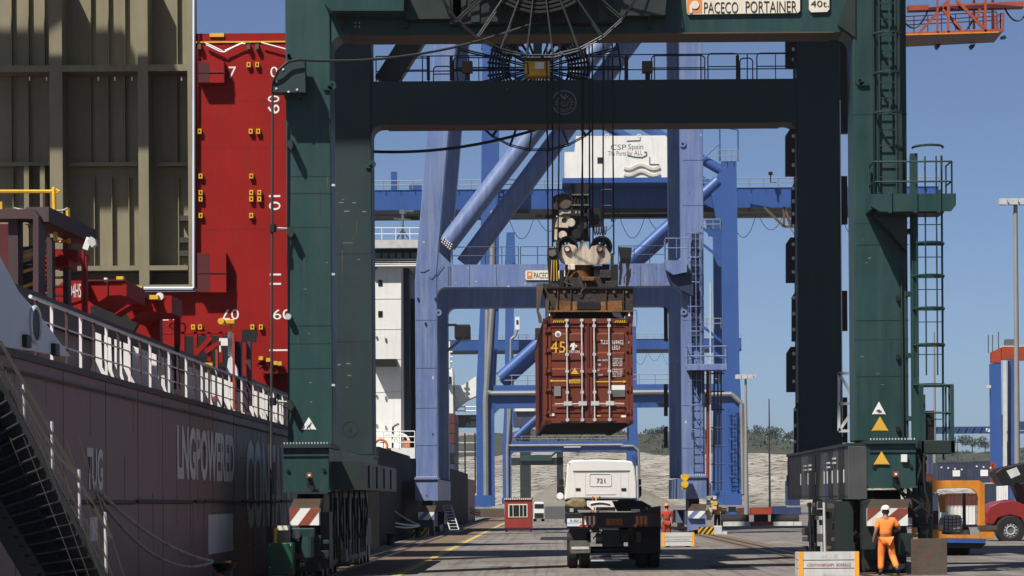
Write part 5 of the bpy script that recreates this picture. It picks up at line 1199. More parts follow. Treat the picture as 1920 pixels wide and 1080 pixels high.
for xs in ((318,410),(800,900)):
    x0, y0 = q3(xs[0],127); x1, y1 = q3(xs[1],146); MB().pbox(x0, y0, x1, y1, CD-.045, .01).build('hazard_strip', 'text_black', CN)
    for k in range(6): 
        w = (x1-x0)/6; a = x0+k*w; MB().pprism([(a, y1), (a+w*.5, y1), (a+w, y0), (a+w*.5, y0)], CD-.05, .004).build('hazard_stripe', 'yellow', CN)
def ct(s, a, mat, off=.012): x0, y0 = q3(a[0], a[1]); x1, y1 = q3(a[2], a[3]); return ptext(s, x0, y0, x1, y1, CD-.004, mat, CN, off=off)
ct('45', (300,292,415,380), 'yellow_tri'); ct('TRITON', (442,362,525,381), 'text_white'); ct('TLLU', (688,280,747,312), 'text_white'); ct('169452', (780,282,868,314), 'text_white'); ct('0', (908,284,923,312), 'text_white'); ct('LEG1', (780,324,838,355), 'text_white')
MB().pprism([q3(448,335), q3(462,308), q3(487,300), q3(487,358), q3(462,358), q3(470,330)], CD-.02, .006).build('logo_mark', 'text_white', CN); MB().pprism([q3(490,312), q3(510,325), q3(495,342)], CD-.02, .006).build('logo_mark', 'text_white', CN)
for i in range(4): ct(('MAX. GROSS','TARE','NET','CU.CAP')[i], (666,(430,465,510,545)[i],(745,692,682,706)[i],(445,480,522,560)[i]), 'text_white')
for i, r_ in enumerate(('32500 KGS','71650 LBS','4850 KGS','10690 LBS','','27650 KGS','60960 LBS','86.1 CU.M.','3040 CU.FT.')): 
    if r_: ct(r_, (782, 420+i*17, 860, 432+i*17), 'text_white')
x0, y0 = q3(488, 497); MB().pprism([q3(488,497), q3(458,545), q3(520,545)], CD-.02, .006).build('warning_sign', 'yellow_tri', CN)
x0, y0 = q3(445,588); x1, y1 = q3(532,618); MB().pbox(x0, y0, x1, y1, CD-.02, .006).build('height_sign', 'yellow_tri', CN); ct('CAUTION', (452,594,526,612), 'text_black', .03)
for a, b_, h in (((296,598),(430,598),(292,598)), ((655,604),(880,604),(890,604))):
    xa, ya = q3(*a); xb, yb = q3(*b_); MB().pbox(xa, ya-1, xb, ya+1, CD-.02, .006).build('arrow_mark', 'yellow_tri', CN); xh, yh = q3(*h); sg_ = 1 if h[0] < a[0] else -1
    MB().pprism([(xh, yh), (xh+sg_*5, yh-3), (xh+sg_*5, yh+3)], CD-.022, .006).build('arrow_mark', 'yellow_tri', CN)
for a, m_ in (((328,640,380,716),'logo_grey'),((776,632,880,668),'text_white'),((776,668,880,722),'text_grey'),((292,852,330,872),'text_white'),((850,866,887,882),'text_white'),((655,866,690,876),'yellow_tri')):
    xa, ya = q3(a[0], a[1]); xb, yb = q3(a[2], a[3]); MB().pbox(xa, ya, xb, yb, CD-.014, .006).build('sticker', m_, CN)
xa, ya = q3(358, 235); c = P(xa, ya, CD); MB().disc((c.x, CD-.012, c.z), .085, .01, 'y', 20).build('sticker', 'text_white', CN); MB().disc((c.x, CD-.02, c.z-.01), .05, .01, 'y', 14).build('sticker', 'logo_grey', CN)
CN.rotation_euler.z = R(1.25)
# ================================================================== spreader and ropes
def qs(x, y): return (980+x/3.858, 340+y/3.858)
SP = thing('spreader', 'rusty black and orange container spreader with cream headblock above the container', 'spreader', (cc.x, CD, cc.z+HH)); d = CD
SPt = lambda pts, dd, t, mat, nm, par=SP, bevel=0: MB().pprism([qs(*p) for p in pts], dd, t).build(nm, mat, par, bevel=bevel)
SPt([(268,690),(688,690),(692,770),(300,775),(268,760)], d+.25, 1.3, 'rusty_dark', 'centre_housing', bevel=.02)
SPt([(175,790),(180,765),(800,765),(800,940),(640,940),(640,935),(240,938),(175,940)], d+.05, .5, 'rusty_dark', 'end_beam', bevel=.02)
eb_ = SPt([(240,860),(395,870),(395,932),(240,936)], d+.03, .03, 'rusty_orange', 'worn_panel'); SPt([(565,870),(720,860),(720,934),(565,934)], d+.03, .03, 'rusty_orange', 'worn_panel')
sl_ = [(392,900)]+[(410+18*math.cos(R(a)), 900+26*math.sin(R(a))) for a in (180,225,270)]+[(550+18*math.cos(R(a)), 900+26*math.sin(R(a))) for a in (270,315,0,45,90)]+[(410+18*math.cos(R(a)), 900+26*math.sin(R(a))) for a in (90,135)]
SPt(sl_, d+.02, .04, 'black', 'slot')
for dx in (-.75, .75): MB().box(cc.x+dx-.2, d+.55, PZ(1103,582,d), cc.x+dx+.2, d+13.2, PZ(1103,566,d)).build('telescopic_beam', 'rusty_orange', SP)
MB().box(cc.x-.9, d+4, PZ(1103,580,d), cc.x+.9, d+9.5, PZ(1103,545,d)).build('main_frame', 'rusty_dark', SP); MB().box(cc.x-HW, d+13.0, PZ(1103,584,d), cc.x+HW, d+13.6, PZ(1103,560,d)).build('end_beam', 'rusty_dark', SP)
for x0, x1 in ((165,215),(745,800)): SPt([(x0,900),(x1,900),(x1,1000),(x0,1000)], d+.02, .3, 'rusty_dark', 'twistlock_post'); SPt([(x0+20,940),(x0+32,940),(x0+32,975),(x0+20,975)], d+.0, .02, 'text_white', 'lock_flag')
SPt([(240,938),(760,938),(730,1000),(240,1000)], d+.6, .3, 'black', 'painted_shadow_block')  # black block standing in for the shadow below the end beam
SPt([(648,948),(705,945),(735,1000),(660,975)], d+.2, .2, 'bulwark', 'hydraulic_cylinder')
# flippers
SPt([(100,745),(140,738),(150,760),(135,830),(118,940),(138,985),(140,1020),(118,1022),(100,930)], d-.05, .2, 'rust_plate', 'flipper'); SPt([(165,860),(190,850),(185,985),(168,990)], d-.02, .15, 'rust_plate', 'flipper')
SPt([(125,738),(250,738),(270,800),(190,800),(165,850),(130,760)], d+.1, .3, 'rusty_dark', 'flipper_mount')
SPt([(180,480),(262,480),(265,560),(255,610),(265,745),(190,745),(185,640),(178,560)], d+.2, .25, 'black', 'arm'); SPt([(190,500),(235,490),(245,530),(215,545),(190,535)], d+.15, .1, 'mudflap', 'arm_pad'); 
for k in range(3): MB().tube(P(*qs(212+k*16,570), d+.1), P(*qs(205+k*22,720), d+.1), .012, 5).build('hydraulic_hose', 'yellow', SP)
SPt([(696,474),(792,478),(785,560),(770,640),(785,625),(785,680),(765,755),(750,755),(755,640),(748,590),(722,590),(725,640),(712,745),(698,745),(705,640),(697,625),(708,560)], d+.2, .2, 'black', 'arm')
SPt([(580,600),(632,600),(632,690),(585,690)], d+.6, .3, 'black', 'side_bracket')
# swivel and headblock
b = MB().tube(P(*qs(415,700), d+.9), P(*qs(415,610), d+.9), 105/3.858*d/F, 28).build('swivel', 'rusty_orange', SP, smooth=True); MB().disc(P(*qs(420,730), d+.8), .9*70/3.858*d/F*1.1, .25, 'z', 24).build('swivel_ring', 'yellow', SP)
SPt([(520,612),(580,612),(580,690),(520,690)], d+.5, .6, 'black', 'swivel_motor')
hb = SPt([(262,540),(272,500),(295,465),(340,452),(385,465),(408,500),(420,460),(440,422),(462,455),(482,498),(500,470),(545,458),(600,472),(632,520),(640,548),(622,585),(560,604),(330,604),(285,588)], d+.42, .12, 'cream', 'headblock_plate')
SPt([(262,540),(272,500),(295,465),(340,452),(385,465),(408,500),(420,460),(440,422),(462,455),(482,498),(500,470),(545,458),(600,472),(632,520),(640,548),(622,585),(560,604),(330,604),(285,588)], d+1.1, .12, 'cream', 'headblock_plate')
for x, y in ((325,492),(560,492)):
    c = P(*qs(x, y), d+.4); MB().disc((c.x, d+.40, c.z), .10, .1, 'y', 18).build('pin_boss', 'rusty_orange', hb); MB().disc((c.x, d+.34, c.z), .06, .06, 'y', 12).build('pin', 'cream', hb)
for x, y in ((325,480),(573,478)):
    c = P(*qs(x, y), d+.8); sv = MB().annulus((c.x,0,c.z), .24, .30, d+.56, d+1.05, 30).annulus((c.x,0,c.z), .04, .09, d+.6, d+1.0, 16).annulus((c.x,0,c.z), .15, .24, d+.7, d+.8, 24)
    for k in range(8): a = k*math.pi/4; sv.bar((c.x+.05*math.cos(a), d+.75, c.z+.05*math.sin(a)), (c.x+.24*math.cos(a), d+.75, c.z+.24*math.sin(a)), .1, .05)
    sv.build('rope_sheave', 'black', SP)
SPt([(172,762),(803,762),(803,776),(172,776)], d-.03, .6, 'black', 'beam_flange'); SPt([(172,934),(803,934),(803,944),(172,944)], d-.03, .6, 'rusty_orange', 'beam_flange')
for x in (250, 345, 600, 725): SPt([(x,776),(x+7,776),(x+7,934),(x,934)], d-.01, .08, 'rusty_dark', 'stiffener')
for x in (230, 300, 660, 750): MB().disc(P(*qs(x, 800), d+.0), .04, .06, 'y', 10).build('bolt', 'rust_plate', SP)
rz_ = random.Random(21)
for x0, y0, x1, y1, m_, t_ in ((268,640,300,770,'black',.4),(560,640,640,700,'rusty_dark',.5),(640,600,690,770,'black',.3),(280,700,330,800,'rusty_dark',.2),(600,720,690,800,'rusty_dark',.2),(200,800,260,880,'black',.2),(720,800,790,890,'black',.2),(330,600,380,640,'cream',.3),(430,690,520,720,'rusty_orange',.3)):
    SPt([(x0,y0),(x1,y0),(x1,y1),(x0,y1)], d+.02+rz_.uniform(0,.2), t_, m_, 'hydraulic_unit', bevel=.015)
for k in range(4):
    x = rz_.uniform(210, 760); y = rz_.uniform(640, 740); MB().path([P(*qs(x+rz_.uniform(-14,14)*j, y+j*rz_.uniform(16,30)), d-.02) for j in range(5)], .016, 5).build('hydraulic_hose', rz_.choice(['cable','cable','rust_plate']), SP)
for k in range(4):
    x = rz_.uniform(190, 780); y = rz_.uniform(775, 800); s_ = rz_.uniform(5, 14); SPt([(x-s_,y-s_*.6),(x+s_,y-s_*.6),(x+s_,y+s_*.6),(x-s_,y+s_*.6)], d+.01, .06, rz_.choice(['black','rusty_dark','rust_plate']), 'cover_plate')
SPt([(245,430),(262,430),(266,640),(246,640)], d+.3, .3, 'rusty_dark', 'head_guide'); SPt([(640,520),(662,520),(662,640),(640,640)], d+.3, .3, 'rusty_dark', 'head_guide')
SP.rotation_euler.z = R(1.25)
rp = [(1046,478,1052,-60),(1089,480,1098,-60),(1106,476,1104,-60),(1151,478,1147,-60),(1028,470,1024,-60),(1036,462,1036,-60),(1112,470,1110,-60),(1131,466,1131,-60),(1094,470,1088,-60)]
ORDN = ['leftmost','second from left','third from left','fourth from left','middle','fourth from right','third from right','second from right','rightmost']
rp.sort(key=lambda q: q[2])
for i, (x0, y0, x1, y1) in enumerate(rp):
    a = P(x0, y0, d+.8); b_ = P(x1, y1, d+.8); e = a+(b_-a)*((33.2-a.z)/(b_.z-a.z)); o = MB().tube(a, e, .022, 5).build('hoist_rope', 'cable')
    tag(o, ORDN[i]+' of the nine thin black hoist ropes above the spreader', 'rope', 'hoist ropes')
# cable basket and folded head of the next crane's hoist, seen above the headblock
rq0 = random.Random(4)
NB = thing('headblock', 'dirty cream and black hoist headblock of the violet crane above the spreader', 'headblock', tuple(P(1070, 450, 168))); d2 = 168.0
NBt = lambda pts, dd, t, mat, nm: MB().pprism([qs(*p) for p in pts], dd, t).build(nm, mat, NB)
for x, y, r_ in ((300,150,58),(425,150,50)): c = P(*qs(x, y), d2); MB().disc(c, r_/3.858*d2/F, .8, 'y', 26).build('rope_sheave', 'rust_plate', NB); MB().annulus((c.x,0,c.z), r_*.9/3.858*d2/F, r_*1.05/3.858*d2/F, d2-.6, d2+.6, 26).build('sheave_rim', 'black', NB)
NBt([(260,205),(445,205),(450,245),(260,240)], d2-.5, 1, 'cream', 'cross_plate'); NBt([(285,232),(465,232),(465,252),(285,250)], d2-.6, .3, 'black', 'cross_beam')
NBt([(258,240),(345,250),(330,335),(232,330)], d2-.4, .8, 'cream', 'side_plate'); NBt([(345,265),(460,265),(465,345),(345,340)], d2-.3, .6, 'black', 'machinery'); NBt([(232,345),(256,345),(248,425),(230,420)], d2-.4, .3, 'cream', 'hanger')
NBt([(212,265),(240,265),(240,430),(215,440)], d2, .5, 'black', 'side_frame'); NBt([(480,185),(585,195),(585,310),(480,320)], d2+.2, 1.5, 'black', 'operator_cabin'); NBt([(255,340),(470,345),(475,430),(255,430)], d2+.2, .6, 'rusty_dark', 'machinery')
NBt([(350,20),(480,20),(470,95),(355,95)], d2+.4, .6, 'black', 'trolley_frame')
for x in (358, 375, 398, 420, 440, 470): MB().tube(P(*qs(x+6,95), d2-.5), P(*qs(x-4+ (x-410)*.1,265), d2-.5), .07, 5).build('basket_bar', 'black', NB)
for y in (100, 175): MB().path([P(*qs(355,y), d2-.6), P(*qs(480,y), d2-.6)], .08, 5).build('basket_hoop', 'black', NB)
railing(NB, [P(*qs(570,292), d2), P(*qs(645,292), d2)], 1.9, .05, 'black', .8)
for k in range(5): 
    x = 525+k*18; MB().path([P(*qs(x+8*math.cos(a), 325+62*math.sin(a)), d2) for a in [math.pi*i/8 for i in range(9)]], .045, 4).build('cable_loop', 'cable', NB)
NBt([(222,110),(260,90),(470,95),(480,430),(250,436),(222,400)], d2+1.0, .6, 'rusty_dark', 'housing')
for x, y, r_ in ((245,180,26),(350,300,30),(440,320,26),(390,380,34),(290,390,30)): MB().disc(P(*qs(x, y), d2-.4), r_/3.858*d2/F, .5, 'y', 18).build('rope_sheave', rq0.choice(['rusty_dark','cream','black']), NB)
rq = random.Random(8)
for k in range(12):
    x, y = rq.uniform(225,480), rq.uniform(200,425); s = rq.uniform(6,17); NBt([(x-s,y-s*.7),(x+s,y-s*.7),(x+s,y+s*.7),(x-s,y+s*.7)], d2-.5+rq.uniform(0,.4), .3, rq.choice(['black','rusty_dark','cream','galv']), 'machinery')
# ================================================================== truck with skeletal trailer
def qt(x, y): return (1030+x/4.5, 840+y/4.5)
TD = 81.5; tx = PX(1151, 1000, TD)
TK = thing('truck', 'white cabbed terminal truck with empty flat trailer seen from behind', 'truck', (tx, TD, 0))
w2 = 1.36
fr_ = MB().box(tx-w2, TD, 1.18, tx+w2, TD+.18, 1.62).build('rear_bumper_beam', 'black', TK, bevel=.02)
for s in (-1, 1):
    MB().box(tx+s*.5-.08, TD+.18, 1.05, tx+s*.5+.08, TD+13.2, 1.5).build('chassis_rail', 'black', TK)
    MB().box(tx+s*w2-(.1 if s > 0 else 0), TD+.18, 1.25, tx+s*w2+(.1 if s < 0 else 0), TD+12.6, 1.6).build('side_rail', 'cont_blue' if s < 0 else 'black', TK)
for i in range(9): MB().box(tx-w2+.1, TD+.8+i*1.45, 1.3, tx+w2-.1, TD+1.0+i*1.45, 1.52).build('cross_member', 'black', TK)
MB().box(tx-w2+.1, TD+.2, 1.53, tx+w2-.1, TD+12.5, 1.57).build('deck', 'rubber', TK)
for s in (-1, 1):
    for y in (.12, 12.4): MB().prism([(tx+s*w2, 1.6), (tx+s*(w2-.35), 1.6), (tx+s*(w2-.3), 1.76), (tx+s*w2, 1.8)], TD+y, TD+y+.35).build('corner_guide', 'black', TK)
# right flank guides rising (dark wedge), axle groups
MB().prism([(tx+.3, 1.62), (tx+.15, 1.95), (tx+w2-.3, 1.95), (tx+w2, 1.78), (tx+w2, 1.62)], TD+8, TD+9.5).build('gooseneck_guide', 'black', TK)
def wheel(x, y, r, w, parent, hub='galv'):
    b = MB(); n = 28
    prof = [(-w/2, r*.62), (-w/2, r*.9), (-w/2+.05, r), (w/2-.05, r), (w/2, r*.9), (w/2, r*.62)]
    k = len(b.v)
    for i in range(n):
        a = 2*math.pi*i/n
        for (u, rr) in prof: b.v.append((x+u, y+rr*math.cos(a), r+rr*math.sin(a)))
    m_ = len(prof)
    for i in range(n):
        for j in range(m_-1): b.f.append((k+i*m_+j, k+i*m_+j+1, k+((i+1)%n)*m_+j+1, k+((i+1)%n)*m_+j))
    t = b.build('wheel', 'rubber', parent, smooth=True)
    MB().disc((x, y, r), r*.62, w*.5, 'x', 20).build('rim', hub, t)
    return t
for y in (1.0, 2.3):
    for s in (-1, 1):
        wheel(tx+s*(w2-.17), TD+y, .52, .30, TK); wheel(tx+s*(w2-.52), TD+y, .52, .30, TK)
    MB().tube((tx-1.2, TD+y, .52), (tx+1.2, TD+y, .52), .09, 10).build('axle', 'black', TK)
MB().box(tx+.45, TD+.42, .42, tx+w2, TD+.46, 1.2).build('mud_flap', 'rubber', TK, bevel=.02); MB().box(tx+.2, TD+.5, .75, tx+w2, TD+3, 1.16).build('mud_guard', 'black', TK, bevel=.05); MB().box(tx-.3, TD+.7, .62, tx+.3, TD+2.4, 1.1).build('spring_hanger', 'black', TK)
MB().pprism([qt(165,680), qt(340,680), qt(345,780), qt(205,780)], TD+.3, .1).build('mud_guard', 'black', TK)
mf = MB().pprism([qt(175,780), qt(330,780), qt(348,830), qt(345,885), qt(180,890), qt(172,850)], TD+.22, .03).build('mud_flap', 'mudflap', TK); MB().pbox(*qt(188,832), *qt(335,855), TD+.205, .01).build('flap_lettering_band', 'crate', mf)
MB().pbox(*qt(350,942), *qt(607,955), TD+.1, .06).build('underrun_bar', 'galv', TK); MB().pbox(*qt(602,885), *qt(606,955), TD+.1, .06).build('underrun_post', 'galv', TK); MB().pprism([qt(425,912), qt(520,900), qt(522,925), qt(425,928)], TD+4, .05).build('rear_reflector', 'crate', TK)
for xs in ((288,396),(725,832)):
    x0, y0 = qt(xs[0],570); x1, y1 = qt(xs[1],652); lp = MB().pbox(x0, y0, x1, y1, TD-.02, .02).build('tail_panel', 'red_stripe' if xs[0] < 400 else 'stacker_red', TK)
    for k in range(3): w = (x1-x0)/6; MB().pbox(x0+w*(2*k+.5), y0+1, x0+w*(2*k+1.3), y1-1, TD-.026, .008).build('reflector_stripe', 'text_white' if xs[0] < 400 else 'orange_logo', lp)
x0, y0 = qt(482,597); x1, y1 = qt(617,650); np_ = MB().pbox(x0, y0, x1, y1, TD-.02, .02).build('number_plate', 'plate_orange', TK); ptext('721', x0+5, y0+2, x1-5, y1-2, TD-.02, 'text_black', np_)
x0, y0 = qt(150,595); x1, y1 = qt(276,630); rp_ = MB().pbox(x0, y0, x1, y1, TD-.03, .03).build('registration_plate', 'text_white', TK); ptext('R-0012', x0+6, y0+1.5, x1-1, y1-1.5, TD-.03, 'text_black', rp_)
MB().pbox(*qt(150,632), *qt(276,660), TD-.02, .02).build('lamp_housing', 'bulwark', TK); MB().pbox(*qt(690,515), *qt(765,538), TD+.05, .05).build('work_lamp', 'galv', TK); MB().disc(P(*qt(790,525), TD+.05), .03, .04, 'y', 10).build('marker_lamp', 'hivis_red', TK); MB().pbox(*qt(172,510), *qt(203,540), TD+.05, .05).build('work_lamp', 'text_white', TK)
for s in (-1, 1):
    for y in (.35, 5.9, 6.5, 12.2):
        tl = MB().box(tx+s*1.13-.09, TD+y, 1.57, tx+s*1.13+.09, TD+y+.18, 1.66).build('twist_lock', 'rust_plate', TK); MB().disc((tx+s*1.13, TD+y+.09, 1.70), .05, .09, 'z', 10).build('lock_cone', 'steel', tl)
    for k in range(3): MB().disc((tx+s*(.62+.16*k), TD-.015, 1.24), .045, .04, 'y', 12).build('tail_lamp', 'hivis_red' if k else 'orange_logo', TK)
    MB().path([Vector((tx+s*(.2+.1*k), TD+.3, 1.1-.12*abs(k-2))) for k in range(5)], .02, 5).build('air_hose', 'cable', TK)
    MB().box(tx+s*.72-.06, TD+.3, .75, tx+s*.72+.06, TD+3.0, 1.05).build('spring_pack', 'rust_plate', TK)
MB().tube((tx-.5, TD+1.6, .85), (tx+.1, TD+1.6, .85), .16, 14).build('air_tank', 'galv', TK)
for k in range(3): MB().path(sag(Vector((tx-.5+.12*k, TD+13.0, 1.6)), Vector((tx-.4+.12*k, TD+14.0, 2.1)), .25, 8), .022, 5).build('coil_hose', ('hivis_red','yellow','cable')[k], TK)
# cab
CB = 95.6; k_ = lambda x, y: qt(x, y)
pf = [(128,440),(135,330),(145,200),(150,140),(165,115),(200,102),(420,96),(640,104),(690,112),(712,130),(722,170),(735,300),(738,430),(690,432),(600,428),(380,425),(200,428)]
cab_ = MB().pprism([k_(*p) for p in pf], CB, 2.2).build('cab', 'white_clean', TK, bevel=.05)
MB().pprism([k_(128,440), k_(200,428), k_(700,430), k_(735,432), k_(700,520), k_(560,530), k_(190,520)], CB+.15, 2).build('cab_lower', 'black', TK)
for x in (215, 305, 602, 668): MB().pbox(*k_(x-1.2,205), *k_(x+1.2,420), CB-.008, .02).build('panel_groove', 'crate', cab_)
for y in (190, 196): MB().pbox(*k_(200,y), *k_(680,y+4), CB-.012, .02).build('panel_groove', 'text_grey', cab_)
MB().pbox(*k_(308,388), *k_(560,394), CB-.012, .02).build('panel_groove', 'crate', cab_); MB().path([P(*k_(x, y), CB-.005) for x, y in ((340,228),(350,218),(512,218),(522,228),(522,315),(512,322),(350,322),(340,315))], .014, 4, True).build('panel_rim', 'crate', cab_)
ptext('721', *k_(398,256), *k_(470,294), CB, 'text_black', cab_, off=.02)
for x in (222, 608): MB().pbox(*k_(x,338), *k_(x+40,360), CB-.02, .03).build('air_vent', 'text_black', cab_)
for x in (165, 705): MB().disc(P(*k_(x, 128), CB-.01), .02, .03, 'y', 8).build('cab_bolt', 'text_grey', cab_)
MB().pbox(*k_(205,204), *k_(660,206), CB-.01, .02).build('panel_groove', 'crate', cab_); MB().pbox(*k_(150,424), *k_(720,429), CB-.012, .02).build('cab_skirt_seam', 'text_grey', cab_)
MB().tube(P(*k_(745,430), CB+.1), P(*k_(742,150), CB+.1), .05, 10).build('exhaust_stack', 'galv', TK); MB().tube(P(*k_(136,330), CB+.05), P(*k_(141,200), CB+.05), .018, 6).build('grab_rail', 'text_grey', cab_)
MB().pbox(*k_(290,92), *k_(585,99), CB+.5, .6).build('roof_rack', 'text_black', cab_)
for s, x0, x1 in ((-1, 66, 125), (1, 738, 778)):
    MB().pprism([k_(x0+4,330), k_(x1,320), k_(x1,400), k_(x0+20,420), k_(x0,390)], CB+1.8, .25).build('wing_mirror', 'black', TK); MB().pbox(*k_(x0+14,262), *k_(x1-2,312), CB+1.9, .2).build('wide_mirror', 'black', TK)
MB().disc(P(*k_(90,405), CB+1.78), .12, .05, 'y', 14).build('mirror_glass', 'text_white', TK)
MB().pprism([k_(122,465), k_(200,425), k_(300,430), k_(318,470), k_(310,515), k_(200,515), k_(150,500)], CB-1.2, .9).build('tarpaulin', 'tarp', TK, bevel=.08)
MB().pprism([k_(315,445), k_(578,443), k_(578,535), k_(560,535), k_(555,498), k_(380,498), k_(370,530), k_(345,505), k_(318,490)], CB-1.4, .12).build('headboard', 'white_clean', TK)
MB().path([P(*k_(345+i*18, 470-12*math.sin(math.pi*i/9)), CB-1.43) for i in range(10)], .02, 5).build('headboard_rib', 'crate', TK)
wheel(tx-1.0, CB+1.4, .5, .3, TK); wheel(tx+1.0, CB+1.4, .5, .3, TK); wheel(tx-1.0, CB-1.6, .5, .5, TK); wheel(tx+1.0, CB-1.6, .5, .5, TK)
# ================================================================== people
def skin_mesh(name, mat, parent, nodes, edges, org, sub=2, root=0):
    me = bpy.data.meshes.new(name); me.from_pydata([tuple(n[0]) for n in nodes], edges, []); me.materials.append(MAT[mat])
    o = bpy.data.objects.new(name, me); COL.objects.link(o); o.parent = parent
    m = o.modifiers.new('s', 'SKIN'); m.use_smooth_shade = True
    if not me.skin_vertices: pass
    for i, n in enumerate(nodes):
        me.skin_vertices[0].data[i].radius = n[1] if isinstance(n[1], tuple) else (n[1], n[1]); me.skin_vertices[0].data[i].use_root = (i == root)
    u = o.modifiers.new('u', 'SUBSURF'); u.levels = sub; u.render_levels = sub; ORG[o.name] = Vector((0,0,0)); return o
def person(name, label, loc, shirt, trousers, pose, group=None, helmet='white_clean', detail=True, rz=0):
    t = thing(name, label, 'person', loc, group); p = pose
    N = lambda *a: Vector(a)
    B = [(p['pelvis'], (.15,.11)), (p['waist'], (.14,.10)), (p['chest'], (.17,.115)), (p['neck'], .062), (p['headb'], .078), (p['head'], (.082,.098)), (p['headt'], .062)]
    E = [(0,1),(1,2),(2,3),(3,4),(4,5),(5,6)]
    for s in ('l', 'r'):
        i = len(B); B += [(p['sh'+s], .068), (p['el'+s], .047), (p['wr'+s], .032), (p['pa'+s], (.042,.026))]; E += [(2,i),(i,i+1),(i+1,i+2),(i+2,i+3)]
        i = len(B); B += [(p['hi'+s], .095), (p['kn'+s], .064), (p['an'+s], .045)]; E += [(0,i),(i,i+1),(i+1,i+2)]
    skin_mesh('body', 'skin', t, B, E, None)
    sh = [(p['pelvis']+N(0,0,.04), (.178,.135)), (p['waist'], (.175,.135)), (p['chest'], (.195,.14)), (p['neck']-N(0,0,.05), .085)]; e = [(0,1),(1,2),(2,3)]
    for s in ('l', 'r'):
        i = len(sh); sh += [(p['sh'+s], .092), (p['sh'+s].lerp(p['el'+s], .45), .082), (p['sh'+s].lerp(p['el'+s], .8), .078)]; e += [(2,i),(i,i+1),(i+1,i+2)]
    skin_mesh('shirt', shirt, t, sh, e, None)
    tr = [(p['pelvis'], (.172,.13))]; e = []
    for s in ('l', 'r'):
        i = len(tr); tr += [(p['hi'+s], .118), (p['hi'+s].lerp(p['kn'+s], .5), .108), (p['kn'+s], .094), (p['kn'+s].lerp(p['an'+s], .55), .085), (p['kn'+s].lerp(p['an'+s], .9), .08)]; e += [(0,i),(i,i+1),(i+1,i+2),(i+2,i+3),(i+3,i+4)]
    skin_mesh('trousers', trousers, t, tr, e, None)
    for s in ('l', 'r'):
        a, f = p['an'+s], p['to'+s]; skin_mesh('boot', 'boot', t, [(a+N(0,0,.06), .062), (a-N(0,0,.02), .062), (a.lerp(f, .5)-N(0,0,.012), (.052,.045)), (f, (.05,.036))], [(0,1),(1,2),(2,3)], None, 2)
        if detail:
            c = p['kn'+s].lerp(p['an'+s], .80); q = p['kn'+s].lerp(p['an'+s], .68)
            MB().tube(q, c, .093, 18, .09).build('reflective_band', 'reflective', t, smooth=True)
            w, h = p['wr'+s], p['pa'+s]; dr = (h-w).normalized(); sd = dr.cross(N(0,1,0)).normalized() if abs(dr.y) < .9 else N(0,0,1); cu = dr.cross(sd)
            for k in range(4):
                b0 = h+sd*(k-1.5)*.019+dr*.02; L = (.068,.078,.074,.058)[k]; m1 = b0+dr*L*.5+cu*.008; m2 = b0+dr*L*.85+cu*.03
                MB().tube(b0, m1, .0095, 6).tube(m1, m2, .0085, 6, .007).build('finger', 'skin', t)
            b0 = h-sd*.035-dr*.02; MB().tube(b0, b0-sd*.02+dr*.045+cu*.015, .011, 6, .009).build('thumb', 'skin', t)
    H = p['head']; 
    def dome(c, rx, ry, rz, mat, nm, z0=-.1, n=18, m=8):
        b = MB()
        for j in range(m+1):
            v = math.asin(max(-1, z0))+(math.pi/2-math.asin(max(-1, z0)))*j/m
            for i in range(n): a = 2*math.pi*i/n; b.v.append((c.x+rx*math.cos(v)*math.cos(a), c.y+ry*math.cos(v)*math.sin(a), c.z+rz*math.sin(v)))
        for j in range(m):
            for i in range(n): b.f.append((j*n+i, j*n+(i+1)%n, (j+1)*n+(i+1)%n, (j+1)*n+i))
        o = b.build(nm, mat, None, smooth=True, angle=80); o.parent = t; return o
    dome(H+N(0,-.005,-.01), .093, .108, .12, 'hair', 'hair', -.55)
    hm = dome(H+N(0,0,.035), .118, .142, .115, helmet, 'helmet', -.05)
    b = MB().tube(H+N(0,0,.027), H+N(0,0,.045), .128, 22, .12); bo = b.build('brim', helmet, None); bo.parent = hm
    b = MB().prism_z([(H.x-.1, H.y+.08), (H.x+.1, H.y+.08), (H.x+.06, H.y+.19), (H.x-.06, H.y+.19)], H.z+.022, H.z+.036); bo = b.build('peak', helmet, None); bo.parent = hm
    if detail:
        for s in (-1, 1):
            MB_ = MB().disc((H.x+s*.085, H.y+.0, H.z-.03), .026, .02, 'x', 12); o = MB_.build('ear', 'skin', None); o.parent = t
            o = MB().disc((H.x+s*.032, H.y+.093, H.z-.01), .011, .012, 'y', 10).build('eye', 'text_black', None); o.parent = t
        o = MB().tube((H.x, H.y+.09, H.z-.0), (H.x, H.y+.12, H.z-.045), .010, 8, .017).build('nose', 'skin', None); o.parent = t
        o = MB().box(H.x-.025, H.y+.085, H.z-.078, H.x+.025, H.y+.094, H.z-.07).build('mouth', 'red_dark', None); o.parent = t
    t.rotation_euler.z = rz
    return t
V3 = lambda *a: Vector(a)
walk = dict(pelvis=V3(0,0,.95), waist=V3(.0,.02,1.12), chest=V3(.01,.035,1.34), neck=V3(.01,.05,1.50), headb=V3(.01,.07,1.58), head=V3(.012,.08,1.66), headt=V3(.012,.08,1.74),
 shl=V3(-.19,.03,1.40), ell=V3(-.26,-.09,1.14), wrl=V3(-.32,-.06,.91), pal=V3(-.325,-.03,.84), shr=V3(.21,.03,1.41), elr=V3(.37,.02,1.19), wrr=V3(.29,.25,1.14), par=V3(.25,.31,1.15),
 hil=V3(-.095,0,.90), knl=V3(-.115,.03,.49), anl=V3(-.135,-.02,.09), tol=V3(-.15,.17,.045), hir=V3(.10,0,.90), knr=V3(.18,.02,.49), anr=V3(.27,-.26,.16), tor=V3(.31,-.10,.05))
wp = P(1661, 1060, 72.3)
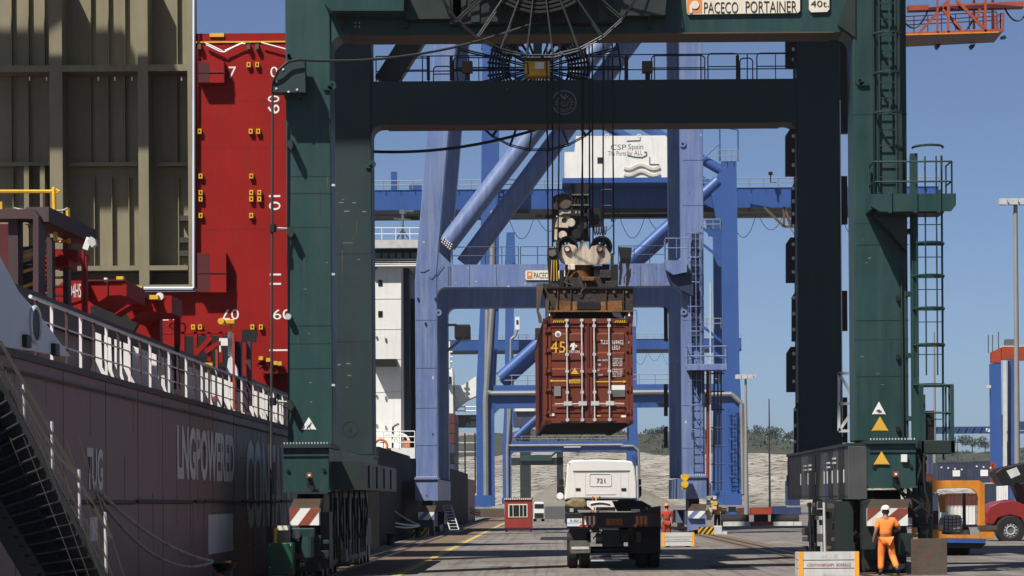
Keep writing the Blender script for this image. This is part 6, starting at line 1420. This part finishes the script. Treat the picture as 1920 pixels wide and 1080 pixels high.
WK = person('person', 'worker in bright orange shirt and trousers with white helmet walking away by the crane', (wp.x, 72.3, 0), 'hivis', 'hivis', walk, None)
stand = dict(walk); stand.update(anr=V3(.13,0,.09), tor=V3(.16,.17,.045), knr=V3(.12,.03,.49), elr=V3(.27,.0,1.13), wrr=V3(.28,.1,.92), par=V3(.28,.12,.85))
p2 = P(1250, 990, 128); person('person', 'person in dark red overalls standing beside the truck trailer', (p2.x, 128, 0), 'hivis_red', 'hivis_red', stand, None, 'orange_logo', False)
p3 = P(1345, 985, 176); person('person', 'small figure in orange vest and dark trousers beside the violet crane base', (p3.x, 176, 0), 'hivis', 'boot', stand, None, 'white_clean', False)
# ================================================================== crates, cabin, yard equipment
def crate(label, x0, x1, ytop, d, lines):
    c = P((x0+x1)/2, ytop, d); w = (x1-x0)*d/F; h = c.z; dep = 1.0
    t = thing('lashing_bin', label, 'crate', (c.x, d, 0), 'ship gear bins on the quay')
    for k in range(3): 
        z0, z1 = .06+k*(h-.06)/3, .06+(k+1)*(h-.06)/3-.02
        MB().box(c.x-w/2, d, z0, c.x+w/2, d+.04, z1).build('plank', 'crate', t); MB().box(c.x-w/2, d+.04, z0, c.x-w/2+.04, d+dep-.04, z1).build('plank', 'crate', t)
        MB().box(c.x-w/2, d+dep-.04, z0, c.x+w/2, d+dep, z1).build('plank', 'crate', t); MB().box(c.x+w/2-.04, d+.04, z0, c.x+w/2, d+dep-.04, z1).build('plank', 'crate', t)
    MB().box(c.x-w/2+.05, d+.05, .05, c.x+w/2-.05, d+dep-.05, h-.06).build('inner_lining', 'black', t)
    for s in (-1, 1): MB().box(c.x+s*(w/2-.06)-.055, d-.012, .03, c.x+s*(w/2-.06)+.055, d, h).build('corner_strap', 'strap', t); MB().box(c.x+s*w*.3-.08, d+.1, 0, c.x+s*w*.3+.08, d+dep-.1, .06).build('skid', 'black', t)
    for s, zf, hh, wf, m_ in lines: text(s, c.x, d-.006, h*zf, w*wf, hh, m_, t)
    return t
crate('grey slatted bin with orange corner straps in the foreground beside the worker', 1497, 1611, 1034, 70.0, [('CONTAINERSHIPS  BOREALIS', .5, .075, .72, 'text_red'), ('XIE', .83, .09, .3, 'crate'), ('BIN', .16, .05, .2, 'crate')])
crate('smaller looking grey bin with orange straps just right of the truck', 1241, 1302, 998, 116.5, [('CONTAINERSHIPS BOREALIS', .52, .06, .7, 'logo_grey')])
# red cabin
d = 177.0; CBN = thing('cabin', 'small red site cabin with white framed window on the quay', 'cabin', (PX(971, 990, d), d, 0))
x0, x1 = PX(946, 960, d), PX(998, 960, d); zt = PZ(971, 936, d)
MB().box(x0, d, .15, x1, d+1.6, zt).build('wall', 'cabin_red', CBN, bevel=.02); MB().box(x0-.06, d-.06, zt, x1+.06, d+1.7, zt+.08).build('roof', 'cabin_red', CBN)
for i in range(15): MB().box(x0+i*(x1-x0)/15, d-.09, zt-.03, x0+(i+.55)*(x1-x0)/15, d-.06, zt+.06).build('roof_scallop', 'white_paint', CBN)
wf = MB().pbox(953, 945, 989, 970, d-.04, .04).build('window_frame', 'sign_cream', CBN)
for a, b_ in ((955,961),(962.5,973),(974.5,980),(981.5,987)): MB().pbox(a, 947, b_, 968, d-.06, .02).build('pane', 'glass', wf)
for xx in (x0+.05, x1-.15): MB().box(xx, d+.05, 0, xx+.1, d+1.5, .15).build('skid', 'red_dark', CBN)
MB().box(x0-.03, d-.03, .15, x1+.03, d, .27).build('skirt', 'red_dark', CBN)
# distant white truck seen from the front
d = 262.0; WT = thing('truck', 'distant white lorry facing the camera right of the red cabin', 'truck', (PX(1011, 980, d), d, 0))
MB().pprism([(1000,973),(1001,944),(1003,941),(1019,941),(1020,944),(1021,973)], d, 2).build('cab', 'white_clean', WT, bevel=.05); MB().pbox(1002, 945, 1019, 953, d-.04, .04).build('windscreen', 'glass', WT); MB().pbox(1002, 962, 1019, 971, d-.05, .04).build('grille', 'text_black', WT)
for x in (1003, 1018): MB().disc((PX(x, 975, d), d+.8, .45), .45, .3, 'x', 16).build('wheel', 'rubber', WT)
o = MB().box(PX(1022,970,290), 290, 0, PX(1058,970,290), 290.3, 1.3).build('barrier_wall', 'text_grey'); tag(o, 'low dark barrier wall behind the white truck', 'wall')
o = MB().box(PX(870,970,330), 330, 0, PX(945,970,330), 330.3, 1.0).build('barrier_wall', 'rust_plate'); tag(o, 'low grey barrier wall left of the red cabin', 'wall')
# dark bogies clutter near crane 3
# ---------------- steel container helper
def box_container(label, x0, y0, x1, y1, d, dep, mat, group, face_ribs=True):
    c = P((x0+x1)/2, (y0+y1)/2, d); w = (x1-x0)*d/F/2; h = (y1-y0)*d/F/2
    t = thing('shipping_container', label, 'container', (c.x, d, c.z-h), group)
    MB().box(c.x-w+.04, d+.04, c.z-h+.05, c.x+w-.04, d+dep, c.z+h-.05).build('body', mat, t)
    b = MB()
    for s in (-1, 1): b.box(c.x+s*w-(.1 if s > 0 else 0), d, c.z-h, c.x+s*w+(.1 if s < 0 else 0), d+.12, c.z+h)
    for zz in (c.z-h, c.z+h-.1): b.box(c.x-w+.1, d+.005, zz, c.x+w-.1, d+.11, zz+.1)
    b.build('end_frame', mat, t)
    if face_ribs:
        n = max(4, int(2*w/.3)); rb_ = MB()
        for i in range(n): xx = c.x-w+.12+(2*w-.24)*(i+.25)/n; MB().box(xx, d-.0+.01, c.z-h+.1, xx+(2*w-.24)/n*.5, d+.04, c.z+h-.1).build('rib', mat, t)
    return t, c, w, h
g = 'containers stacked in the yard'
for lab, x0, y0, x1, y1, d, dep, m_ in (('dark blue container with white marks atop the yard stack, left one', 1757, 866, 1822, 905, 230, 3, 'navy'), ('dark blue container atop the yard stack beside the blue gantry', 1823, 864, 1857, 905, 226, 3, 'navy'),
  ('orange container end squeezed beside the blue gantry', 1858, 867, 1866, 905, 232, 3, 'cont_orange'), ('brown container under the orange flat frame opening', 1772, 925, 1835, 948, 200, 3, 'cont_brown'), ('dark container at right of the orange frame', 1846, 907, 1868, 950, 215, 3, 'navy'),
  ('brown container at left behind the green ladder', 1706, 888, 1757, 906, 236, 3, 'cont_brown'), ('white container low behind the orange frame', 1772, 946, 1828, 985, 205, 3, 'white_paint'), ('white container panel by the blue gantry foot', 1866, 905, 1890, 940, 222, 3, 'white_paint'),
  ('dark blue container low at left behind the orange frame', 1712, 925, 1760, 985, 208, 3, 'navy'),
  ('bright orange container behind the flat wagon', 1410, 951, 1447, 985, 330, 5, 'cont_orange'), ('left blue container behind the flat wagon', 1448, 949, 1475, 985, 332, 5, 'cont_blue'), ('right blue container behind the flat wagon', 1476, 951, 1502, 985, 331, 5, 'cont_blue'),
  ('small brown container beside the light mast foot', 1385, 952, 1401, 985, 333, 5, 'cont_brown'), ('upper blue container half hidden by the black crane leg', 1478, 900, 1500, 948, 336, 5, 'cont_blue')):
    t, c, w, h = box_container(lab, x0, y0, x1, y1, d, dep, m_, g)
    if m_ == 'navy' and y0 < 900:
        for k in range(4): MB().box(c.x-w+.3+k*.55, d-.02, c.z+h-.5-.06*k, c.x-w+.42+k*.55, d+.0, c.z+h-.38-.06*k).build('marking', 'text_white', t)
        MB().box(c.x-w*.1, d-.02, c.z-h*.4, c.x-w*.1+.6, d, c.z-h*.4+.5).build('marking', 'text_white', t)
# flat wagons
d = 205.0; FW = thing('flat_trailer', 'low flat trailers with grey edge boards in front of the stacked containers', 'trailer', (PX(1430, 1000, d), d, 0))
for x0, x1, m_ in ((1356,1407,'crate'),(1408,1449,'cont_orange'),(1450,1488,'crate'),(1489,1503,'crate')): MB().pbox(x0, 978, x1, 988, d, 2).build('edge_board', m_, FW)
MB().pbox(1356, 988, 1503, 994, d+.1, 2).build('chassis', 'black', FW)
for x in (1366, 1392, 1428, 1460, 1486): MB().disc((PX(x, 1005, d), d+.5, .42), .42, 1.0, 'x', 16).build('wheel', 'rubber', FW)
for x, m_ in ((1375,'crate'),(1414,'crate'),(1448,'crate'),(1466,'crate'),(1478,'cont_blue')): MB().pbox(x-5, 1000, x+6, 1008, d-.5, .1).build('mud_flap', m_, FW)
BK = thing('concrete_block', 'pale concrete ballast block beside the striped crane buffer', 'block', (PX(1350, 1010, 158), 158, 0)); MB().pbox(1340, 986, 1354, 1008, 158, 1).build('tall_part', 'crate', BK, bevel=.03); MB().pbox(1354.2, 997, 1364, 1008, 158, 1).build('low_part', 'crate', BK, bevel=.03)
FK = thing('yard_tractor', 'small blue yard tractor beside the violet crane base', 'tractor', (PX(1372, 985, 220), 220, 0)); MB().pprism([(1364,980),(1364,962),(1370,960),(1380,960),(1384,972),(1384,980)], 220, 2).build('body', 'blue', FK); MB().pbox(1366, 950, 1380, 961, 220.2, 1.6).build('cab', 'glass', FK)
for x in (1366, 1382): MB().disc((PX(x, 985, 220), 220.5, .5), .5, .4, 'x', 14).build('wheel', 'rubber', FK)
# ---------------- masts
def mast(px, ytop, d, label, head, r=.22, base_r=.4):
    top = P(px, ytop, d); t = thing('light_mast', label, 'light mast', (top.x, d, 0))
    MB().tube((top.x, d, 0), (top.x, d, top.z), base_r, 12, r).build('pole', 'mast_grey', t, smooth=True)
    if head:
        MB().tube((top.x-head*.5, d, top.z), (top.x+head*.5, d, top.z), .12, 8).build('cross_arm', 'galv', t)
        for k in range(6): a = (k/5-.5)*head; MB().box(top.x+a-.3, d-.5+.2*(k%2), top.z-.25+.15*(k%2), top.x+a+.28, d+.2, top.z+.2).build('flood_lamp', 'galv', t)
    return t
mast(1398, 706, 300, 'tall pale twin-head light mast left of the black crane leg', 1.6, .12, .26); mast(1442, 748, 350, 'thin grey mast on the yard left of the black crane leg', 0, .07, .16)
mast(1751, 622, 250, 'thin rusty mast behind the caged ladder', 0, .09, .18); mast(1904, 378, 205, 'large light mast with lamp cluster at the right edge', 1.9, .15, .22)
# ---------------- rubber-tyred gantry at the right edge
d = 240.0; RG = thing('yard_gantry', 'blue yard gantry crane with orange top at the right edge', 'crane', (PX(1890, 950, d), d, 0))
MB().pprism([(1860,890),(1858,682),(1877,680),(1880,890)], d, 1).build('leg', 'blue', RG); MB().pprism([(1892,960),(1894,676),(1905,676),(1903,960)], d, 1).build('leg', 'blue', RG); MB().pprism([(1860,680),(1860,660),(1877,652),(1877,680)], d-.05, 1.1).build('leg_head', 'cont_orange', RG); MB().pprism([(1878,674),(1878,650),(1940,650),(1940,676)], d-.02, 1).build('top_beam', 'cont_orange', RG)
MB().pprism([(1862,770),(1880,778),(1900,890),(1866,960),(1861,890)], d+1.2, .4).build('brace_plate', 'blue_girder', RG); MB().pprism([(1881,960),(1881,676),(1887,676),(1889,960)], d-.2, .3).build('cable_chain', 'crate', RG); MB().pprism([(1890,900),(1890,676),(1891.5,676),(1892,900)], d-.3, .2).build('cable_chain', 'black', RG)
MB().pbox(1886, 636, 1903, 648, d+.3, 1).build('winch_box', 'text_grey', RG); MB().pbox(1876, 648, 1920, 652, d, 1.2).build('walkway', 'galv', RG)
for x in (1853, 1861, 1872): MB().tube(P(x, 662, d), P(x, (628, 635, 622)[(x-1853)//9], d), .05, 5).build('antenna', 'text_grey', RG)
MB().pbox(1850, 722, 1858, 728, d, .4).build('flood_light', 'galv', RG)
BB = thing('beam_gantry', 'far blue yard gantry beam with white plate crossing the hilltop', 'crane', (PX(1800, 950, 420), 420, 0))
MB().pbox(1722, 800, 1862, 813, 420, 1.2).build('beam', 'cont_blue', BB); MB().pbox(1849, 803, 1862, 810, 419.9, .1).build('plate', 'text_white', BB); MB().pbox(1742, 806, 1747, 935, 420.2, 1).build('leg', 'cont_blue', BB); MB().pbox(1905, 790, 1925, 806, 420, 1).build('beam_end', 'cont_blue', BB); MB().pbox(1862, 808, 1925, 813, 420, 1).build('beam', 'blue_girder', BB)
for k in range(10): MB().tube(P(1722+k*14, 813, 419.9), P(1729+k*14, 800, 419.9), .08, 4).build('lattice', 'blue_girder', BB)
# ---------------- orange bolster frame on blue chassis
def qo(x, y): return (1700+x/3.6, 780+y/3.6)
d = 96.0; OF = thing('loading_frame', 'orange steel portal frame carried on a blue trailer right of the green crane', 'frame', (PX(1803, 1030, d), d, 0))
arch = [(130,830),(130,440),(180,436),(490,436),(527,460),(530,740),(612,740),(612,765),(590,770),(590,830),(495,830),(495,765),(480,740),(485,560),(470,515),(440,492),(400,485),(270,485),(215,495),(185,520),(172,560),(172,735),(240,735),(240,765),(235,830)]
MB().pprism([qo(*p) for p in arch], d, .18).build('end_frame', 'orange_frame', OF, bevel=.012)
MB().pprism([qo(*p) for p in [(130,735),(245,735),(245,765),(130,765)]], d-.04, .04).build('cross_plate', 'rust_plate', OF); MB().pprism([qo(*p) for p in [(480,738),(612,738),(612,768),(480,768)]], d-.04, .04).build('cross_plate', 'rust_plate', OF)
MB().pprism([qo(*p) for p in [(232,800),(498,802),(498,826),(232,824)]], d-.02, .15).build('sill', 'orange_frame', OF)
MB().pprism([qo(*p) for p in [(38,820),(38,520),(60,520),(62,795),(98,795),(98,820)]], d-.3, .2).build('side_frame', 'orange_frame', OF); MB().pprism([qo(*p) for p in [(62,575),(95,575),(95,790),(62,790)]], d-.2, .3).build('side_panel', 'crate', OF)
MB().pprism([qo(*p) for p in [(215,535),(262,535),(262,650),(230,650)]], d+3, .2).build('rear_post', 'orange_frame', OF); MB().pprism([qo(*p) for p in [(382,520),(398,520),(402,760),(382,740)]], d+3, .2).build('rear_post', 'rust_plate', OF)
MB().pprism([qo(*p) for p in [(180,640),(212,640),(212,735),(180,735)]], d+2, .5).build('pallet_stack', 'cont_brown', OF)
for x in (150, 168): MB().tube(P(*qo(x, 520), d-.3), P(*qo(x, 825), d-.3), .04, 6).build('hand_rail', 'green_dark', OF)
MB().path([P(*qo(120, 516), d-.3), P(*qo(150, 514), d-.3), P(*qo(168, 530), d-.3)], .04, 6).build('hand_rail', 'green_dark', OF)
TRB = thing('chassis_trailer', 'blue wheeled chassis under the orange portal frame', 'trailer', (PX(1810, 1040, d), d, 0))
MB().pprism([qo(*p) for p in [(235,828),(540,828),(530,858),(235,855)]], d-.05, 5).build('chassis', 'blue', TRB); MB().pprism([qo(*p) for p in [(270,858),(540,860),(500,895),(275,890)]], d+.3, 4).build('frame', 'green_dark', TRB)
for x in (345, 415): wheel(PX(*qo(x, 900), d), d+1.2, .5, .38, TRB)
bg_ = thing('cargo_bag', 'white netted bulk bag standing inside the orange frame', 'bag', tuple(P(*qo(305, 798), d+1)))
bag_pts = [(238,798),(236,730),(245,690),(285,668),(350,664),(375,672),(380,740),(378,790),(350,800)]
MB().pprism([qo(*p) for p in bag_pts], d+.8, .9).build('sack', 'bag', bg_, bevel=.12)
for k in range(5): MB().path([P(*qo(240, 695+k*22), d+.78), P(*qo(300, 700+k*22), d+.77), P(*qo(378, 692+k*22), d+.78)], .016, 4).build('net_cord', 'rope_dark', bg_)
for k in range(5): MB().path([P(*qo(256+k*26, 672), d+.78), P(*qo(254+k*27, 798), d+.77)], .016, 4).build('net_cord', 'rope_dark', bg_)
# ---------------- reach stacker
d = 127.0; RS = thing('reach_stacker', 'red reach stacker with big front wheel at the right edge', 'vehicle', (PX(1920, 1015, d), d, 0))
MB().pprism([qo(*p) for p in [(532,730),(535,650),(560,610),(620,580),(720,565),(800,600),(860,700),(860,760),(800,740),(770,690),(700,670),(620,690),(590,735)]], d, 2.6).build('body', 'stacker_red', RS, bevel=.06)
MB().pprism([qo(*p) for p in [(575,735),(590,690),(640,665),(720,662),(790,700),(800,760),(600,790)]], d+.6, 1.5).build('wheel_arch', 'black', RS)
ws = MB(); c = P(*qo(695, 770), d); r_ = 97/3.6*d/F
tr = MB(); n = 32; prof = [(-.32, r_*.58), (-.32, r_*.92), (-.24, r_), (.24, r_), (.32, r_*.92), (.32, r_*.58)]
for i in range(n):
    a = 2*math.pi*i/n
    for u, rr in prof: tr.v.append((c.x+rr*math.cos(a), d+u, c.z+rr*math.sin(a)))
for i in range(n):
    for j in range(5): tr.f.append((i*6+j, i*6+j+1, ((i+1)%n)*6+j+1, ((i+1)%n)*6+j))
tw = tr.build('wheel', 'rubber', RS, smooth=True); MB().disc((c.x, d, c.z), r_*.58, .5, 'y', 24).build('rim', 'text_grey', tw); MB().annulus((c.x,0,c.z), r_*.25, r_*.33, d-.3, d-.24, 24).build('hub_ring', 'galv', tw)
for k in range(12): a = k*math.pi/6; MB().disc((c.x+r_*.42*math.cos(a), d-.27, c.z+r_*.42*math.sin(a)), .03, .06, 'y', 6).build('wheel_nut', 'galv', tw)
MB().pprism([qo(*p) for p in [(598,383),(640,350),(800,315),(830,315),(830,440),(690,468),(650,472)]], d-.4, 2).build('boom_head', 'black', RS, bevel=.04); MB().pprism([qo(*p) for p in [(673,370),(742,345),(768,395),(705,422)]], d-.42, .02).build('boom_panel', 'crate', RS)
MB().pprism([qo(*p) for p in [(720,470),(770,455),(850,640),(790,640)]], d+.3, 1).build('lift_cylinder', 'red_dark', RS); MB().pprism([qo(*p) for p in [(750,470),(850,430),(850,600),(800,560)]], d+.6, 1).build('boom', 'stacker_red', RS)
# ---------------- orange crane gantry top right
d = 118.0; OG = thing('crane_gallery', 'orange service gallery with railings jutting out top right', 'gallery', tuple(P(1790, 80, d)))
def qg(x, y): return (1660+x/5.4, y/5.4)
GP = lambda pts, t, mat, nm, dd=d: MB().pprism([qg(*p) for p in pts], dd, t).build(nm, mat, OG)
z0 = PZ(*qg(700, 335), d); za = PX(*qg(120, 340), d); zb_ = PX(*qg(1190, 330), d)
GP([(120,335),(1190,288),(1192,322),(120,370)], .12, 'orange_crane', 'edge_beam'); GP([(120,345),(1150,318),(1150,330),(120,360)], .05, 'orange_frame', 'toe_board', d-.04)
b = MB(); A = [P(*qg(120,372), d+.1), P(*qg(1185,324), d+.1)]; B2 = [P(*qg(120,480), d+4.0), P(*qg(1100,430), d+4.0)]
k = 0; b.v = [tuple(A[0]), tuple(A[1]), tuple(B2[1]), tuple(B2[0])]+[tuple(v+Vector((0,0,.12))) for v in (A[0], A[1], B2[1], B2[0])]; b.f = [(0,1,2,3)[::-1],(4,5,6,7),(0,4,5,1)[::-1],(1,5,6,2)[::-1],(2,6,7,3)[::-1],(3,7,4,0)[::-1]]
b.build('floor', 'red_dark', OG)
for x, y0, y1, w in ((530,0,350,18),(640,0,350,26),(1015,0,350,24)): GP([(x-w/2,y0-40),(x+w/2,y0-40),(x+w/2,y1),(x-w/2,y1)], .14, 'orange_crane', 'hanger_post')
for x in (900, 1090): GP([(x-12,0),(x+12,0),(x+12,290),(x-12,290)], .12, 'red_dark', 'hanger_post', d+2)
for a, c2 in (((320,360),(560,90)),((560,90),(620,20)),((570,90),(770,290)),((720,0),(990,280)),((960,90),(930,200))): MB().bar(P(*qg(*a), d+.3), P(*qg(*c2), d+.3), .1, .12).build('lattice_bar', 'orange_crane', OG)
GP([(230,55),(440,45),(440,75),(700,40),(1404,10),(1404,70),(700,90),(240,105)], .6, 'orange_crane', 'upper_beam', d+.5); GP([(440,75),(1100,40),(1404,66),(1404,72),(440,100)], .4, 'red_dark', 'beam_flange', d+.4)
for y in (160, 205, 245): MB().tube(P(*qg(120, y+12), d+3.8), P(*qg(1130, y-40), d+3.8), .03, 4).build('railing', 'red_dark', OG)
for i in range(8): MB().tube(P(*qg(150+i*140, 340-i*6), d+3.8), P(*qg(150+i*140, 165-i*6), d+3.8), .03, 4).build('rail_post', 'red_dark', OG)
for i in range(4): x = 1110+i*28; MB().tube(P(*qg(x, 290), d+.2+(3-i)), P(*qg(x, 130+ (3-i)*12), d+.2+(3-i)), .04, 4).build('rail_post', 'orange_crane', OG)
for y in (130, 200): MB().tube(P(*qg(1194, y), d+.2), P(*qg(1110, y+35), d+3.4), .03, 4).build('railing', 'orange_crane', OG)
MB().tube(P(*qg(1194, 130), d), P(*qg(1192, 320), d), .045, 5).build('rail_post', 'orange_crane', OG)
for x0, x1, yt, s in ((130,430,110,.95),(660,900,170,.8),(1205,1460,75,.75)): MB().path(sag(P(*qg(x0, yt), d+.6), P(*qg(x1, yt), d+.6), s*.75), .04, 5).build('festoon_cable', 'cable', OG)
GP([(1170,370),(1215,355),(1228,385),(1180,392)], .3, 'black', 'flood_light'); 
for x in (540, 890): GP([(x-30,452),(x+25,444),(x+5,484),(x-10,486)], .6, 'red_dark', 'bracket', d+3.7)

# ---------------- quay details: patches, covers, bollards
for i, (x, y, w_, l_) in enumerate(((-2.4, 92, 1.6, 6), (4.6, 79, 1.2, 5), (5.2, 118, 2.0, 9), (-.6, 140, 1.8, 12), (11.5, 88, 2.2, 6))):
    struct(MB().box(x, y, .004, x+w_, y+l_, .008).build('repair_patch', 'rubber' if i % 2 else 'concrete_edge'))
for i, (x, y) in enumerate(((-1.6, 84.5), (5.9, 96), (-3.0, 128))):
    c_ = thing('manhole_cover', ('round iron cover in the lane left of the truck','round iron cover right of the truck','round iron cover near the yellow line further off')[i], 'manhole cover', (x, y, 0)); MB().disc((x, y, .008), .36, .012, 'z', 24).build('lid', 'rust_plate', c_); MB().annulus
for i, y in enumerate((99, 126, 152)):
    c_ = Vector((-7.2, y, 0)); t = thing('bollard', ('quay bollard just behind the green crane bogies','quay bollard between the two portal cranes','quay bollard beside the violet crane foot')[i], 'bollard', tuple(c_), 'bollards along the quay edge')
    MB().tube(c_, c_+Vector((0,0,.42)), .19, 14, .15).build('post', 'black', t, smooth=True); MB().tube(c_+Vector((0,0,.38)), c_+Vector((0,0,.55)), .15, 14, .28).build('head', 'black', t, smooth=True)
o = MB().path([Vector((-6.95+.25*math.cos(a*.9)+.02*a, 97.5+.5*math.sin(a*.9), .05+.02*a)) for a in range(26)], .035, 5).build('rope_coil', 'rope_red'); tag(o, 'coil of orange rope lying behind the green crane bogies', 'rope')

# ================================================================== thin sea haze
hm_ = bpy.data.materials.new('haze'); hm_.use_nodes = True; hn = hm_.node_tree.nodes; hn.clear()
ho = hn.new('ShaderNodeOutputMaterial'); hv = hn.new('ShaderNodeVolumePrincipled'); hv.inputs['Density'].default_value = .00006; hv.inputs['Color'].default_value = (.86, .92, 1, 1); hv.inputs['Anisotropy'].default_value = .2
hm_.node_tree.links.new(hv.outputs[0], ho.inputs['Volume']); MAT['haze'] = hm_
hz = MB().box(-1520, -70, -5.3, 920, 1520, 75).build('haze', 'haze'); hz['kind'] = 'stuff'; tag(hz, 'thin pale sea haze filling the air over the quay', 'haze')
